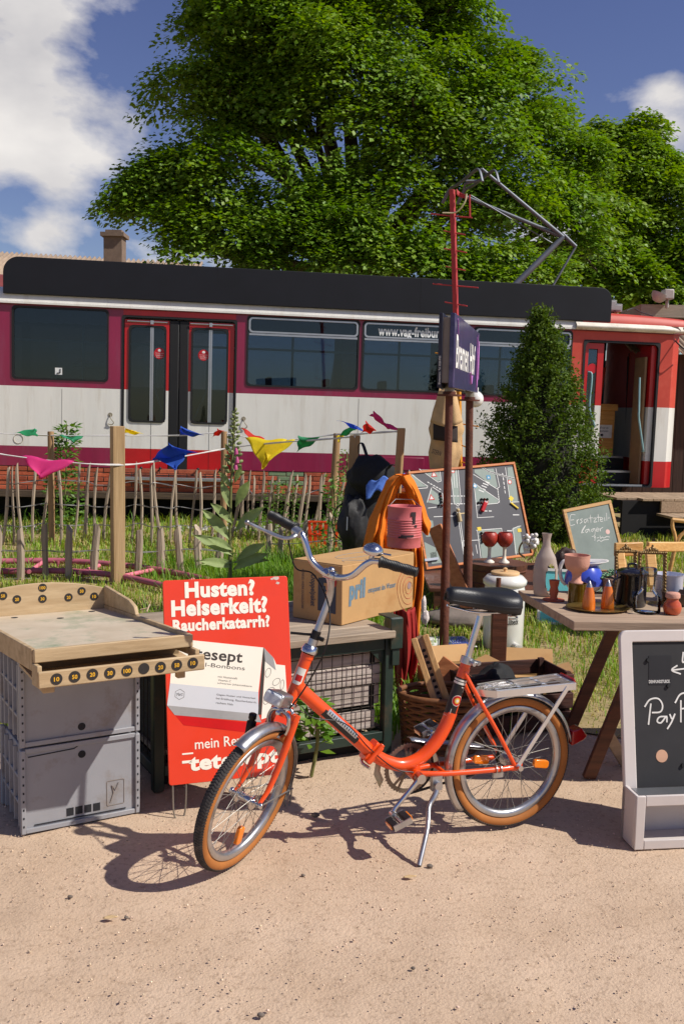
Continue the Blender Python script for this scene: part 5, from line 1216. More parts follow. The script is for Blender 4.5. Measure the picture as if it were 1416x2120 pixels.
# posts -------------------------------------------------------------------------
m_post = mat('round_stake', c(150, 116, 78), .85, col2=c(176, 142, 100), stretch=(14, 14, 1.2), scale=1, bump=.4, bscale=2.5, dirt=c(110, 88, 62), dscale=.8)
m_pst2 = mat('square_post', c(160, 128, 88), .85, col2=c(190, 158, 116), stretch=(18, 18, 1), scale=1, bump=.5, bscale=3)
def stake(px_, ytop, Y, wpx, label, sq=False, tilt=0.0, foot=None):
    t_ = D(px_, ytop, Y); r_ = wpx / FPX * Y / 2; z1 = t_.z; b = MB()
    if sq: b.box((0, 0, z1 / 2), (2 * r_, 2 * r_, z1), None)
    else: b.tube([(0, 0, -.02), (tilt * .5, 0, z1 * .5), (tilt, 0, z1 - .01), (tilt, 0, z1)], [r_ * 1.05, r_, r_, r_ * .93], 14)
    if sq: b.v = [tuple(Matrix.Rotation(.5, 3, 'Z') @ Vector(v)) for v in b.v]
    o_ = b.build('fence_post', m_pst2 if sq else m_post, at=(0, 0, 0), bev=.004 if sq else 0); o_.location = (t_.x - tilt, t_.y, 0)
    return tag(o_, label, 'post', 'wooden posts along the garden fence')
stake(105, 893, 11.13, 13, 'thin round stake at far left behind the front picket row')
pA = stake(243, 882, 8.75, 25, 'thick pale wooden post carrying the flag string at left', True)
stake(464, 893, 10.9, 13, 'round stake beside the tall foxglove in front of the tram doors')
stake(698, 897, 10.4, 15, 'round stake just left of the black backpack', tilt=.06)
stake(735, 901, 7.3, 22, 'wooden post holding the black backpack', tilt=.04)
stake(831, 886, 6.35, 17, 'wooden post under the orange jacket', tilt=.06)
m_gap = mat('post_crack', c(70, 50, 34), .9)

# picket fences -----------------------------------------------------------------
m_pick = mat('chestnut_picket', c(148, 130, 110), .9, col2=c(186, 168, 146), stretch=(30, 30, 2), scale=1, bump=.5, bscale=3, rnd=.2)
m_wire = mat('galvanised_wire', c(150, 148, 146), .5, metal=.7)
def picket_mesh(seed):
    random.seed(seed); b = MB(); n = 6; pts = [(random.uniform(-.012, .012) * (i / n), random.uniform(-.01, .01), i / n) for i in range(n + 1)]
    rs = [random.uniform(.85, 1.1) for _ in pts]; rs[-1] *= .85
    b.tube(pts, rs, 6, flat=1.15); b.sm = [False] * len(b.f); return b
PK = []
for s_ in range(6):
    b = picket_mesh(s_ + 3); zs = [v[2] for v in b.v]
    PK.append(b)
def picket_fence(name, label, pk, wires, wr=.0035):
    base = G(pk[0][0], pk[0][1]); t = thing('picket_fence', label, 'fence', Vector((base.x, base.y, 0)))
    feet = []
    for i, (px_, fy, ty, wpx, lean) in enumerate(pk):
        p = G(px_, fy); h = D(px_, ty, p.y).z; r_ = wpx / FPX * p.y / 2 * (.82 if wpx < 9 else 1.1); src = PK[i % 6]; b = MB()
        b.v = [((v[0] - int(0)) * r_ if False else (v[0] if abs(v[0]) < 0 else v[0]) * r_ , v[1] * r_, v[2] * (h + .03) - .03) for v in src.v]
        b.v = [(x_ + lean * z_ + .012 * math.sin(z_ * 5 + i), y_, z_) for x_, y_, z_ in b.v]; b.f, b.mi, b.sm = list(src.f), list(src.mi), list(src.sm)
        o_ = b.build('picket', m_pick, t); o_.location = (p.x - base.x, p.y - base.y, 0); feet.append((p, h, lean))
    for fz in wires:
        b = MB(); pts = []
        for i, (p, h, l_) in enumerate(feet):
            z_ = h * fz; pts.append((p.x - base.x + l_ * z_, p.y - base.y - .02, z_ + .01 * math.sin(i * 1.7)))
        b.tube(bez(pts, 3), wr, 5); b2_ = MB()
        b.tube(bez([(x_, y_ + .04, z_ + .006 * math.cos(i * 2.1)) for i, (x_, y_, z_) in enumerate(pts)], 3), wr, 5)
        b.build('wire', m_wire, t)
    return t
random.seed(5)
xsb = [5, 27, 46, 68, 88, 130, 152, 172, 193, 213, 256, 275, 293, 312, 330, 351, 371, 394, 415, 436, 452]
picket_fence('', 'row of thin grey pickets in front of the tram, left part, tied with wire', [(x_, 1128 + random.uniform(-4, 4), 966 + random.uniform(-6, 9) + (x_ - 200) * .02, random.uniform(5.5, 8), random.uniform(-.08, .12)) for x_ in xsb], (.25, .5, .8))
xsb = [478, 496, 512, 524, 537, 550, 564, 577, 590, 603, 617, 630, 643, 655, 668, 680, 691]
picket_fence('', 'row of close set thin pickets between the foxglove and the backpack', [(x_, 1118 + random.uniform(-4, 4), 985 + random.uniform(-8, 8) , random.uniform(5.5, 8), random.uniform(.0, .2)) for x_ in xsb], (.3, .75))
picket_fence('', 'low row of weathered pickets behind the game board', [(x_, 1203 - (x_ - 40) * .03 + random.uniform(-2, 2), 1088 + random.uniform(-7, 7) + x_ * .01, random.uniform(10, 14), random.uniform(-.06, .08)) for x_ in (-8, 40, 92, 142, 196, 240, 285, 330, 372, 411, 455)], (.55, .02))
picket_fence('', 'few short pickets in the long grass beside the orange toy', [(x_, 1165, y_, 9, .03) for x_, y_ in ((553, 1085), (577, 1092), (630, 1080), (683, 1068), (708, 1078))], (.5,))

# bunting ------------------------------------------------------------------------
FLC = dict(pink=c(232, 70, 150), blue=c(56, 104, 200), yellow=c(240, 222, 40), green=c(70, 170, 120), teal=c(110, 210, 176), red=c(220, 64, 50))
def flag_mat(k): return mat('flag_' + k, FLC[k], .7, var=.08, trans=.5)
def bunting(label, pts, flags):
    P = [D(*p) for p in pts]; t = thing('bunting', label, 'bunting', P[0]); b = MB(); b.tube(bez(P, 8), .0055, 5); b.tube(bez([q + Vector((0, .006, .008 * (-1) ** i)) for i, q in enumerate(P)], 8), .004, 5)
    b.build('string', mat('flag_string', c(214, 210, 204), .8), t, world=True)
    for k, a, e_, tip, Y in flags:
        mx_, my_ = (a[0] + e_[0] + tip[0]) / 3, (a[1] + e_[1] + tip[1]) / 3; a, e_, tip = [(mx_ + (p_[0] - mx_) * 1.22, my_ + (p_[1] - my_) * 1.22) for p_ in (a, e_, tip)]
        A_, E_, T_ = D(a[0], a[1], Y), D(e_[0], e_[1], Y - .05), D(tip[0], tip[1], Y - .12)
        def fn(u, v):
            p = A_.lerp(E_, u).lerp(T_, v); w_ = math.sin(u * 7 + v * 4 + a[0]) * .016 * (.3 + v); return p + Vector((.01 * math.sin(v * 9 + u * 5), w_, .012 * math.sin(u * 9 + v * 3)))
        b = MB(); b.grid(fn, 10, 8); b.build('flag_' + ('pennant'), flag_mat(k), t, world=True, thick=.0015)
    return t
bunting('near string of coloured pennants sagging past the thick wooden post', [(-30, 936, 8.55), (100, 953, 8.6), (240, 963, 8.68), (330, 953, 9.2), (463, 930, 10.7), (560, 917, 9.6), (660, 911, 8.4), (735, 903, 7.25)],
        [('pink', (50, 947), (145, 957), (85, 985), 8.6), ('blue', (318, 953), (402, 938), (352, 922), 9.2), ('blue', (322, 950), (380, 944), (362, 968), 9.2), ('yellow', (515, 910), (588, 914), (545, 962), 9.8), ('yellow', (552, 918), (606, 914), (556, 950), 9.8), ('green', (618, 932), (664, 906), (622, 906), 8.8)])
bunting('far string of coloured pennants tied along the thin stakes', [(-30, 896, 11.2), (105, 901, 11.1), (240, 902, 11.0), (370, 901, 11.0), (463, 897, 10.9), (560, 912, 10.7), (697, 900, 10.35), (740, 898, 9), (790, 896, 7.5), (831, 892, 6.4)],
        [('teal', (34, 897), (76, 903), (72, 890), 11.1), ('green', (122, 902), (170, 904), (150, 912), 11.1), ('yellow', (258, 897), (294, 898), (264, 889), 11), ('blue', (374, 901), (418, 901), (378, 886), 11), ('red', (440, 905), (464, 893), (452, 890), 10.8), ('red', (502, 889), (545, 908), (520, 910), 10.6),
         ('green', (700, 905), (735, 892), (728, 883), 9.6), ('yellow', (697, 905), (712, 898), (702, 912), 9.8), ('blue', (703, 873), (755, 894), (735, 882), 8.8), ('red', (750, 895), (778, 893), (760, 876), 8), ('pink', (768, 862), (826, 890), (800, 880), 7), ('pink', (768, 862), (778, 855), (800, 882), 7)])

# backpack, blue cloth, jacket, tin ------------------------------------------------------
m_bk = mat('black_nylon', c(17, 17, 18), .8, var=.3, scale=8, bump=.25, bscale=35)
def lump(b, cen, rad, seed, amp=.12, nu=26, nv=18, fold=0.0, fq=6):
    cen = Vector(cen)
    def fn(u, v):
        a, e_ = 2 * math.pi * u, math.pi * (v - .5); q = Vector((math.cos(a) * math.cos(e_), math.sin(a) * math.cos(e_), math.sin(e_)))
        k = 1 + amp * noise.noise(q * 1.7 + Vector((seed, 0, 0))) * 2 + fold * math.sin(fq * a + 5 * q.z + seed) * math.cos(e_) + amp * .6 * noise.noise(q * 5 + Vector((0, seed, 0)))
        return cen + Vector((q.x * rad[0], q.y * rad[1], q.z * rad[2])) * k
    return b.grid(fn, nu, nv)
bpc = D(748, 1050, 7.0); bp = thing('backpack', 'black backpack hanging on a wooden post behind the carton', 'backpack', Vector((bpc.x, bpc.y, .3)))
b = MB(); lump(b, D(752, 1055, 7.0), (.155, .13, .36), 3, .10, fold=.03); b.build('main_bag', m_bk, bp, world=True)
b = MB(); lump(b, D(770, 985, 6.9), (.17, .12, .14), 8, .10, fold=.02); b.build('lid', m_bk, bp, world=True)
b = MB(); lump(b, D(732, 1085, 6.84), (.10, .09, .20), 5, .16, fold=.05, fq=9); b.build('front_pocket', mat('black_nylon_sheen', c(30, 29, 30), .65, var=.3, scale=8, bump=.3, bscale=25), bp, world=True)
for pts in ([(745, 960, 7.05), (742, 925, 7.1), (750, 918, 7.1), (760, 945, 7.0), (765, 955, 6.95)], [(800, 975, 6.85), (812, 962, 6.8), (830, 972, 6.75), (838, 985, 6.7)], [(710, 1040, 7.0), (692, 1060, 7.0), (690, 1100, 7.0), (715, 1125, 7.0)]):
    b = MB(); b.tube(bez([D(*p) for p in pts], 6), .014, 6, flat=.3); b.build('strap', m_bk, bp, world=True)
b = MB(); b.tube([D(719, 1070, 6.73), D(718, 1098, 6.72)], .004, 5); b.build('zip_pull', m_slv, bp, world=True)
b = MB()
def bluef(u, v):
    p = D(758 + 80 * u, 1006 - 32 * u + 28 * v - 6 * math.sin(u * 6), 6.72 - .1 * u - .06 * v); return p + Vector((0, .02 * math.sin(u * 13 + v * 5), .014 * math.sin(u * 17 + v * 3)))
b.grid(bluef, 20, 10); q = D(800, 1010, 6.7); mesh_thing(b, 'blue_cloth', mat('blue_cotton', c(84, 122, 200), .85, bump=.2, bscale=60), 'blue cloth stuffed between the black backpack and the orange jacket', 'cloth', Vector((q.x, q.y, q.z)), thick=.006)
m_jk = mat('orange_canvas', c(222, 118, 8), .85, var=.06, scale=6, bump=.25, bscale=160)
jc = D(826, 985, 6.2); jk = thing('orange_jacket', 'orange canvas jacket draped over a post behind the pink tin', 'jacket', Vector((jc.x, jc.y, .5)))
def drape(edges, Y, seed, dep=.09, nf=3.2):
    ys_ = [e_[0] for e_ in edges]; b = MB()
    def fn(u, v):
        y_ = ys_[0] + (ys_[-1] - ys_[0]) * v; l_ = np.interp(y_, ys_, [e_[1] for e_ in edges]); r_ = np.interp(y_, ys_, [e_[2] for e_ in edges])
        s_ = 1 - abs(2 * u - 1); front = u < .5; k_ = math.sin(math.pi * s_) ** .6
        fl_ = math.sin(nf * 2 * math.pi * s_ + seed + 2.2 * noise.noise((s_ * 2, v * 3, seed))) * (.25 + .75 * v)
        d_ = -dep * k_ - .035 * fl_ * k_ - .05 * noise.noise((s_ * 3, v * 4, seed + 5)) * k_ if front else .6 * dep * k_
        jag = 4 * noise.noise((v * 6, seed, 0)); return D(l_ + (r_ - l_) * s_ + jag * (1 if s_ > .5 else -1) * .5, y_ + 5 * math.sin(s_ * 6 + seed) * v, Y) + Vector((0, d_, 0))
    b.grid(fn, 56, 30); return b
drape([(1020, 800, 858), (1060, 792, 868), (1110, 785, 872), (1172, 780, 872)], 6.32, 1.0, .06).build('body', m_jk, jk, world=True)
drape([(983, 816, 842), (992, 800, 838), (1010, 793, 826), (1040, 780, 814), (1070, 764, 808), (1105, 756, 806), (1150, 748, 812), (1172, 746, 815)], 6.22, 2.0, .12).build('left_side', m_jk, jk, world=True)
drape([(982, 818, 848), (992, 822, 856), (1010, 836, 866), (1040, 846, 876), (1065, 850, 884), (1085, 856, 892), (1100, 866, 890)], 6.2, 4.0, .10, 2.2).build('sleeve', m_jk, jk, world=True)
b = MB()
def hang(u, v):
    p = D(846 + 26 * u + 4 * math.sin(v * 5), 1130 + 185 * v, 6.0); return p + Vector((0, .035 * math.sin(u * 11 + v * 2), 0))
b.grid(hang, 14, 16); b.build('hanging_tail', m_jk, jk, world=True, thick=.006)
m_rc = mat('dark_red_cloth', c(150, 22, 14), .8, var=.12, scale=6, bump=.2, bscale=90)
b = MB()
def redc(u, v):
    w_ = (46 - 30 * max(0, v - .55) / .45); x_ = 838 - 4 * v + (u - .5) * w_ + 6 * math.sin(v * 4); p = D(x_, 1262 + 205 * v, 5.35); return p + Vector((0, .05 * math.sin(u * 8 + v * 3) + .02 * math.sin(u * 21), 0))
b.grid(redc, 18, 22); q = D(838, 1470, 5.35); mesh_thing(b, 'red_cloth', m_rc, 'dark red cloth hanging down beside the pallet cage below the carton', 'cloth', Vector((q.x, q.y, q.z)), thick=.008)
m_tin = mat('pink_tin_paint', c(206, 104, 104), .5, var=.06, scale=7, dirt=c(168, 84, 76), dscale=6)
tq = D(836, 1131, 5.75); tin = thing('tin_can', 'large ribbed pink tin can hanging in front of the orange jacket', 'tin', tq)
rt, ht = .098, .235; prof = [(0, 0.004), (rt, 0.0), (rt, .02)]
for i in range(8): z_ = .055 + i * .0145; prof += [(rt, z_), (rt * 1.03, z_ + .005), (rt, z_ + .010)]
prof += [(rt, .215), (rt * 1.03, ht), (rt * 1.0, ht + .002), (rt * .97, ht - .003), (rt * .965, .03), (0, .02)]
b = MB(); b.lathe(prof, 40); b.build('can_body', m_tin, tin)
b = MB()
def stencil(x0, x1, z0, z1): b.grid(lambda u, v: (rt * 1.034 * math.sin(x0 + (x1 - x0) * u), -rt * 1.034 * math.cos(x0 + (x1 - x0) * u), z0 + (z1 - z0) * v), 6, 2)
stencil(.3, .62, .185, .21); stencil(.42, .6, .14, .185); stencil(.55, .72, .12, .135); stencil(-.25, .5, .065, .078); stencil(-.4, .1, .058, .068); b.build('stencil', mat('stencil_black', c(52, 34, 38), .7), tin)
b = MB(); b.tube([(-.09, .0, ht), (-.05, .10, ht + .03), (.05, .10, ht + .03), (.09, 0, ht)], .002, 5); b.build('hanging_wire', m_wire, tin)

# sign on rusty poles -------------------------------------------------------------
m_rust = mat('rusty_pipe', c(92, 48, 32), .8, var=.25, scale=14, bump=.35, bscale=70, dirt=c(124, 72, 42), dscale=8)
spL = Vector((.665, 6.22, 0)); spR = Vector((.955, 7.35, 0)); dv = (spR - spL).normalized()
ss = thing('station_sign', 'dark blue double sided station name sign on two rusty pipes', 'sign', spL)
TL_ = D(943, 645, 6.05); BL2 = D(943, 800, 6.05); TR_ = D(993, 690, 7.62)
m_nav = mat('navy_enamel', c(36, 33, 84), .4, var=.15, scale=4, coat=.3, dirt=c(96, 84, 130), dscale=3)
MSS = fr(Vector((TL_.x, TL_.y, 1.735)), Vector((TR_.x - TL_.x, TR_.y - TL_.y, 0)), (0, 0, 1)); LN = Vector((TR_.x - TL_.x, TR_.y - TL_.y, 0)).length
b = MB(); b.b2((0, 0, -.03), (LN, .445, 0)); b.v = [tuple(MSS @ Vector(v)) for v in b.v]; pn = b.build('face_panel', m_nav, ss, world=True, bev=.003)
b = MB(); b.b2((0, 0, -.098), (LN, .445, -.073)); b.v = [tuple(MSS @ Vector(v)) for v in b.v]; b.build('back_panel', mat('navy_dark', c(22, 22, 44), .5), ss, world=True, bev=.003)
b = MB(); b.b2((.012, .03, -.0725), (LN - .02, .42, -.031)); b.v = [tuple(MSS @ Vector(v)) for v in b.v]; b.build('core', mat('core_grey', c(128, 118, 108), .7), ss, world=True)
b = MB(); b.text('Bremen Hbf', .09, .12, LN * .80, .33, .002, MSS, .015); b.build('lettering', m_white_print, pn, world=True)
b = MB(); b.text('Kontermann Tel. 0234-12345', -.125, .0, .0, .0 + .01, .0) if False else None
M2 = MSS @ fr((-.0012, .02, -.1375), (0, 1, 0), (0, 0, -1)) if False else None
b = MB(); Mv = MSS @ Matrix(((0, 0, -1, -.0015), (1, 0, 0, .02), (0, -1, 0, -.079), (0, 0, 0, 1))); b.text('Bluetenmann  Tel. 0228-9705', .0, .0, .17, .012, 0, Mv); b.build('edge_lettering', m_white_print, ss, world=True)
m_grf = mat('graffiti_pink', c(206, 130, 206), .5); b = MB()
for s_ in ([(.88, .40), (.93, .05), (.97, .38), (.99, .1)], [(.9, .42), (.87, .2), (.92, .02)], [(.60, .13), (.64, .05), (.67, .11)], [(.08, .42), (.10, .33)]):
    b.tube(bez([MSS @ Vector((x_ * LN, y_, .002)) for x_, y_ in s_], 6), .010, 5, flat=.3)
b.build('graffiti', m_grf, pn, world=True)
for base, top_z, nm, r_ in ((spL, 1.66, 0, .024), (spR, 1.64, 1, .028)):
    b = MB(); tp = Vector((base.x + (-.03 if nm == 0 else .0), base.y, top_z)); bs = Vector(base); tp = D(930 if nm == 0 else 972, 820 if nm == 0 else 830, base.y)
    b.tube([bs, bs.lerp(tp, .35), bs.lerp(tp, .36), tp], [r_ * 1.25, r_ * 1.2, r_, r_], 14); b.build('pole', m_rust, ss, world=True)
    b = MB(); b.tube([tp, tp + Vector((0, 0, .012))], .075, 14); b.tube([tp + Vector((0, 0, .012)), tp + Vector((0, 0, .03))], .04, 8); b.build('flange', m_rust, ss, world=True)
    b = MB(); b.tube([tp + Vector((0, 0, .03)), tp + Vector((0, 0, .16))], .032, 12); b.build('sleeve', mat('zinc_tube', c(140, 132, 118), .5, metal=.5), ss, world=True)
b = MB(); lump(b, (spR.x, spR.y, .06), (.30, .26, .075), 4, .1); mesh_thing(b, 'stone_base', mat('base_stone', c(126, 114, 104), .9, bump=.4, bscale=30), 'flat grey stone base under the right rusty sign pole', 'stone', (spR.x, spR.y, 0))

# painted mast with spikes -----------------------------------------------------------
mt_ = thing('painted_mast', 'tall square mast, red above and yellow below, with rows of short spikes', 'mast', Vector((D(955, 1150, 9.4).x, 9.4, 0)))
m_mr = mat('mast_red', c(176, 52, 54), .7, var=.1, scale=8, dirt=c(130, 40, 36), dscale=5); m_my = mat('mast_yellow', c(206, 136, 16), .7, dirt=c(120, 68, 28), dscale=6)
pt_, pm, pb = D(936, 392, 9.4), D(948, 800, 9.4), D(956, 1150, 9.4); pb.z = 0
b = MB(); b.beam(pm, pt_, .043, .043, up=(.5, 1, 0)); b.build('red_shaft', m_mr, mt_, world=True, bev=.003)
b = MB(); b.beam(pb, pm - (pm - pb).normalized() * .002, .050, .050, up=(.5, 1, 0)); b.build('yellow_shaft', m_my, mt_, world=True, bev=.003)
for y_, l_, r__ in ((445, 46, 40), (480, 20, 24), (517, 20, 26), (554, 18, 22), (590, 46, 48), (628, 22, 24), (733, 45, 0), (878, 10, 40), (920, 6, 12), (955, 6, 14)):
    f_ = (y_ - 392) / (800 - 392); xm = 936 + (948 - 936) * f_; b = MB(); b.tube([D(xm - l_, y_ - 3, 9.4 + .1), D(xm + r__, y_ + 5, 9.4 - .1)], .006, 6); b.build('spike', m_mr if y_ < 700 else m_my, mt_, world=True)
b = MB(); b.tube([D(973, 450, 9.4), D(972, 402, 9.4)], .008, 6); b.build('spike', m_mr, mt_, world=True)
b = MB()
b.grid(lambda u, v: D(945 + 22 * u, 390 + 16 * u + 12 * v - 5 * u * v, 9.35) + Vector((0, .03 * math.sin(u * 5), 0)), 6, 4); b.build('rag', m_mr, mt_, world=True, thick=.004)
b = MB(); b.tube(bez([D(966, 400, 9.3), D(962, 418, 9.3), D(945, 438, 9.32), D(916, 440, 9.35)], 6), .007, 6); b.build('rope', mat('rope', c(200, 186, 150), .8), mt_, world=True)
# burlap sack
m_bur = mat('burlap', c(200, 164, 118), .95, var=.12, scale=10, bump=.5, bscale=220)
sq_ = D(925, 965, 9.15); sk = thing('burlap_sack', 'burlap sack tied to the yellow mast behind the traffic board', 'sack', Vector((sq_.x, 9.15, 1.0)))
b = MB()
def sack(u, v):
    a = 2 * math.pi * u; y_ = 805 + 165 * v; w_ = np.interp(v, [0, .25, .5, .62, .8, 1], [14, 24, 34, 30, 33, 27]); f_ = 1 + .12 * math.sin(5 * a + 3 * v) + .1 * noise.noise((math.cos(a) * 2, math.sin(a) * 2, v * 5))
    return D(926 - 8 * v, y_, 9.2) + Vector((w_ / FPX * 9.2 * f_ * math.cos(a), .8 * w_ / FPX * 9.2 * f_ * math.sin(a), 0))
b.grid(sack, 40, 20); b.build('sack_body', m_bur, sk, world=True)
b = MB()
def flapf(u, v):
    w_ = 24 + 26 * v; return D(926 - 2 * v + (u - .5) * w_ * 1.35, 803 + 70 * v + 10 * math.sin(u * 3.1), 8.98) + Vector((0, -.05 * math.sin(u * 3.14) + .015 * math.sin(u * 14), 0))
b.grid(flapf, 16, 10); b.build('sack_flap', m_bur, sk, world=True, thick=.008)
b = MB(); b.grid(lambda u, v: D(897 + 50 * u, 876 + 34 * v + 6 * u, 9.02) + Vector((0, -.10 * math.sin(u * 3.1), 0)), 10, 4); b.build('dark_print', mat('sack_print', c(48, 36, 32), .9), sk, world=True, thick=.004)
MSK = fr(D(893, 938, 8.94), (1, 0, -.30), (0, 0, 1)); b = MB(); b.text('STERN', 0, 0, .085, .042, 0, MSK, .02); b.build('sack_lettering', MC['sack_print'], sk, world=True)
# globe lamp
gq = D(984, 826, 7.75); gl_ = thing('globe_lamp', 'white glass globe lamp hanging behind the station sign', 'lamp', Vector((gq.x, gq.y, gq.z - .07)))
m_glb = mat('opal_glass', c(236, 232, 226), .2, coat=.5); b = MB(); b.ball(gq, .064, 20, 14); b.build('globe', m_glb, gl_, world=True)
b = MB(); b.tube([gq + Vector((0, 0, .05)), gq + Vector((0, 0, .09))], .022, 12); b.build('neck', m_glb, gl_, world=True)
b = MB(); b.tube([gq + Vector((0, 0, .09)), gq + Vector((-.08, -.25, .115))], .005, 6); b.build('wire', m_wire, gl_, world=True)

# traffic board ---------------------------------------------------------------------
PBL, PBR, PTL = D(882, 1180, 8.60), D(1090, 1152, 9.0), D(843, 966, 8.85)
MP = fr(PBL, PBR - PBL, PTL - PBL); PW, PH = (PBR - PBL).length, .90
tbd = thing('traffic_board', 'framed grey magnetic traffic lesson board leaning behind the rusty poles', 'board', MP)
def TP(px_, py_): return on(MP, px_, py_)
PW = TP(1086, 1060)[0]; PH = TP(960, 966)[1]
m_frm = wood('board_frame_wood', (190, 104, 44), (214, 130, 66), .5); m_asp = mat('board_asphalt', c(74, 72, 76), .55, var=.06, scale=3); m_bgr = mat('board_grey_green', c(140, 152, 142), .55, var=.04); m_bwh = mat('board_white', c(226, 224, 218), .6)
for a, e_ in (((0, 0), (PW, .022)), ((0, PH - .022), (PW, PH)), ((0, .0225), (.022, PH - .0225)), ((PW - .022, .0225), (PW, PH - .0225))): b = MB(); b.b2((a[0], a[1], -.02), (e_[0], e_[1], .012)); b.build('frame_rail', m_frm, tbd, bev=.003)
b = MB(); b.b2((.02, .02, -.012), (PW - .02, PH - .02, 0)); ps = b.build('picture_plate', m_asp, tbd)
zb = .0008
def area(pts, m=m_bgr, z_=zb, nm='painted_field'):
    b = MB(); b.prism([TP(*p) for p in pts], z_ - .0006, z_); 
    o_ = b.build(nm, m, ps)
    return o_
area([(846, 972), (876, 1003), (884, 1006), (882, 1007), (862, 1008), (850, 1000)]); area([(872, 972), (908, 972), (912, 994), (905, 996)])
area([(892, 1012), (914, 1028), (916, 1045), (912, 1046), (885, 1040)]); area([(934, 972), (946, 972), (952, 1040), (944, 1046), (938, 1040)])
area([(982, 972), (1022, 970), (1030, 1008), (1024, 1010), (982, 978)]); area([(984, 1002), (1032, 1036), (1028, 1042), (992, 1044), (984, 1038)]); area([(1050, 968), (1065, 966), (1072, 1038), (1055, 1040)])
area([(990, 1096), (1036, 1096), (1042, 1150), (998, 1158)]); area([(1062, 1092), (1076, 1090), (1084, 1144), (1066, 1146)]); area([(878, 1075), (896, 1078), (900, 1110), (882, 1112)]); area([(890, 1145), (910, 1140), (914, 1165), (894, 1168)])
area([(878, 1122), (902, 1134), (905, 1160), (884, 1164)])
def lines(L, w_=.006, m=m_bwh, nm='road_line'):
    b = MB()
    for s_ in L:
        P = [TP(*p) for p in s_]
        for (x0, y0), (x1, y1) in zip(P, P[1:]): b.beam((x0, y0, zb + .0006), (x1, y1, zb + .0006), w_, .0008, up=(0, 0, 1), ext=w_ * .3)
    return b.build(nm, m, ps)
lines([[(846, 978), (878, 1002), (885, 1006), (884, 1010), (862, 1012)], [(868, 971), (906, 998), (913, 996), (910, 971)], [(895, 1008), (916, 1022), (918, 1048), (886, 1052)], [(893, 1010), (884, 1040)], [(932, 971), (940, 1042), (948, 1048), (954, 1040), (948, 971)], [(938, 971), (941, 1010)], [(944, 971), (946, 1010)],
       [(980, 982), (1028, 1012), (1034, 1008), (1026, 970)], [(981, 1000), (1034, 1036), (1030, 1042), (986, 1046)], [(981, 1000), (988, 1072), (1022, 1070)], [(1046, 968), (1056, 1040), (1074, 1039)], [(986, 1098), (1038, 1094), (1044, 1150)], [(988, 1098), (996, 1162)], [(1060, 1096), (1072, 1090), (1078, 1089)], [(1062, 1096), (1068, 1148)],
       [(945, 1050), (962, 1166)], [(949, 1050), (965, 1166)], [(957, 1120), (994, 1118)], [(957, 1122), (962, 1165)], [(975, 1130), (979, 1150)], [(985, 1128), (988, 1146)], [(898, 1070), (942, 1068)]])
lines([[(885 + i * 6, 998 + i * 3.4), (888 + i * 6, 999.7 + i * 3.4)] for i in range(5)] + [[(919, 1020 + i * 0), (919, 1020)]] + [[(925 + i * 7, 1027), (929 + i * 7, 1027)] for i in range(6)] + [[(925 + i * 7, 1043), (929 + i * 7, 1043)] for i in range(6)] + [[(1030 + i * .6, 1012 + i * 5), (1030.3 + i * .6, 1015 + i * 5)] for i in range(6)] + [[(994 + i * 9, 1058), (999 + i * 9, 1058)] for i in range(3)] + [[(1040 + i * 1.2, 980 + i * 9), (1041 + i * 1.2, 985 + i * 9)] for i in range(5)] + [[(1062, 1066), (1074, 1066)], [(1050, 1099), (1060, 1099)], [(924, 995), (928, 1010)], [(929, 995), (932, 1018)]], .009)
lines([[(1003 - i * 3, 996 + i * 4.6), (1013 - i * 3, 1000 + i * 4.6)] for i in range(5)], .010, nm='zebra_crossing')
lines([[(997, 967), (1012, 976), (1030, 982), (1068, 992)]], .016); lines([[(997, 967), (1012, 976), (1030, 982), (1068, 992)]], .010, m_asp, 'rail_track')
def signs(kind_, px_, py_, s_=.03):
    x_, y_ = TP(px_, py_); z_ = zb + .002; b = MB()
    if kind_ == 'tri': P = [(x_ + s_ * math.cos(R(90 + 120 * i)), y_ + s_ * math.sin(R(90 + 120 * i))) for i in range(3)]; P2 = [(x_ + s_ * .6 * math.cos(R(90 + 120 * i)), y_ + s_ * .6 * math.sin(R(90 + 120 * i))) for i in range(3)]; m1 = 'red'; 
    elif kind_ == 'dia': P = [(x_ + s_ * math.cos(R(90 * i)), y_ + s_ * math.sin(R(90 * i))) for i in range(4)]; P2 = None; m1 = 'yellow'
    elif kind_ == 'sq': P = rrect(x_ - s_ * .7, y_ - s_ * .7, x_ + s_ * .7, y_ + s_ * .7, .004); P2 = [(x_ - s_ * .4, y_ - s_ * .35), (x_ + s_ * .4, y_ - s_ * .35), (x_, y_ + s_ * .4)]; m1 = 'blue'
    elif kind_ == 'yel': P = rrect(x_ - s_ * .7, y_ - s_ * .6, x_ + s_ * .7, y_ + s_ * .6, .003); P2 = None; m1 = 'yellow'
    else: P = [(x_ + s_ * .75 * math.cos(a), y_ + s_ * .75 * math.sin(a)) for a in np.linspace(0, 6.283, 19)[:-1]]; P2 = [(x_ + s_ * .5 * math.cos(a), y_ + s_ * .5 * math.sin(a)) for a in np.linspace(0, 6.283, 19)[:-1]]; m1 = 'blue' if kind_ == 'blue' else 'red'
    mm = {'red': mat('magnet_red', c(206, 48, 30), .5), 'blue': mat('magnet_blue', c(70, 150, 190), .5), 'yellow': mat('magnet_yellow', c(232, 200, 50), .5)}[m1]
    b.prism(P, zb, z_); o_ = b.build('magnet_sign', mm, ps)
    if P2: b = MB(); b.prism(P2, z_, z_ + .0005); b.build('magnet_print', m_bwh, ps)
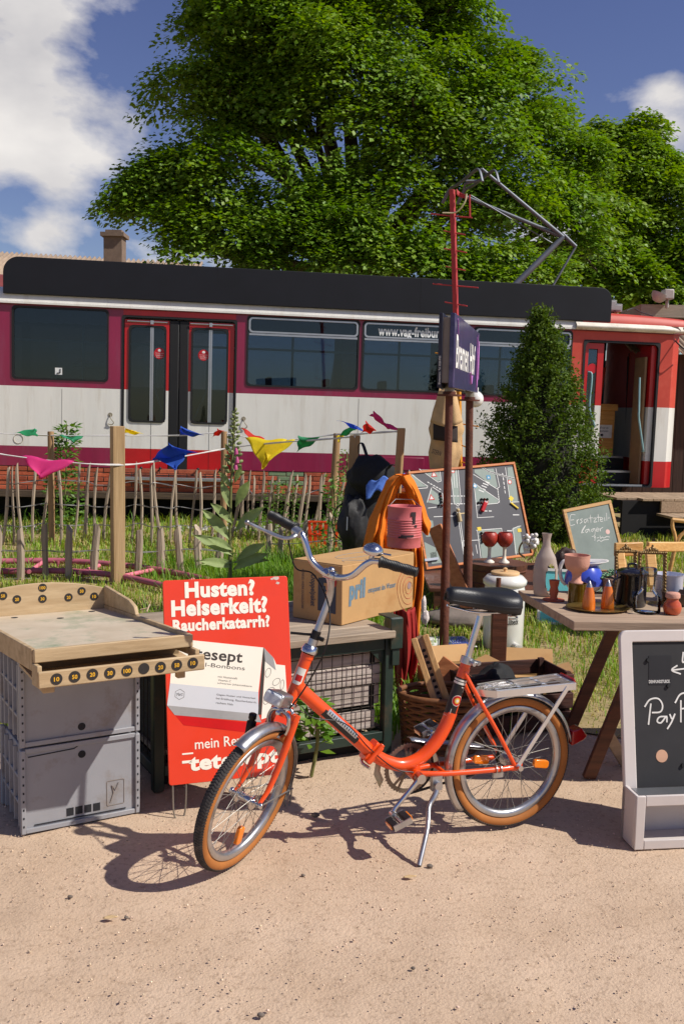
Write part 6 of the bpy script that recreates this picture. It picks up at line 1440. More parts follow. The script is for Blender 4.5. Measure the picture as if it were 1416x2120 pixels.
for k_, x_, y_ in (('tri', 898, 983), ('tri', 893, 1031), ('red', 937, 975), ('sq', 1011, 988), ('blue', 983, 1006), ('red', 1006, 1039), ('dia', 1058, 1032), ('yel', 992, 1095), ('yel', 1075, 1098), ('red', 1055, 998)): signs(k_, x_, y_, .036 if k_ in ('tri',) else .028)
for px_, py_, n, hor in ((911, 1022, 4, 0), (908, 1047, 2, 1), (996, 1034, 3, 1), (990, 1041, 3, 1), (996, 1104, 4, 0)):
    for i in range(n):
        x_, y_ = TP(px_ + (6 * i if hor else .7 * i), py_ + (0 if hor else 6 * i)); b = MB(); b.ball((x_, y_, .008), .0125, 8, 6); b.build('toy_traffic_light', mat(('lamp_black', 'lamp_red2', 'lamp_green')[i % 3], (c(28, 26, 26), c(90, 30, 22), c(30, 56, 40))[i % 3], .3), ps)
x_, y_ = TP(1000, 1050); b = MB(); b.box((x_, y_, .015), (.10, .038, .025), Matrix.Rotation(.95, 3, 'Z')); b.build('toy_car', mat('toy_red', c(190, 20, 24), .3), ps, bev=.008)
x_, y_ = TP(1064, 1047); b = MB(); b.box((x_, y_, .008), (.09, .016, .012), Matrix.Rotation(-.75, 3, 'Z')); b.build('toy_barrier', mat('magnet_yellow', c(232, 200, 50), .5), ps, bev=.003)
x_, y_ = TP(947, 1068); b = MB(); b.tube([(x_, y_ - .06, .03), (x_, y_ + .02, .03)], .018, 10); b.ball((x_, y_ + .045, .03), .018, 10, 8); b.beam((x_ - .02, y_ + .012, .03), (x_ + .06, y_ + .012, .03), .01, .01); b.build('toy_policeman', mat('toy_cream', c(206, 180, 130), .5), ps)
b = MB(); x0, x1 = TP(878, 1163), TP(906, 1158); b.b2((x0[0], x0[1], .0), (x1[0], x0[1] + .022, .02)); b.build('chalk_ledge', m_slv, ps)
# bench under the board, plank, goblets
lo_b = D(890, 1240, 8.55); b = MB(); 
bn = thing('dark_bench', 'low dark wooden bench the traffic board stands on', 'bench', Vector((.75, 8.2, 0)))
b.b2((.70, 7.75, .17), (1.9, 9.2, .20)); b.build('seat', m_dkw, bn, world=True, bev=.005)
for x_, y_ in ((.78, 7.8), (1.82, 7.8), (.78, 9.1), (1.82, 9.1)): b = MB(); b.b2((x_ - .04, y_ - .04, 0), (x_ + .04, y_ + .04, .17)); b.build('leg', m_dkw, bn, world=True)
m_lpl = wood('red_cedar_plank', (168, 98, 54), (196, 126, 78), .6, (3, 30, 30), .2)
b = MB(); a, e_ = D(900, 1090, 7.5), D(968, 1250, 7.0); e_.z = max(e_.z, 0.02); b.beam(a, G(985, 1300, .0) + Vector((0, 0, .02)), .11, .03, up=(.3, 1, .2)); q = G(985, 1300); mesh_thing(b, 'leaning_plank', m_lpl, 'reddish brown plank leaning between the two rusty sign poles', 'plank', (q.x, q.y, 0), bev=.004)
m_cup = mat('red_glaze', c(168, 52, 36), .45, var=.12, scale=8, bump=.4, bscale=60, dirt=c(196, 96, 72), dscale=7); m_stem = mat('cream_ceramic', c(228, 218, 200), .4)
for px_, lab in ((1012, 'red ball goblet on a white stem, left of the pair'), (1043, 'red ball goblet on a white stem, right of the pair')):
    q = D(px_, 1174, 7.82); tb0 = thing('ball_goblet', lab, 'goblet', Vector((q.x, q.y, .405)), 'red ball goblets'); dz = .03; s_ = 1.0
    b = MB(); b.lathe([(.042, 0), (.042, .008), (.018, .028), (.013, .06), (.014, .105 + dz * .5), (.03, .115 + dz * .5), (0, .118 + dz * .5)], 20); b.build('stem', m_stem, tb0)
    zz = .112 + dz * .5; b = MB(); b.lathe([(0, zz), (.035, zz + .006), (.058, zz + .035), (.065, zz + .065), (.058, zz + .10), (.046, zz + .115), (.042, zz + .113), (.052, zz + .09), (.03, zz + .03), (0, zz + .02)], 28); b.build('cup', m_cup, tb0)
tq2 = D(1030, 1174, 7.85); dt_ = thing('dark_tub', 'dark brown wooden tub under the red goblets', 'tub', Vector((tq2.x, 7.85, .2)))
b = MB(); b.lathe([(.20, 0), (.235, .19), (.235, .203), (0, .203)], 28); b.build('staves', m_dkw, dt_); b = MB()
for z_ in (.05, .15): b.tube([(( .203 + .035 * z_ / .2) * math.cos(a), (.203 + .035 * z_ / .2) * math.sin(a), z_) for a in np.linspace(0, 6.283, 33)[:-1]], .006, 5, closed=True)
b.build('hoops', m_rust, dt_)
# enamel crock
cq = G(1040, 1342); ck = thing('enamel_crock', 'white enamel crock with wooden lid standing on the grass', 'crock', cq); m_en = mat('white_enamel', c(226, 224, 216), .25, coat=.4, var=.03)
b = MB(); b.lathe([(.125, 0), (.135, .015), (.138, .40), (.13, .43), (.145, .445), (.148, .47), (.12, .50), (.09, .508), (0, .51)], 36); b.build('vessel', m_en, ck)
b = MB(); b.lathe([(.0, .508), (.095, .509), (.097, .522), (.093, .526), (0, .527)], 28); b.lathe([(.012, .526), (.010, .536), (.016, .548), (0, .556)], 12); b.build('lid', wood('lid_wood', (200, 160, 110), (216, 178, 130), .5), ck)
b = MB(); b.tube([(.06, -.12, .045), (.075, -.165, .045)], .024, 12); b.lathe([(0, 0), (.02, 0), (.024, .03), (0, .032)], 12, (.078, -.168, .045), Matrix.Rotation(math.pi / 2, 3, 'X')); b.build('tap', m_en, ck)
b = MB()
def wrap(tx, a0, a1, z0, z1, arc=0.0):
    vs_, fs = text_geo(tx, .02); lo_, hi_ = vs_.min(0), vs_.max(0); q = (vs_ - lo_) / (hi_ - lo_)
    b.add([(.1395 * math.sin(a0 + (a1 - a0) * u), -.1395 * math.cos(a0 + (a1 - a0) * u), z0 + (z1 - z0) * v + arc * math.cos((u - .5) * 2.6)) for u, v in q], fs)
wrap('Hawi-Essig', -.35, .95, .30, .345, .03); wrap('Lübeck', .0, .62, .19, .23); wrap('SCHUTZ  MARKE', -.2, .75, .265, .272); b.build('lettering', m_rub, ck)
b = MB(); 
for i in range(6):
    a = R(60 * i); 
    b.add([(.1397 * math.sin(.28 + .0), -.1397 * math.cos(.28), .275), (.1397 * math.sin(.28 + .16 * math.cos(a - .25)), -.1397 * math.cos(.28 + .16 * math.cos(a - .25)), .275 + .022 * math.sin(a - .25)), (.1397 * math.sin(.28 + .16 * math.cos(a + .25)), -.1397 * math.cos(.28 + .16 * math.cos(a + .25)), .275 + .022 * math.sin(a + .25))], [(0, 1, 2)])
b.build('emblem', m_drd, ck)
# brown upright in front of the crock
q = G(1028, 1435); up_ = thing('upright_post', 'square dark brown wooden upright with a dowel, behind the saddle', 'post', q)
zt = D(1028, 1262, q.y).z; b = MB(); b.b2((-.043, -.03, 0), (.043, .03, zt)); b.build('shaft', m_dkw, up_, bev=.004)
b = MB(); b.tube([(-.012, 0, zt), (-.012, 0, zt + .18)], .014, 10); b.build('dowel', m_dkw, up_)
# teal framed print
q = G(1135, 1285); Mq = fr(Vector((q.x - .13, 7.35, 0.02)), (.97, -.05, -.03), (-.06, .18, 1)); tl_ = thing('framed_print', 'white framed turquoise print standing in the grass beside the crock', 'picture', Mq)
b = MB(); b.ring(rrect(0, 0, .42, .42, .002), rrect(.02, .02, .40, .40, .002), -.015, .004); b.build('frame', m_bwh, tl_); b = MB(); b.b2((.018, .018, -.012), (.402, .402, -.004)); pr = b.build('print', mat('turquoise_print', c(110, 200, 204), .5, var=.04), tl_)
for x_, y_ in ((.08, .12), (.17, .10), (.26, .13)):
    b = MB()
    for i in range(12): a = R(30 * i); b.tube([(x_, y_, -.003), (x_ + .026 * math.cos(a), y_ + .026 * math.sin(a), -.003)], .0022, 4)
    b.build('star_motif', mat('motif_brown', c(120, 92, 70), .6), pr)
# slate with wooden frame
EBL, ETL, ETR = D(1195, 1180, 8.62), D(1165, 1056, 8.72), D(1267, 1050, 8.9)
eyE = (ETL - EBL).normalized(); exE = ETR - ETL; exE = exE - eyE * exE.dot(eyE); ME = fr(EBL + (EBL - ETL) * 1.0, exE, eyE); er = thing('small_chalkboard', 'wood framed grey slate with chalk writing standing behind the table', 'chalkboard', ME)
w_, h_ = (ETR - ETL).length, on(ME, 1166, 1055)[1]
m_slt = mat('slate_grey', c(132, 142, 136), .8, var=.1, scale=5); m_lw = wood('light_frame_wood', (196, 146, 88), (214, 170, 112), .6)
for a, e_ in (((0, 0), (w_, .03)), ((0, h_ - .03), (w_, h_)), ((0, .0305), (.03, h_ - .0305)), ((w_ - .03, .0305), (w_, h_ - .0305))): b = MB(); b.b2((a[0], a[1], -.015), (e_[0], e_[1], .006)); b.build('frame_rail', m_lw, er, bev=.002)
b = MB(); b.b2((.028, .028, -.01), (w_ - .028, h_ - .028, -.002)); sl = b.build('slate', m_slt, er)
def E(px_, py_): return on(ME, px_, py_, -.002)
EE = lambda L: [[E(*p) for p in s_] for s_ in L]
b = MB(); chalk(b, EE([[(1191, 1066), (1181, 1067), (1180, 1087), (1190, 1086)], [(1181, 1077), (1188, 1076)], [(1194, 1076), (1195, 1085), (1194, 1079), (1198, 1075)], [(1206, 1074), (1201, 1076), (1205, 1080), (1200, 1084)], [(1216, 1074), (1209, 1077), (1211, 1083), (1216, 1076), (1217, 1082)], [(1222, 1066), (1223, 1082)], [(1218, 1073), (1227, 1072)], [(1228, 1073), (1234, 1073), (1229, 1081), (1236, 1080)], [(1238, 1065), (1239, 1080)], [(1235, 1071), (1243, 1071)], [(1243, 1076), (1248, 1074), (1244, 1071), (1243, 1079), (1248, 1079)], [(1251, 1071), (1252, 1079)], [(1255, 1062), (1256, 1078)], [(1258, 1073), (1262, 1072)],
                    [(1203, 1104), (1212, 1088), (1206, 1096), (1204, 1103), (1209, 1102)], [(1219, 1095), (1212, 1098), (1214, 1103), (1219, 1096), (1221, 1102)], [(1230, 1094), (1224, 1097), (1226, 1101), (1231, 1094), (1231, 1108), (1225, 1111)], [(1233, 1098), (1239, 1096), (1236, 1093), (1234, 1100), (1240, 1099)], [(1241, 1094), (1243, 1100), (1243, 1095), (1248, 1092)],
                    [(1230, 1114), (1232, 1110), (1231, 1120)], [(1235, 1114), (1240, 1113)], [(1242, 1109), (1243, 1115), (1247, 1112), (1250, 1114), (1256, 1111), (1262, 1112)], [(1236, 1121), (1240, 1118), (1244, 1121), (1250, 1118), (1260, 1117)]]), None, .0024, -.0015)
b.build('chalk_writing', m_chk, sl)
q = E(1258, 1101); b = MB(); b.lathe([(0, .001), (.022, .001), (.022, 0)], 18, (q[0], q[1], -.002)); b.build('round_sticker', mat('sticker_pink', c(220, 180, 170), .6), sl)
# ================================================================ GOODS ON THE TABLE
TZ = .7505
def T_(px_, py_): return G(px_, py_, TZ)
def lathe_thing(name, label, cat, px_, py_, prof, m, n=28, wob=0.0, group=None):
    q = T_(px_, py_); b = MB(); b.lathe(prof, n, wob=wob); o_ = b.build(name, m); o_.location = q; return tag(o_, label, cat, group)
def sc(px_, py_): return T_(px_, py_).y / FPX     # metres per photo pixel at that spot
m_cer = mat('matt_ceramic', c(178, 160, 146), .55, var=.05, scale=9); m_pk = mat('pink_clay', c(206, 150, 128), .8, var=.08, scale=14, bump=.2, bscale=90); m_ter = mat('terracotta', c(178, 84, 52), .6, var=.1, scale=9)
# ring vase: outline with an opening, given real depth
q = T_(1127, 1234); Mv_ = Matrix.Translation(q) @ Matrix.Rotation(R(-8), 4, 'Z'); va = thing('ring_vase', 'tall beige bottle vase with an oval opening in its body', 'vase', Mv_)
k = sc(1127, 1234); b = MB(); n = 40; H_ = 133 * k
def vr(t): return np.interp(t, [0, .04, .25, .45, .62, .72, .78, .9, 1.0], [19, 23, 25.5, 25, 20, 13, 9, 7.5, 10.5]) * k
rows = [i / 34 for i in range(35)]; ov = lambda x_, t: ((x_ - 11 * k) / (10.5 * k)) ** 2 + ((t - .28) / .25) ** 2
def vs_pt(t, a):
    r_ = vr(t); x_, y_ = r_ * math.cos(a), r_ * .62 * math.sin(a); return x_, y_
V, F = [], []
for t in rows:
    for j in range(n):
        x_, y_ = vs_pt(t, 2 * math.pi * j / n); V.append((x_, y_, t * H_))
for i in range(34):
    for j in range(n):
        tc_ = (rows[i] + rows[i + 1]) / 2; a = 2 * math.pi * (j + .5) / n; x_, y_ = vs_pt(tc_, a)
        if ov(x_, tc_) < 1 : continue
        F.append((i * n + j, i * n + (j + 1) % n, (i + 1) * n + (j + 1) % n, (i + 1) * n + j))
b.add(V, F, True); b.f.append(tuple(reversed(range(n)))); b.mi.append(0); b.sm.append(False)
def tun(u, v):
    a = 2 * math.pi * u; x_ = 11 * k + 10.8 * k * math.cos(a); t = .28 + .255 * math.sin(a); r_ = vr(t); yy = .62 * math.sqrt(max(0, r_ * r_ - min(x_, r_ * .98) ** 2)); x_ = min(x_, r_ * .985)
    return (x_, yy * (1 - 2 * v) * 1.0, t * H_)
b.grid(tun, 40, 6); b.build('vase_body', m_cer, va)
lathe_thing('candle_holder', 'small terracotta candle holder with saucer beside the beige vase', 'candle holder', 1146, 1243, [(p * sc(1146, 1243), z_ * sc(1146, 1243)) for p, z_ in ((22, 0), (23, 2), (9, 3), (7, 8), (10, 20), (8, 27), (10, 36), (11, 43), (8, 43), (6, 36), (0, 34))], m_ter)
k = sc(1191, 1249); o_ = lathe_thing('clay_goblet', 'rough pink clay goblet standing on the olive tumbler', 'goblet', 1191, 1249, [(p * k, z_ * k) for p, z_ in ((14, 0), (14, 2), (10, 5), (9, 14), (11, 22), (22, 29), (26, 40), (26, 52), (27, 59), (25, 59), (24, 40), (10, 28), (0, 27))], m_pk); o_.location.z += 43.5 * k
k = sc(1207, 1250); lathe_thing('glass_tumbler', 'olive brown glass tumbler under the pink clay goblet', 'tumbler', 1194, 1249, [(p * k, z_ * k) for p, z_ in ((18, 0), (19, 3), (19, 40), (20, 43), (18, 43), (17.5, 4), (0, 3))], mat('olive_glass', c(96, 74, 14), .08, var=.1, coat=.8))
k = sc(1235, 1262); q = T_(1237, 1262); b = MB(); b.lathe([(0, .002), (58 * k, .004), (66 * k, .010), (67 * k, .012), (65 * k, .013), (57 * k, .007), (0, .005)], 36); b.v = [(x_, y_ * .8, z_) for x_, y_, z_ in b.v]; o_ = b.build('brass_tray', mat('brass', c(190, 160, 90), .3, metal=.9, var=.15, scale=20)); o_.location = q; tag(o_, 'shallow oval brass tray under the two wooden cones', 'tray')
m_cone = mat('varnished_wood', c(196, 92, 14), .25, col2=c(214, 112, 24), stretch=(20, 20, 3), scale=1, coat=.6)
for px_, py_, lab in ((1218, 1264, 'varnished wooden cone with metal tip, left one on the brass tray'), (1257, 1262, 'varnished wooden cone with metal tip, right one on the brass tray')):
    q = T_(px_, py_); k = sc(px_, py_); co = thing('wooden_cone', lab, 'ornament', q + Vector((0, 0, .006)), 'wooden cones on the tray')
    b = MB(); b.lathe([(p * k, z_ * k) for p, z_ in ((13.5, 0), (13.8, 4), (13, 20), (10.5, 36), (7.4, 47))], 24); b.build('cone_body', m_cone, co); b = MB(); b.lathe([(p * k, z_ * k) for p, z_ in ((7.4, 47), (4.5, 54), (1.2, 60), (0, 61))], 18); b.build('metal_tip', mat('dull_steel', c(150, 148, 152), .35, metal=.8), co)
# blue and white jug
q = T_(1208, 1224); k = sc(1208, 1224) * .95; jg = thing('blue_jug', 'blue and white jug with wide white rim behind the clay goblet', 'jug', q)
m_jb = mat('cobalt_glaze', c(62, 84, 196), .25, coat=.4, var=.04); m_jw = mat('jug_white', c(222, 216, 210), .3)
b = MB(); b.lathe([(p * k, z_ * k) for p, z_ in ((22, 0), (34, 6), (41, 16))], 32); b.build('base', m_jw, jg)
b = MB(); b.lathe([(p * k, z_ * k) for p, z_ in ((41, 16), (43, 26), (40, 40), (33, 52), (28, 60))], 32); b.build('body', m_jb, jg)
b = MB()
def rim(u, v):
    a = 2 * math.pi * u; sp_ = max(0, math.cos(a)) ** 4; r_ = (28 + 8 * v + 16 * sp_ * v) * k; return (r_ * math.cos(a), r_ * math.sin(a), (60 + 7 * v + 3 * sp_ * v) * k)
b.grid(rim, 40, 5); b.build('rim', m_jw, jg, thick=.003)
b = MB(); b.tube(bez([(-30 * k, 0, 62 * k), (-46 * k, 0, 66 * k), (-54 * k, 0, 50 * k), (-50 * k, 0, 26 * k), (-40 * k, 0, 14 * k)], 6), 4.2 * k, 10); b.build('handle', m_jw, jg)
# succulent
q = T_(1268, 1228); k = sc(1268, 1228); su = thing('succulent_pot', 'grey green succulent rosettes in a clay pot behind the black pot', 'plant', q)
b = MB(); b.lathe([(p * k, z_ * k) for p, z_ in ((20, 0), (25, 28), (27, 30), (26, 33), (0, 31))], 24); b.build('pot', mat('pot_clay', c(160, 130, 112), .8), su)
m_suc = mat('succulent_leaf', c(104, 140, 104), .5, var=.15, scale=20, isl=.2)
b = MB()
for cx_, cy_, cz, s_ in ((-14, 0, 36, 1), (10, -8, 38, 1.1), (2, 8, 42, 1), (24, 2, 34, .8), (-26, -4, 32, .8)):
    for ring_, (nl, el, ln) in enumerate(((7, .25, 13), (6, .7, 10), (4, 1.15, 7))):
        for i in range(nl):
            a = 2 * math.pi * (i + .5 * ring_) / nl; d_ = Vector((math.cos(a) * math.cos(el), math.sin(a) * math.cos(el), math.sin(el))); p = Vector((cx_, cy_, cz)) * k + d_ * ln * s_ * k * .55
            b.ball(p, (ln * s_ * k * .6, ln * s_ * k * .38, ln * s_ * k * .2), 7, 5, d_.to_track_quat('X', 'Z').to_matrix())
b.build('rosettes', m_suc, su)
# black enamel pot
q = T_(1305, 1254); k = sc(1305, 1254); po = thing('enamel_pot', 'black enamel pot with lid and big side handle', 'pot', q); m_be = mat('black_enamel', c(22, 19, 22), .15, coat=.6)
b = MB(); b.lathe([(p * k, z_ * k) for p, z_ in ((29, 0), (31, 3), (31, 66), (33, 68), (33, 71), (0, 71))], 32); b.build('pot_body', m_be, po)
b = MB(); b.lathe([(p * k, z_ * k) for p, z_ in ((33, 71), (33, 73), (24, 78), (6, 81), (0, 81))], 28); b.tube(bez([(-9 * k, 0, 80 * k), (-7 * k, 0, 88 * k), (7 * k, 0, 88 * k), (9 * k, 0, 80 * k)], 5), 2.4 * k, 8); b.build('lid', m_be, po)
b = MB(); b.tube(bez([(-28 * k, -12 * k, 62 * k), (-42 * k, -18 * k, 56 * k), (-44 * k, -18 * k, 34 * k), (-38 * k, -16 * k, 14 * k), (-27 * k, -12 * k, 6 * k)], 6), 3.0 * k, 10, flat=.6); b.build('handle', m_be, po)
# glass carafe and other glass
m_cg = glass('clear_glass', (.95, .97, .97), 1.28)
q = T_(1338, 1268); k = sc(1338, 1268); ca = thing('glass_carafe', 'clear glass carafe with lid and handle near the table front', 'carafe', q)
b = MB(); b.lathe([(p * k, z_ * k) for p, z_ in ((26, 0), (28.5, 3), (28.5, 30), (26, 37), (16, 46), (14.5, 50), (14.5, 76), (16, 78))], 36); b.build('carafe_body', m_cg, ca)
b = MB(); b.lathe([(p * k, z_ * k) for p, z_ in ((17, 78), (18, 81), (18, 92), (16, 95), (0, 96))], 28); b.build('lid', glass('lid_glass', (.8, .83, .83), 1.6), ca)
b = MB(); b.tube(bez([(14 * k, 0, 72 * k), (28 * k, 0, 71 * k), (31 * k, 0, 60 * k), (26 * k, 0, 48 * k), (16 * k, 0, 46 * k)], 6), 2.4 * k, 8); b.build('handle', m_cg, ca)
k = sc(1383, 1240); lathe_thing('white_mug', 'white enamel bowl at the right end of the table', 'bowl', 1383, 1244, [(p * k, z_ * k) for p, z_ in ((22, 0), (27, 8), (29, 54), (31, 57), (29, 57), (26, 8), (0, 6))], mat('mug_white', c(206, 208, 222), .25, coat=.4))
k = sc(1404, 1236); lathe_thing('green_bottle', 'small pale green glass bottle at the right edge of the table', 'bottle', 1405, 1240, [(p * k, z_ * k) for p, z_ in ((10, 0), (11, 3), (11, 22), (6, 30), (5.5, 44), (7, 46), (5, 46), (4.5, 30), (9.5, 20), (9, 4), (0, 3))], glass('green_glass', (.6, .85, .78), 1.5))
k = sc(1392, 1258); lathe_thing('coconut_bowl', 'dark bowl with pale inside behind the terracotta jar', 'bowl', 1402, 1254, [(p * k, z_ * k) for p, z_ in ((12, 0), (24, 8), (32, 22), (34, 30), (31, 30), (22, 12), (0, 8))], mat('coconut', c(60, 42, 32), .5))
k = sc(1391, 1271); q = T_(1391, 1272); tj = thing('terracotta_jar', 'little glazed terracotta jar with cork lid at the table front', 'jar', q)
b = MB(); b.lathe([(p * k, z_ * k) for p, z_ in ((13, 0), (17, 4), (19.5, 14), (17, 24), (12, 30), (12.5, 34), (0, 34))], 28); b.build('jar_body', mat('glazed_terracotta', c(190, 82, 42), .25, coat=.5), tj)
b = MB(); b.lathe([(p * k, z_ * k) for p, z_ in ((12, 34), (15, 36), (15, 43), (13, 46), (0, 46.5))], 22); b.build('lid', m_pk, tj)
# ornate little frames
m_gld = mat('aged_gold', c(140, 112, 70), .45, metal=.6, var=.3, scale=40, bump=.5, bscale=90)
for i, (x0, x1, yt, yb, Y, lab) in enumerate(((1273, 1322, 1140, 1200, 4.55, 'ornate gilt frame on the table, left of the two'), (1322, 1384, 1143, 1205, 4.42, 'ornate gilt frame on the table, right of the two'))):
    p0, p1 = D(x0, yb, Y), D(x1, yt, Y); w_, h_ = p1.x - p0.x, p1.z - TZ; Mq = Matrix.Translation((p0.x, Y, TZ)) @ Matrix(((1, 0, 0, 0), (0, 0, -1, 0), (0, 1, 0, 0), (0, 0, 0, 1))) @ Matrix.Rotation(R(-6), 4, 'X'); fo = thing('ornate_frame', lab, 'picture frame', Mq, 'gilt frames on the table')
    b = MB(); b.ring(rrect(0, 0, w_, h_, .012), rrect(.014, .014, w_ - .014, h_ - .014, .008), -.008, .004)
    for t in np.linspace(.02, .98, 16):
        b.ball((w_ * t, h_ - .006, .005), .006, 6, 5); b.ball((.006, h_ * t, .005), .006, 6, 5); b.ball((w_ - .006, h_ * t, .005), .006, 6, 5)
    b.build('moulding', m_gld, fo)
    b = MB()
    for dx, dz, s_ in ((0, .012, .011), (-.012, .007, .008), (.012, .007, .008), (-.022, .003, .006), (.022, .003, .006), (0, .024, .006)): b.ball((w_ / 2 + dx, h_ + dz, 0), (s_, s_ * 1.1, .005), 8, 6)
    b.build('crest', m_gld, fo)
# things behind the table
m_lb = wood('light_beech', (200, 148, 84), (222, 174, 108), .45)
ch = thing('beech_chair', 'light beech chair back behind the gilt frames', 'chair', Vector((2.35, 7.2, 0)))
for pts, w_, h_ in (((( 1272, 1138, 7.2), (1330, 1136, 7.25)), .10, .03), (((1340, 1132, 7.0), (1425, 1132, 7.2)), .07, .03), (((1345, 1132, 7.0), (1352, 1215, 6.9)), .07, .04), (((1283, 1142, 7.2), (1290, 1215, 7.1)), .06, .04)):
    b = MB(); b.beam(D(*pts[0]), D(*pts[1]), h_, w_, up=(0, 0, 1) if abs(pts[0][1] - pts[1][1]) < 20 else (1, 0, 0)); b.build('rail' if w_ > .065 and h_ < .035 else 'stile', m_lb, ch, world=True, bev=.008)
for px_ in (1290, 1352, 1420):
    q = D(px_, 1215, 6.95); b = MB(); b.tube([(q.x, q.y, 0), (q.x, q.y, q.z)], .022, 8); b.build('leg', m_lb, ch, world=True)
b = MB(); q = D(1320, 1200, 7.0); b.b2((q.x - .18, q.y - .05, .40), (q.x + .3, q.y + .35, .44)); b.build('seat', m_lb, ch, world=True, bev=.01)
b = MB(); lump(b, D(1172, 1150, 8.0) + Vector((0, 0, -.06)), (.10, .10, .12), 6, .12, fold=.06); q = D(1172, 1160, 8.0); mesh_thing(b, 'brown_bag', mat('brown_leather', c(62, 44, 34), .5, bump=.3, bscale=20), 'crumpled dark brown leather bag left of the grey slate', 'bag', (q.x, q.y, 0))
sh_ = thing('spade', 'wooden spade D handle sticking up in front of the deck steps', 'spade', Vector((D(1398, 1150, 9.4).x, 9.4, 0)))
b = MB(); b.tube([D(1399, 1126, 9.4), Vector((D(1395, 1160, 9.4).x - .05, 9.4, 0.0))], .02, 10); b.build('shaft', m_lb, sh_, world=True)
b = MB(); b.tube(bez([D(1399, 1128, 9.4), D(1397, 1108, 9.4), D(1392, 1090, 9.4), D(1393, 1074, 9.4)], 5), .018, 10); b.tube(bez([D(1399, 1128, 9.4), D(1408, 1110, 9.4), D(1420, 1098, 9.4), D(1425, 1078, 9.4)], 5), .018, 10); b.tube([D(1391, 1076, 9.4), D(1428, 1080, 9.4)], .02, 10); b.build('grip', m_lb, sh_, world=True)
# bottle with flowers frame left of vase
wv_ = thing('wire_basket', 'white crocheted flower on bent brass wires beside the goblets', 'ornament', D(1095, 1165, 7.6))
b = MB()
for i in range(30): p = D(1098 + random.uniform(-14, 14), 1122 + random.uniform(-14, 14), 7.6 + random.uniform(-.04, .04)); b.ball(p, .018, 6, 5)
b.build('flower_head', m_jw, wv_, world=True); b = MB(); b.tube(bez([D(1088, 1155, 7.6), D(1075, 1145, 7.6), D(1078, 1128, 7.6), D(1090, 1115, 7.6)], 5), .007, 6); b.tube(bez([D(1092, 1160, 7.6), D(1104, 1150, 7.6), D(1112, 1125, 7.6), D(1120, 1115, 7.6)], 5), .007, 6); b.build('wire_stand', m_gld, wv_, world=True)

# ---------------------------------------------------------------- clutter behind the bicycle
q = G(915, 1545); wk = thing('wicker_basket', 'brown wicker basket holding timber offcuts behind the bicycle frame', 'basket', q); m_wk = mat('wicker', c(120, 76, 42), .7, var=.2, scale=30, rnd=.1)
b = MB()
for j in range(15):
    z_ = .012 + j * .0165; r_ = .15 + .02 * j / 15
    b.tube([(1.25 * r_ * math.cos(a), r_ * math.sin(a) * .9, z_ + .006 * math.sin(a * 9 + j * math.pi)) for a in np.linspace(0, 6.283, 55)[:-1]], .009, 5, closed=True)
b.build('weave', m_wk, wk)
b = MB(); b.lathe([(0, .002), (.16, .002), (.16, .01), (0, .012)], 24); b.build('basket_floor', m_wk, wk)
b = MB(); b.tube([(1.25 * .172 * math.cos(a), .172 * .9 * math.sin(a), .262) for a in np.linspace(0, 6.283, 40)[:-1]], .014, 7, closed=True); b.build('rim', m_wk, wk)
m_tim = wood('pale_timber', (190, 142, 88), (212, 168, 112), .7, (30, 30, 2.5), .25)
pa, pb = D(868, 1318, 4.62), D(912, 1450, 4.55); bd_ = (pb - pa).normalized(); sx_ = bd_.cross(Vector((0, 1, 0))).normalized()
dl = thing('drilled_block', 'pale timber block with a row of drilled holes leaning in the wicker basket', 'wood block', pb)
for s_ in (-1, 1): b = MB(); b.beam(pa + sx_ * s_ * .028, pb + bd_ * .12 + sx_ * s_ * .028, .03, .055, up=(0, 1, 0)); b.build('rail', m_tim, dl, world=True, bev=.004)
b = MB(); b.beam(pa + Vector((0, .012, 0)), pb + bd_ * .12 + Vector((0, .012, 0)), .026, .03, up=(0, 1, 0)); b.build('web', wood('web_wood', (150, 128, 104), (176, 150, 124), .8), dl, world=True)
b = MB()
for i in range(9): p = pa.lerp(pb, .22 + i * .095) + Vector((0, -.0038, 0)); b.lathe([(0, .0012), (.0085, .0012), (.0085, 0)], 12, p, Matrix.Rotation(math.pi / 2, 3, 'X'))
b.build('drill_holes', m_hole, dl, world=True)
b = MB(); b.beam(D(905, 1378, 5.0), D(1000, 1450, 4.9), .05, .12, up=(0, .3, 1)); q = D(950, 1440, 4.95); mesh_thing(b, 'timber_offcut', m_lpl, 'broad brown board lying across the wicker basket', 'board', (q.x, q.y, 0), bev=.004)
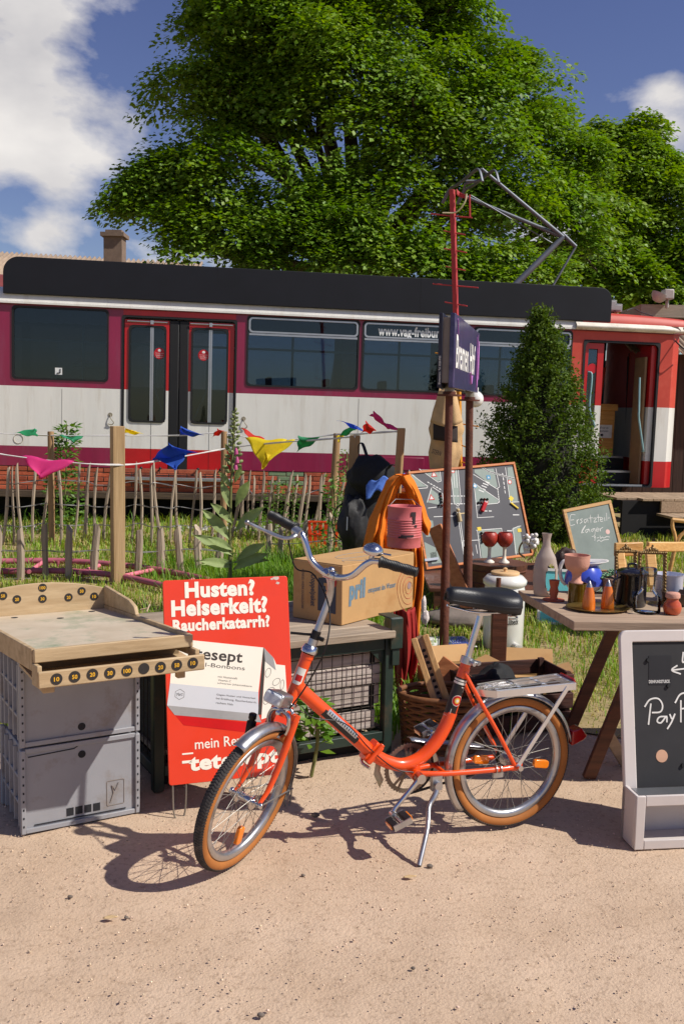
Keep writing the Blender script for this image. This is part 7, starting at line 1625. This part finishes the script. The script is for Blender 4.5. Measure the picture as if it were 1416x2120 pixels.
# cardboard boxes
def carton(name, label, cx_, cy_, w_, d_, h_, rz, flaps=True):
    t = thing('open_carton', label, 'box', Matrix.Translation((cx_, cy_, 0)) @ Matrix.Rotation(rz, 4, 'Z'), 'open cartons on the ground'); b = MB()
    for a, e_ in (((-w_ / 2, -d_ / 2, 0), (w_ / 2, -d_ / 2 + .004, h_)), ((-w_ / 2, d_ / 2 - .004, 0), (w_ / 2, d_ / 2, h_)), ((-w_ / 2, -d_ / 2 + .0045, 0), (-w_ / 2 + .004, d_ / 2 - .0045, h_)), ((w_ / 2 - .004, -d_ / 2 + .0045, 0), (w_ / 2, d_ / 2 - .0045, h_))): bb = MB(); bb.b2(a, e_); bb.build('side', m_crd, t)
    b.b2((-w_ / 2 + .005, -d_ / 2 + .005, 0), (w_ / 2 - .005, d_ / 2 - .005, .005)); b.build('bottom', m_crd, t)
    if flaps:
        bb = MB(); bb.beam((0, d_ / 2, h_ + .001), (0, d_ / 2 + .07, h_ + .08), w_ * .96, .004); bb.build('flap', m_crd, t)
        bb = MB(); bb.beam((w_ / 2, 0, h_ + .001), (w_ / 2 + .08, 0, h_ + .03), d_ * .94, .004); bb.build('flap', m_crd, t)
        bb = MB(); bb.beam((0, -d_ / 2, h_ + .001), (0, -d_ / 2 - .07, h_ - .03), w_ * .96, .004); bb.build('flap', m_crd, t)
    return t
q = G(985, 1530); carton('', 'open cardboard box between the wicker basket and the dark upright', q.x - .04, 5.32, .34, .26, .20, .35)
q = G(1110, 1490); carton('', 'open cardboard box on the grass above the luggage rack', q.x + .02, 5.42, .30, .24, .17, -.1)
wc = thing('backdrop_crate', 'dark brown slatted wooden crate added as a backdrop for the shade behind the rear wheel', 'crate', Matrix.Translation((.86, 4.98, 0)) @ Matrix.Rotation(.3, 4, 'Z')); m_wc = wood('backdrop_slat', (50, 26, 20), (80, 42, 30), .75, (3, 30, 30), .3)  # dark clutter enlarged into a crate, its dark colour replacing missing shade
for z_ in (.03, .125, .22):
    for y_ in (-.16, .16): b = MB(); b.box((0, y_, z_ + .03), (.58, .012, .078)); b.build('slat', m_wc, wc, bev=.003)
    for x_ in (-.285, .285): b = MB(); b.box((x_, 0, z_ + .03), (.012, .306, .078)); b.build('slat', m_wc, wc, bev=.003)
for x_ in (-.265, .265):
    for y_ in (-.14, .14): b = MB(); b.box((x_, y_, .15), (.026, .026, .30)); b.build('corner_post', m_wc, wc)
b = MB(); b.b2((-.27, -.15, .004), (.27, .15, .02)); b.build('bottom', m_wc, wc)
b = MB(); lump(b, (-.08, .0, .17), (.15, .11, .14), 3, .15, fold=.05); b.build('dark_cloth_content', m_bk, wc)
b = MB(); b.grid(lambda u, v: (.34 * (u - .5), .22 * (v - .5), .004 * math.sin(u * 5)), 6, 4); o_ = b.build('paper_print', m_bwh, thick=.003); q = G(925, 1345); o_.location = q + Vector((0, 0, .05)); o_.rotation_euler = (.1, 0, .3); tag(o_, 'white paper print lying in the grass between the poles', 'paper')
b = MB()
for i in range(9): b.tube(bez([(-.02 + .018 * i, .07, .008), (-.01 + .018 * i, .02, .008), (-.025 + .018 * i, -.03, .008), (-.01 + .018 * i, -.08, .008)], 3), .004, 4)
o2 = b.build('print_pattern', mat('print_blue', c(90, 110, 190), .6), o_)
b = MB(); lump(b, D(880, 1278, 5.7), (.022, .022, .045), 2, .1); lump(b, D(877, 1252, 5.7), (.016, .016, .05), 3, .1); q = D(880, 1290, 5.7); mesh_thing(b, 'plush_toy', mat('white_plush', c(226, 214, 206), .95, bump=.6, bscale=160), 'white plush figure hanging beside the orange jacket tail', 'toy', q)
b = MB(); b.tube(bez([D(962, 1325, 6.4), D(975, 1332, 6.4), D(985, 1345, 6.4)], 5), .03, 8); q = G(990, 1350)

# orange toy behind the fence, pink hoop rails
ot = thing('orange_toy', 'orange plastic slatted basket in the grass behind the short pickets', 'basket', G(668, 1140)); m_ot = mat('orange_plastic', c(226, 70, 24), .4); k = G(668, 1140).y / FPX
for i in range(6): b = MB(); x_ = (-30 + 12 * i) * k; b.beam((x_ * .8, 0, 0), (x_, 0, 62 * k), 8 * k, .012, up=(0, 1, 0)); b.build('slat', m_ot, ot, bev=.004)
for z_ in (6, 34, 60): b = MB(); w_ = 62 * k * (.8 + .2 * z_ / 60); b.b2((-w_ / 2, -.012, z_ * k - .01), (w_ / 2, .012, z_ * k + .012)); b.build('band', m_ot, ot, bev=.004)
pk = thing('pink_rail', 'pink curved rails with cross bars lying on the grass behind the pickets', 'rails', G(150, 1180)); m_pn = mat('pink_pipe_paint', c(176, 92, 108), .6, var=.1, scale=6, dirt=c(140, 70, 80), dscale=5)
for L in ([(-40, 1163), (120, 1161), (250, 1170), (340, 1182), (420, 1198), (440, 1206)], [(-40, 1183), (120, 1182), (230, 1190), (320, 1208), (380, 1225)]):
    b = MB(); b.tube(bez([G(x_, y_, .07) for x_, y_ in L], 8), .028, 10); b.build('rail', m_pn, pk, world=True)
for a, e_ in (((90, 1163), (60, 1184)), ((205, 1171), (165, 1186)), ((315, 1180), (255, 1193)), ((400, 1200), (375, 1212))): b = MB(); b.tube([G(*a, .07), G(*e_, .07)], .02, 8); b.build('cross_bar', mat('pink_light', c(226, 124, 140), .5), pk, world=True)
for px_, py_ in ((120, 1162), (330, 1181), (230, 1190)): q = G(px_, py_, .07); b = MB(); b.tube([(q.x, q.y, 0), (q.x, q.y, .07)], .015, 8); b.build('foot', m_pn, pk, world=True)
# hose below the game board at left edge
# ================================================================ PLANTS
m_fx = mat('foxglove_leaf', c(156, 172, 110), .65, var=.15, scale=8, trans=.3); m_stm = mat('green_stem', c(110, 112, 60), .7)
def big_leaf(b, base, d_, ln, w_, droop=.5):
    base = Vector(base); d_ = Vector(d_).normalized(); s_ = d_.cross(Vector((.15, -1, .45))).normalized()
    def fn(u, v):
        t = u; wd = w_ * math.sin(math.pi * min(1, t * .95 + .04)) ** 1.15 * (1 if t < .98 else .1); x_ = (v - .5) * 2
        return base + d_ * ln * t + Vector((0, 0, -droop * ln * t * t)) + s_ * wd * x_ + Vector((0, -.25 * w_ * abs(x_) - .006 * math.sin(t * 25 + x_ * 3), .08 * w_ * abs(x_)))
    b.grid(fn, 10, 6); return b
fx0 = G(478, 1215); fx0.y = 7.6; fx0 = D(478, 1190, 7.6); fxz = Vector((fx0.x, fx0.y, 0)); fx = thing('foxglove_plant', 'tall foxglove with a budding spike and grey green leaves beside the red sign', 'plant', fxz)
tp = D(487, 842, 7.6); b = MB(); b.tube(bez([fxz, fxz.lerp(tp, .5) + Vector((-.02, 0, 0)), tp], 8), [.018, .017, .016, .015, .015, .014, .013, .012, .012, .011, .01, .009, .008, .007, .006, .004, .003], 8); b.build('stem', m_stm, fx, world=True)
random.seed(3)
for px_, py_, dx, dz, ln in ((480, 1175, -.9, .5, .24), (470, 1150, -1, .8, .30), (490, 1160, 1, .9, .26), (478, 1120, -.8, 1.2, .30), (486, 1100, .9, 1.0, .28), (470, 1085, -.9, 1.3, .24), (488, 1050, .7, 1.6, .26), (478, 1055, -.5, 1.8, .22), (486, 1000, .5, 1.4, .15), (478, 1010, -.6, 1.2, .16), (500, 1165, 1.2, .3, .22), (465, 1165, -1.2, .2, .2), (484, 960, .5, 1.2, .10), (478, 940, -.5, 1.2, .09), (500, 1180, .8, .6, .28), (462, 1140, -1, .9, .22)):
    b = MB(); big_leaf(b, D(px_ if abs(px_ - 483) < 12 else 483, py_, 7.6), (dx, random.uniform(-.9, .1), dz), ln * 1.3, ln * .15, .18); b.build('leaf', m_fx, fx, world=True)
for i in range(46):
    t = i / 46; p = D(482 + 5 * t, 985 - 140 * t, 7.6); a = i * 2.4; r_ = .05 * (1 - t) + .012; b = MB(); d_ = Vector((math.cos(a), math.sin(a), .35)); b.ball(p + d_ * r_, (.030 - .014 * t, .016 - .007 * t, .016 - .007 * t), 7, 5, d_.to_track_quat('X', 'Z').to_matrix())
    b.build('bud', mat('bud_green', c(124, 134, 80), .6), fx, world=True)
for px_, py_ in ((489, 940), (491, 958), (488, 972)): b = MB(); b.lathe([(.016, 0), (.014, .02), (.008, .04), (0, .05)], 8, D(px_, py_, 7.5)); b.build('flower_bell', mat('bell_pink', c(190, 80, 130), .6), fx, world=True)
# leaf clumps: generic small plants
def small_plant(label, base, top, Y, n, size, spread, m, name='small_plant', lo_u=.05):
    q = D(base[0], base[1], Y); g0 = Vector((q.x, Y, 0)); t_ = D(top[0], top[1], Y); t = thing(name, label, 'plant', g0)
    b = MB(); b.tube(bez([g0, g0.lerp(t_, .5) + Vector((.02, 0, 0)), t_], 5), .008, 6); b.build('stem', m_stm, t, world=True)
    u = rng.uniform(lo_u, 1, n); P = np.array(g0)[None] + (np.array(t_) - np.array(g0))[None] * u[:, None]; a = rng.uniform(0, 6.28, n); r_ = spread * (1.1 - u * .7) * rng.uniform(.2, 1, n)
    P += np.stack([r_ * np.cos(a), r_ * np.sin(a), rng.normal(0, .03, n)], 1); dr = np.stack([np.cos(a), np.sin(a), rng.uniform(-.3, .8, n)], 1)
    V, F = leaf_mesh(P, np.stack([rng.normal(0, .4, n), rng.normal(0, .4, n) - .3, np.ones(n)], 1), size * rng.uniform(.6, 1.2, n), .45, .2, dr); npmesh('foliage', V - np.array(g0), F, m, t); return t
m_lf1 = mat('young_leaf', c(88, 124, 36), .5, isl=.3, trans=.35); m_lf2 = mat('herb_leaf', c(122, 142, 70), .6, isl=.3, trans=.3)
small_plant('young sapling with small leaves growing by the tram at left', (128, 1060), (138, 880), 12.2, 800, .085, .28, m_lf1, 'sapling')
small_plant('feathery yellow green plant between the stakes left of the backpack', (712, 1120), (718, 935), 9.6, 420, .05, .16, m_lf2)
small_plant('bushy green plant in the fence corner beside the right stake', (690, 1130), (690, 985), 10.0, 260, .07, .2, m_lf1)
small_plant('lupin like leafy plant growing in front of the wire mesh', (645, 1570), (652, 1455), 4.2, 90, .075, .09, mat('lupin_leaf', c(104, 142, 40), .5, isl=.25, trans=.35), 'leafy_plant', .45)
for px_, Y, lab in ((760, 11.5, 'low leafy weed at the foot of the tram right of the pickets'), (600, 12.0, 'leafy weed by the ballast behind the close set pickets'), (560, 11.8, 'weed with white seed heads behind the pickets')):
    small_plant(lab, (px_, 1100), (px_ + 6, 1000), Y, 200, .07, .3, m_lf1, 'weed')
small_plant('dark leafy plant in the shade beside the red cloth', (850, 1560), (860, 1440), 5.2, 150, .07, .16, m_lf1, 'leafy_plant')

# evergreen shrub in front of the tram ----------------------------------------------
m_yew = mat('shrub_leaf', c(84, 106, 30), .7, isl=.25, trans=.3, spec=.25); m_brk_ = mat('bark', c(70, 56, 44), .9, bump=.6, bscale=30)
sb = D(1120, 1100, 12.2); shrub = thing('evergreen_shrub', 'dense dark green evergreen shrub of conical shape in front of the tram', 'shrub', Vector((sb.x, 12.2, 0)))
b = MB(); b.tube([(sb.x, 12.2, 0), (sb.x - .02, 12.2, 1.4), (sb.x - .05, 12.2, 2.5)], [.05, .035, .012], 8); b.build('trunk', m_brk_, shrub, world=True)
prof_y = [668, 690, 730, 790, 850, 900, 960, 1000, 1040, 1080, 1110]; pl_ = [1118, 1102, 1084, 1058, 1030, 1010, 1002, 1002, 1008, 1030, 1060]; pr_ = [1121, 1144, 1164, 1186, 1206, 1224, 1238, 1246, 1250, 1243, 1220]
P, Nn = [], []
for i in range(1500):
    y_ = rng.uniform(655, 1112); l_, r_ = np.interp(y_, prof_y, pl_), np.interp(y_, prof_y, pr_); cxp = (l_ + r_) / 2; hw = (r_ - l_) / 2 / FPX * 12.2; a = rng.uniform(0, 6.283); rr = hw * (rng.uniform(.35, 1) ** .35) * (1 + .16 * noise.noise((math.cos(a) * 2, math.sin(a) * 2, y_ * .02)) + .06 * rng.normal())
    ctr = np.array(D(cxp, y_, 12.2)); p0 = ctr + np.array([rr * math.cos(a), rr * math.sin(a) * .9, 0]); nl = 24; ln_ = rng.uniform(.10, .30)
    dr = np.array([math.cos(a) * .8, math.sin(a) * .8, rng.uniform(.4, 1.5)]); dr /= np.linalg.norm(dr); q = p0 + dr * np.linspace(-.5, .6, nl)[:, None] * ln_ + rng.normal(0, .022, (nl, 3)); P.append(q); Nn.append(np.tile(dr * .4 + np.array([0, 0, .4]), (nl, 1)) + rng.normal(0, .7, (nl, 3)))
P = np.concatenate(P); Nn = np.concatenate(Nn); V, F = leaf_mesh(P, Nn, rng.uniform(.03, .062, len(P)), .5, .2); npmesh('crown', V - np.array(MW[shrub.name].translation), F, m_yew, shrub)
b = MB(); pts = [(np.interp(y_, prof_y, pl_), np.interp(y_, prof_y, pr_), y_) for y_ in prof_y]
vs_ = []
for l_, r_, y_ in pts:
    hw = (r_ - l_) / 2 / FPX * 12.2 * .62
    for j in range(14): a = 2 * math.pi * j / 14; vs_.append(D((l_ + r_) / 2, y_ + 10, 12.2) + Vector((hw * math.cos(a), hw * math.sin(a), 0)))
b.add(vs_, [(i * 14 + j, i * 14 + (j + 1) % 14, (i + 1) * 14 + (j + 1) % 14, (i + 1) * 14 + j) for i in range(len(pts) - 1) for j in range(14)]); b.build('inner_hull', mat('hull_dark', c(30, 30, 16), .9), shrub, world=True)

# ================================================================ TREES
def tree(label, base, trunk_top, blobs, m, leaf, per, Yb, nclump, rt=.35):
    g0 = Vector((base[0], base[1], 0)); t = thing('linden_tree', label, 'tree', g0); tb2 = Vector(trunk_top); b = MB()
    b.tube(bez([g0, g0.lerp(tb2, .5) + Vector((.1, 0, 0)), tb2], 5), [rt * (1 - .06 * i) for i in range(11)], 10)
    Bs = [(D(x_, y_, Y), r_ / FPX * Y) for x_, y_, r_, Y in blobs]; random.seed(11)
    for p, r_ in Bs:
        st_ = g0.lerp(tb2, random.uniform(.6, 1)); mid = st_.lerp(p, .5) + Vector((0, 0, .35 * r_ * .3)); L = bez([st_, mid, p], 5); n_ = len(L); b.tube(L, [.17 * (1 - i / n_) + .03 for i in range(n_)], 7)
        for k_ in range(5):
            d_ = Vector((random.gauss(0, 1), random.gauss(0, 1), random.gauss(.2, .8))).normalized(); b.tube(bez([mid.lerp(p, .6), p + d_ * r_ * .4, p + d_ * r_ * .85 + Vector((0, 0, -.1))], 4), [.05, .047, .043, .04, .035, .03, .025, .02, .015], 5)
    b.build('trunk', m_brk_, t, world=True)
    cam_ = np.array(EYEV); P, Nn, Dr = [], [], []
    Sub = []
    for ctr, r_ in Bs:
        for k_ in range(int(9 + 11 * r_ / 1.5)):
            d_ = rng.normal(size=3); d_ /= np.linalg.norm(d_); d_[1] = -abs(d_[1]) if rng.uniform() < .8 else d_[1]; d_[2] = d_[2] if d_[2] > -.6 else -d_[2]
            Sub.append((np.array(ctr) + d_ * r_ * rng.uniform(.3, .98), float(np.clip(r_ * rng.uniform(.22, .42), .35, .95))))
    Bs = Sub; w_ = np.array([r_ ** 2 for _, r_ in Bs]); w_ /= w_.sum()
    for i in range(nclump):
        ci = rng.choice(len(Bs), p=w_); ctr, r_ = np.array(Bs[ci][0]), Bs[ci][1]; d_ = rng.normal(size=3); d_ /= np.linalg.norm(d_)
        if d_[1] > .45: d_[1] = -d_[1] * .5
        if d_[2] < -.55: d_[2] *= -.4
        rr = r_ * rng.uniform(.5, 1.1) ** .6; p0 = ctr + d_ * rr * np.array([1, 1, .95]); cr_ = rng.uniform(.22, .5); nl = int(per * rng.uniform(.7, 1.2) * (cr_ / .5) ** 1.6)
        q = rng.normal(size=(nl, 3)); q /= np.linalg.norm(q, axis=1, keepdims=True); q *= rng.uniform(.2, 1, (nl, 1)) ** .5; q = q * cr_ * np.array([1.2, 1.2, .42]); q[:, 2] += (q[:, 0] * d_[0] + q[:, 1] * d_[1]) * -.45 - .3 * (q[:, 0] ** 2 + q[:, 1] ** 2) / cr_
        P.append(p0 + q); nn_ = np.tile(np.array([0, 0, 1.0]) + d_ * .6, (nl, 1)) + rng.normal(0, .38, (nl, 3)); Nn.append(nn_); Dr.append(np.stack([q[:, 0], q[:, 1], np.full(nl, -.35 * cr_)], 1) / cr_)
    P, Nn, Dr = np.concatenate(P), np.concatenate(Nn), np.concatenate(Dr); V, F = leaf_mesh(P, Nn, leaf * rng.uniform(.65, 1.25, len(P)), .8, .22, Dr)
    npmesh('crown', V - np.array(g0), F, m, t); return t
m_lin = mat('linden_leaf', c(104, 138, 30), .55, isl=.28, trans=.35, col2=c(126, 154, 42), scale=.5); m_lin2 = mat('maple_leaf', c(112, 144, 30), .5, isl=.28, trans=.35, col2=c(132, 158, 44), scale=.5)
blobs = [(640, 250, 250, 20.5), (700, 40, 280, 21.5), (520, 120, 150, 20.5), (470, 300, 150, 20), (375, 395, 90, 19.6), (335, 425, 75, 19.4), (285, 425, 32, 19.3), (470, 440, 130, 19.2), (620, 470, 140, 19), (870, 120, 145, 21.5), (860, 330, 200, 20), (780, 480, 130, 19.2), (1010, 250, 150, 21), (1050, 165, 45, 21.5), (1115, 265, 70, 22), (1040, 440, 160, 20.5), (920, 60, 75, 21.5), (1160, 370, 110, 21.5), (820, -140, 260, 22), (560, -120, 220, 22), (440, 60, 50, 20.5), (480, 190, 65, 20.3), (300, 400, 35, 19.5), (1150, 500, 120, 20.5), (560, 530, 70, 18.6), (700, 540, 80, 18.4), (840, 540, 80, 18.4), (960, 560, 80, 18.6), (1080, 570, 80, 19), (400, 500, 70, 18.8)]
tree('huge leafy green tree towering behind the tram', (-.2, 21.5), (.2, 21.5, 5.5), blobs, m_lin, .105, 140, 20, 3900, .45)
blobs2 = [(1280, 380, 95, 27), (1235, 325, 55, 27.5), (1310, 300, 55, 27.5), (1340, 470, 100, 26.5), (1380, 580, 95, 26), (1260, 520, 110, 26), (1330, 370, 70, 27), (1430, 520, 70, 25.5), (1290, 610, 90, 25), (1400, 650, 70, 25), (1200, 560, 90, 25.5)]
tree('lighter green tree behind the right end of the tram', (7.6, 27), (7.7, 27, 4.5), blobs2, m_lin2, .125, 140, 26, 1150, .3)

# ================================================================ BUILDINGS, DECK
hs_ = thing('roof_house', 'distant house with corrugated roof and brick chimney behind the left end of the tram', 'house', Vector((-9, 30, 0)))
m_cor = mat('corrugated_roof', c(168, 146, 124), .8, var=.12, scale=3); m_hw = mat('house_wall', c(150, 120, 100), .9)
rl, rr_ = D(-40, 524, 33), D(360, 546, 33); b = MB(); b.b2((rl.x - 2, 30.6, 0), (rr_.x + 1, 34, rl.z - 1.2)); b.build('wall', m_hw, hs_, world=True)
b = MB(); nn = 170
def rf(u, v):
    x_ = rl.x - 2 + (rr_.x + 1 - rl.x + 2) * u; z_ = np.interp(x_, [rl.x, rr_.x], [rl.z, rr_.z]); return (x_, 30 - .6 + 3.2 * v * 1.0, z_ - 1.3 + 1.3 * v * 1.0 + .05 * math.sin(u * nn * 2.2))
b.grid(lambda u, v: rf(u, v), 420, 2); b.build('roof', m_cor, hs_, world=True, thick=.02)
cq_ = D(238, 545, 31.5); ct = D(238, 492, 31.5); b = MB(); b.b2((cq_.x - .28, 31.2, cq_.z - 1.5), (cq_.x + .28, 31.8, ct.z)); ch_ = b.build('chimney', mat('chimney_brick', c(126, 106, 90), .9, bump=.3, bscale=20), hs_, world=True); b = MB(); b.b2((cq_.x - .36, 31.1, ct.z + .003), (cq_.x + .36, 31.9, ct.z + .12)); b.b2((cq_.x - .25, 31.3, ct.z + .125), (cq_.x + .25, 31.7, ct.z + .22)); b.build('chimney_cap', MC['chimney_brick'], ch_, world=True)
# shed at the right
shd = thing('timber_shed', 'dark timber shed with corrugated roof behind the nose of the tram', 'shed', Vector((6.0, 16.6, 0)))
m_shd = wood('shed_board', (52, 36, 28), (74, 50, 38), .8, (30, 30, 2), .3)
s0 = D(1398, 700, 15.6)
for i in range(14): b = MB(); x_ = s0.x - .62 + i * .16; b.b2((x_, 15.9, 0), (x_ + .152, 15.93, 2.55)); b.build('board', m_shd, shd, world=True)
b = MB(); b.b2((s0.x - .62, 15.94, 0), (s0.x + 2, 18.5, 2.5)); b.build('shell', m_dark, shd, world=True)
b = MB(); b.grid(lambda u, v: (s0.x - .7 + 2.8 * u, 15.5 + 2.0 * v, 2.55 + .75 * v + .025 * math.sin(u * 190)), 220, 2); b.build('roof', m_cor, shd, world=True, thick=.015)
pt1 = D(1345, 640, 16.6); b = MB(); b.b2((pt1.x - .2, 16.4, pt1.z - .14), (pt1.x + 2.2, 17.6, pt1.z + .06)); b.build('eaves_board', wood('eaves', (150, 136, 118), (170, 156, 138), .8), shd, world=True)
fl = D(1366, 617, 16.3); fd_ = thing('floodlight', 'grey floodlight dish mounted on the eaves of the timber shed', 'lamp', fl); m_fl = mat('lamp_dish', c(176, 168, 160), .5)
b = MB(); b.lathe([(.0, -.09), (.07, -.07), (.12, -.01), (.135, .05), (.12, .05), (.0, -.03)], 20, fl + Vector((-.02, 0, .02)), Matrix.Rotation(R(25), 3, 'Y')); b.build('dish', m_fl, fd_, world=True)
b = MB(); b.b2((fl.x + .04, 16.2, fl.z - .02), (fl.x + .2, 16.4, fl.z + .14)); b.b2((fl.x + .1, 16.25, fl.z - .16), (fl.x + .14, 16.35, fl.z - .02)); b.build('housing', m_fl, fd_, world=True, bev=.02)
b = MB(); b.tube([(pt1.x - .1, 16.5, 0), (pt1.x - .1, 16.5, pt1.z)], .05, 8); b.build('post', m_shd, shd, world=True)
dk = thing('timber_deck', 'weathered timber deck and step in front of the open tram door', 'deck', Vector((3.3, 12.2, 0))); m_dk = wood('deck_plank', (150, 126, 100), (184, 158, 128), .85, (40, 2.5, 40), .3)
dv_ = Vector((.9875, .158, 0)); nv_ = Vector((.158, -.9875, 0)); d0 = Vector((3.42, 13.72, 0))
random.seed(9)
for i in range(30):
    p = d0 + dv_ * (i * .145 + .07); b = MB(); b.beam(p + Vector((0, 0, .50)), p + nv_ * (1.0 if i > 1 else .85) + Vector((0, 0, .50)), .138, .03); b.build('deck_plank', m_dk, dk, world=True, bev=.003)
b = MB(); b.beam(d0 + dv_ * .55 + nv_ * .98 + Vector((0, 0, .41)), d0 + dv_ * 4.4 + nv_ * .98 + Vector((0, 0, .41)), .04, .145); b.build('fascia', m_dk, dk, world=True)
for i in range(27):
    p = d0 + dv_ * (i * .145 + .55) + nv_ * 1.005; b = MB(); b.beam(p + Vector((0, 0, .315)), p + nv_ * .45 + Vector((0, 0, .315)), .138, .03); b.build('step_plank', m_dk, dk, world=True, bev=.003)
b = MB(); b.beam(d0 + dv_ * .05 + nv_ * .9 + Vector((0, 0, .24)), d0 + dv_ * 4.4 + nv_ * .9 + Vector((0, 0, .24)), .05, .48); b.build('skirt', m_dark, dk, world=True)
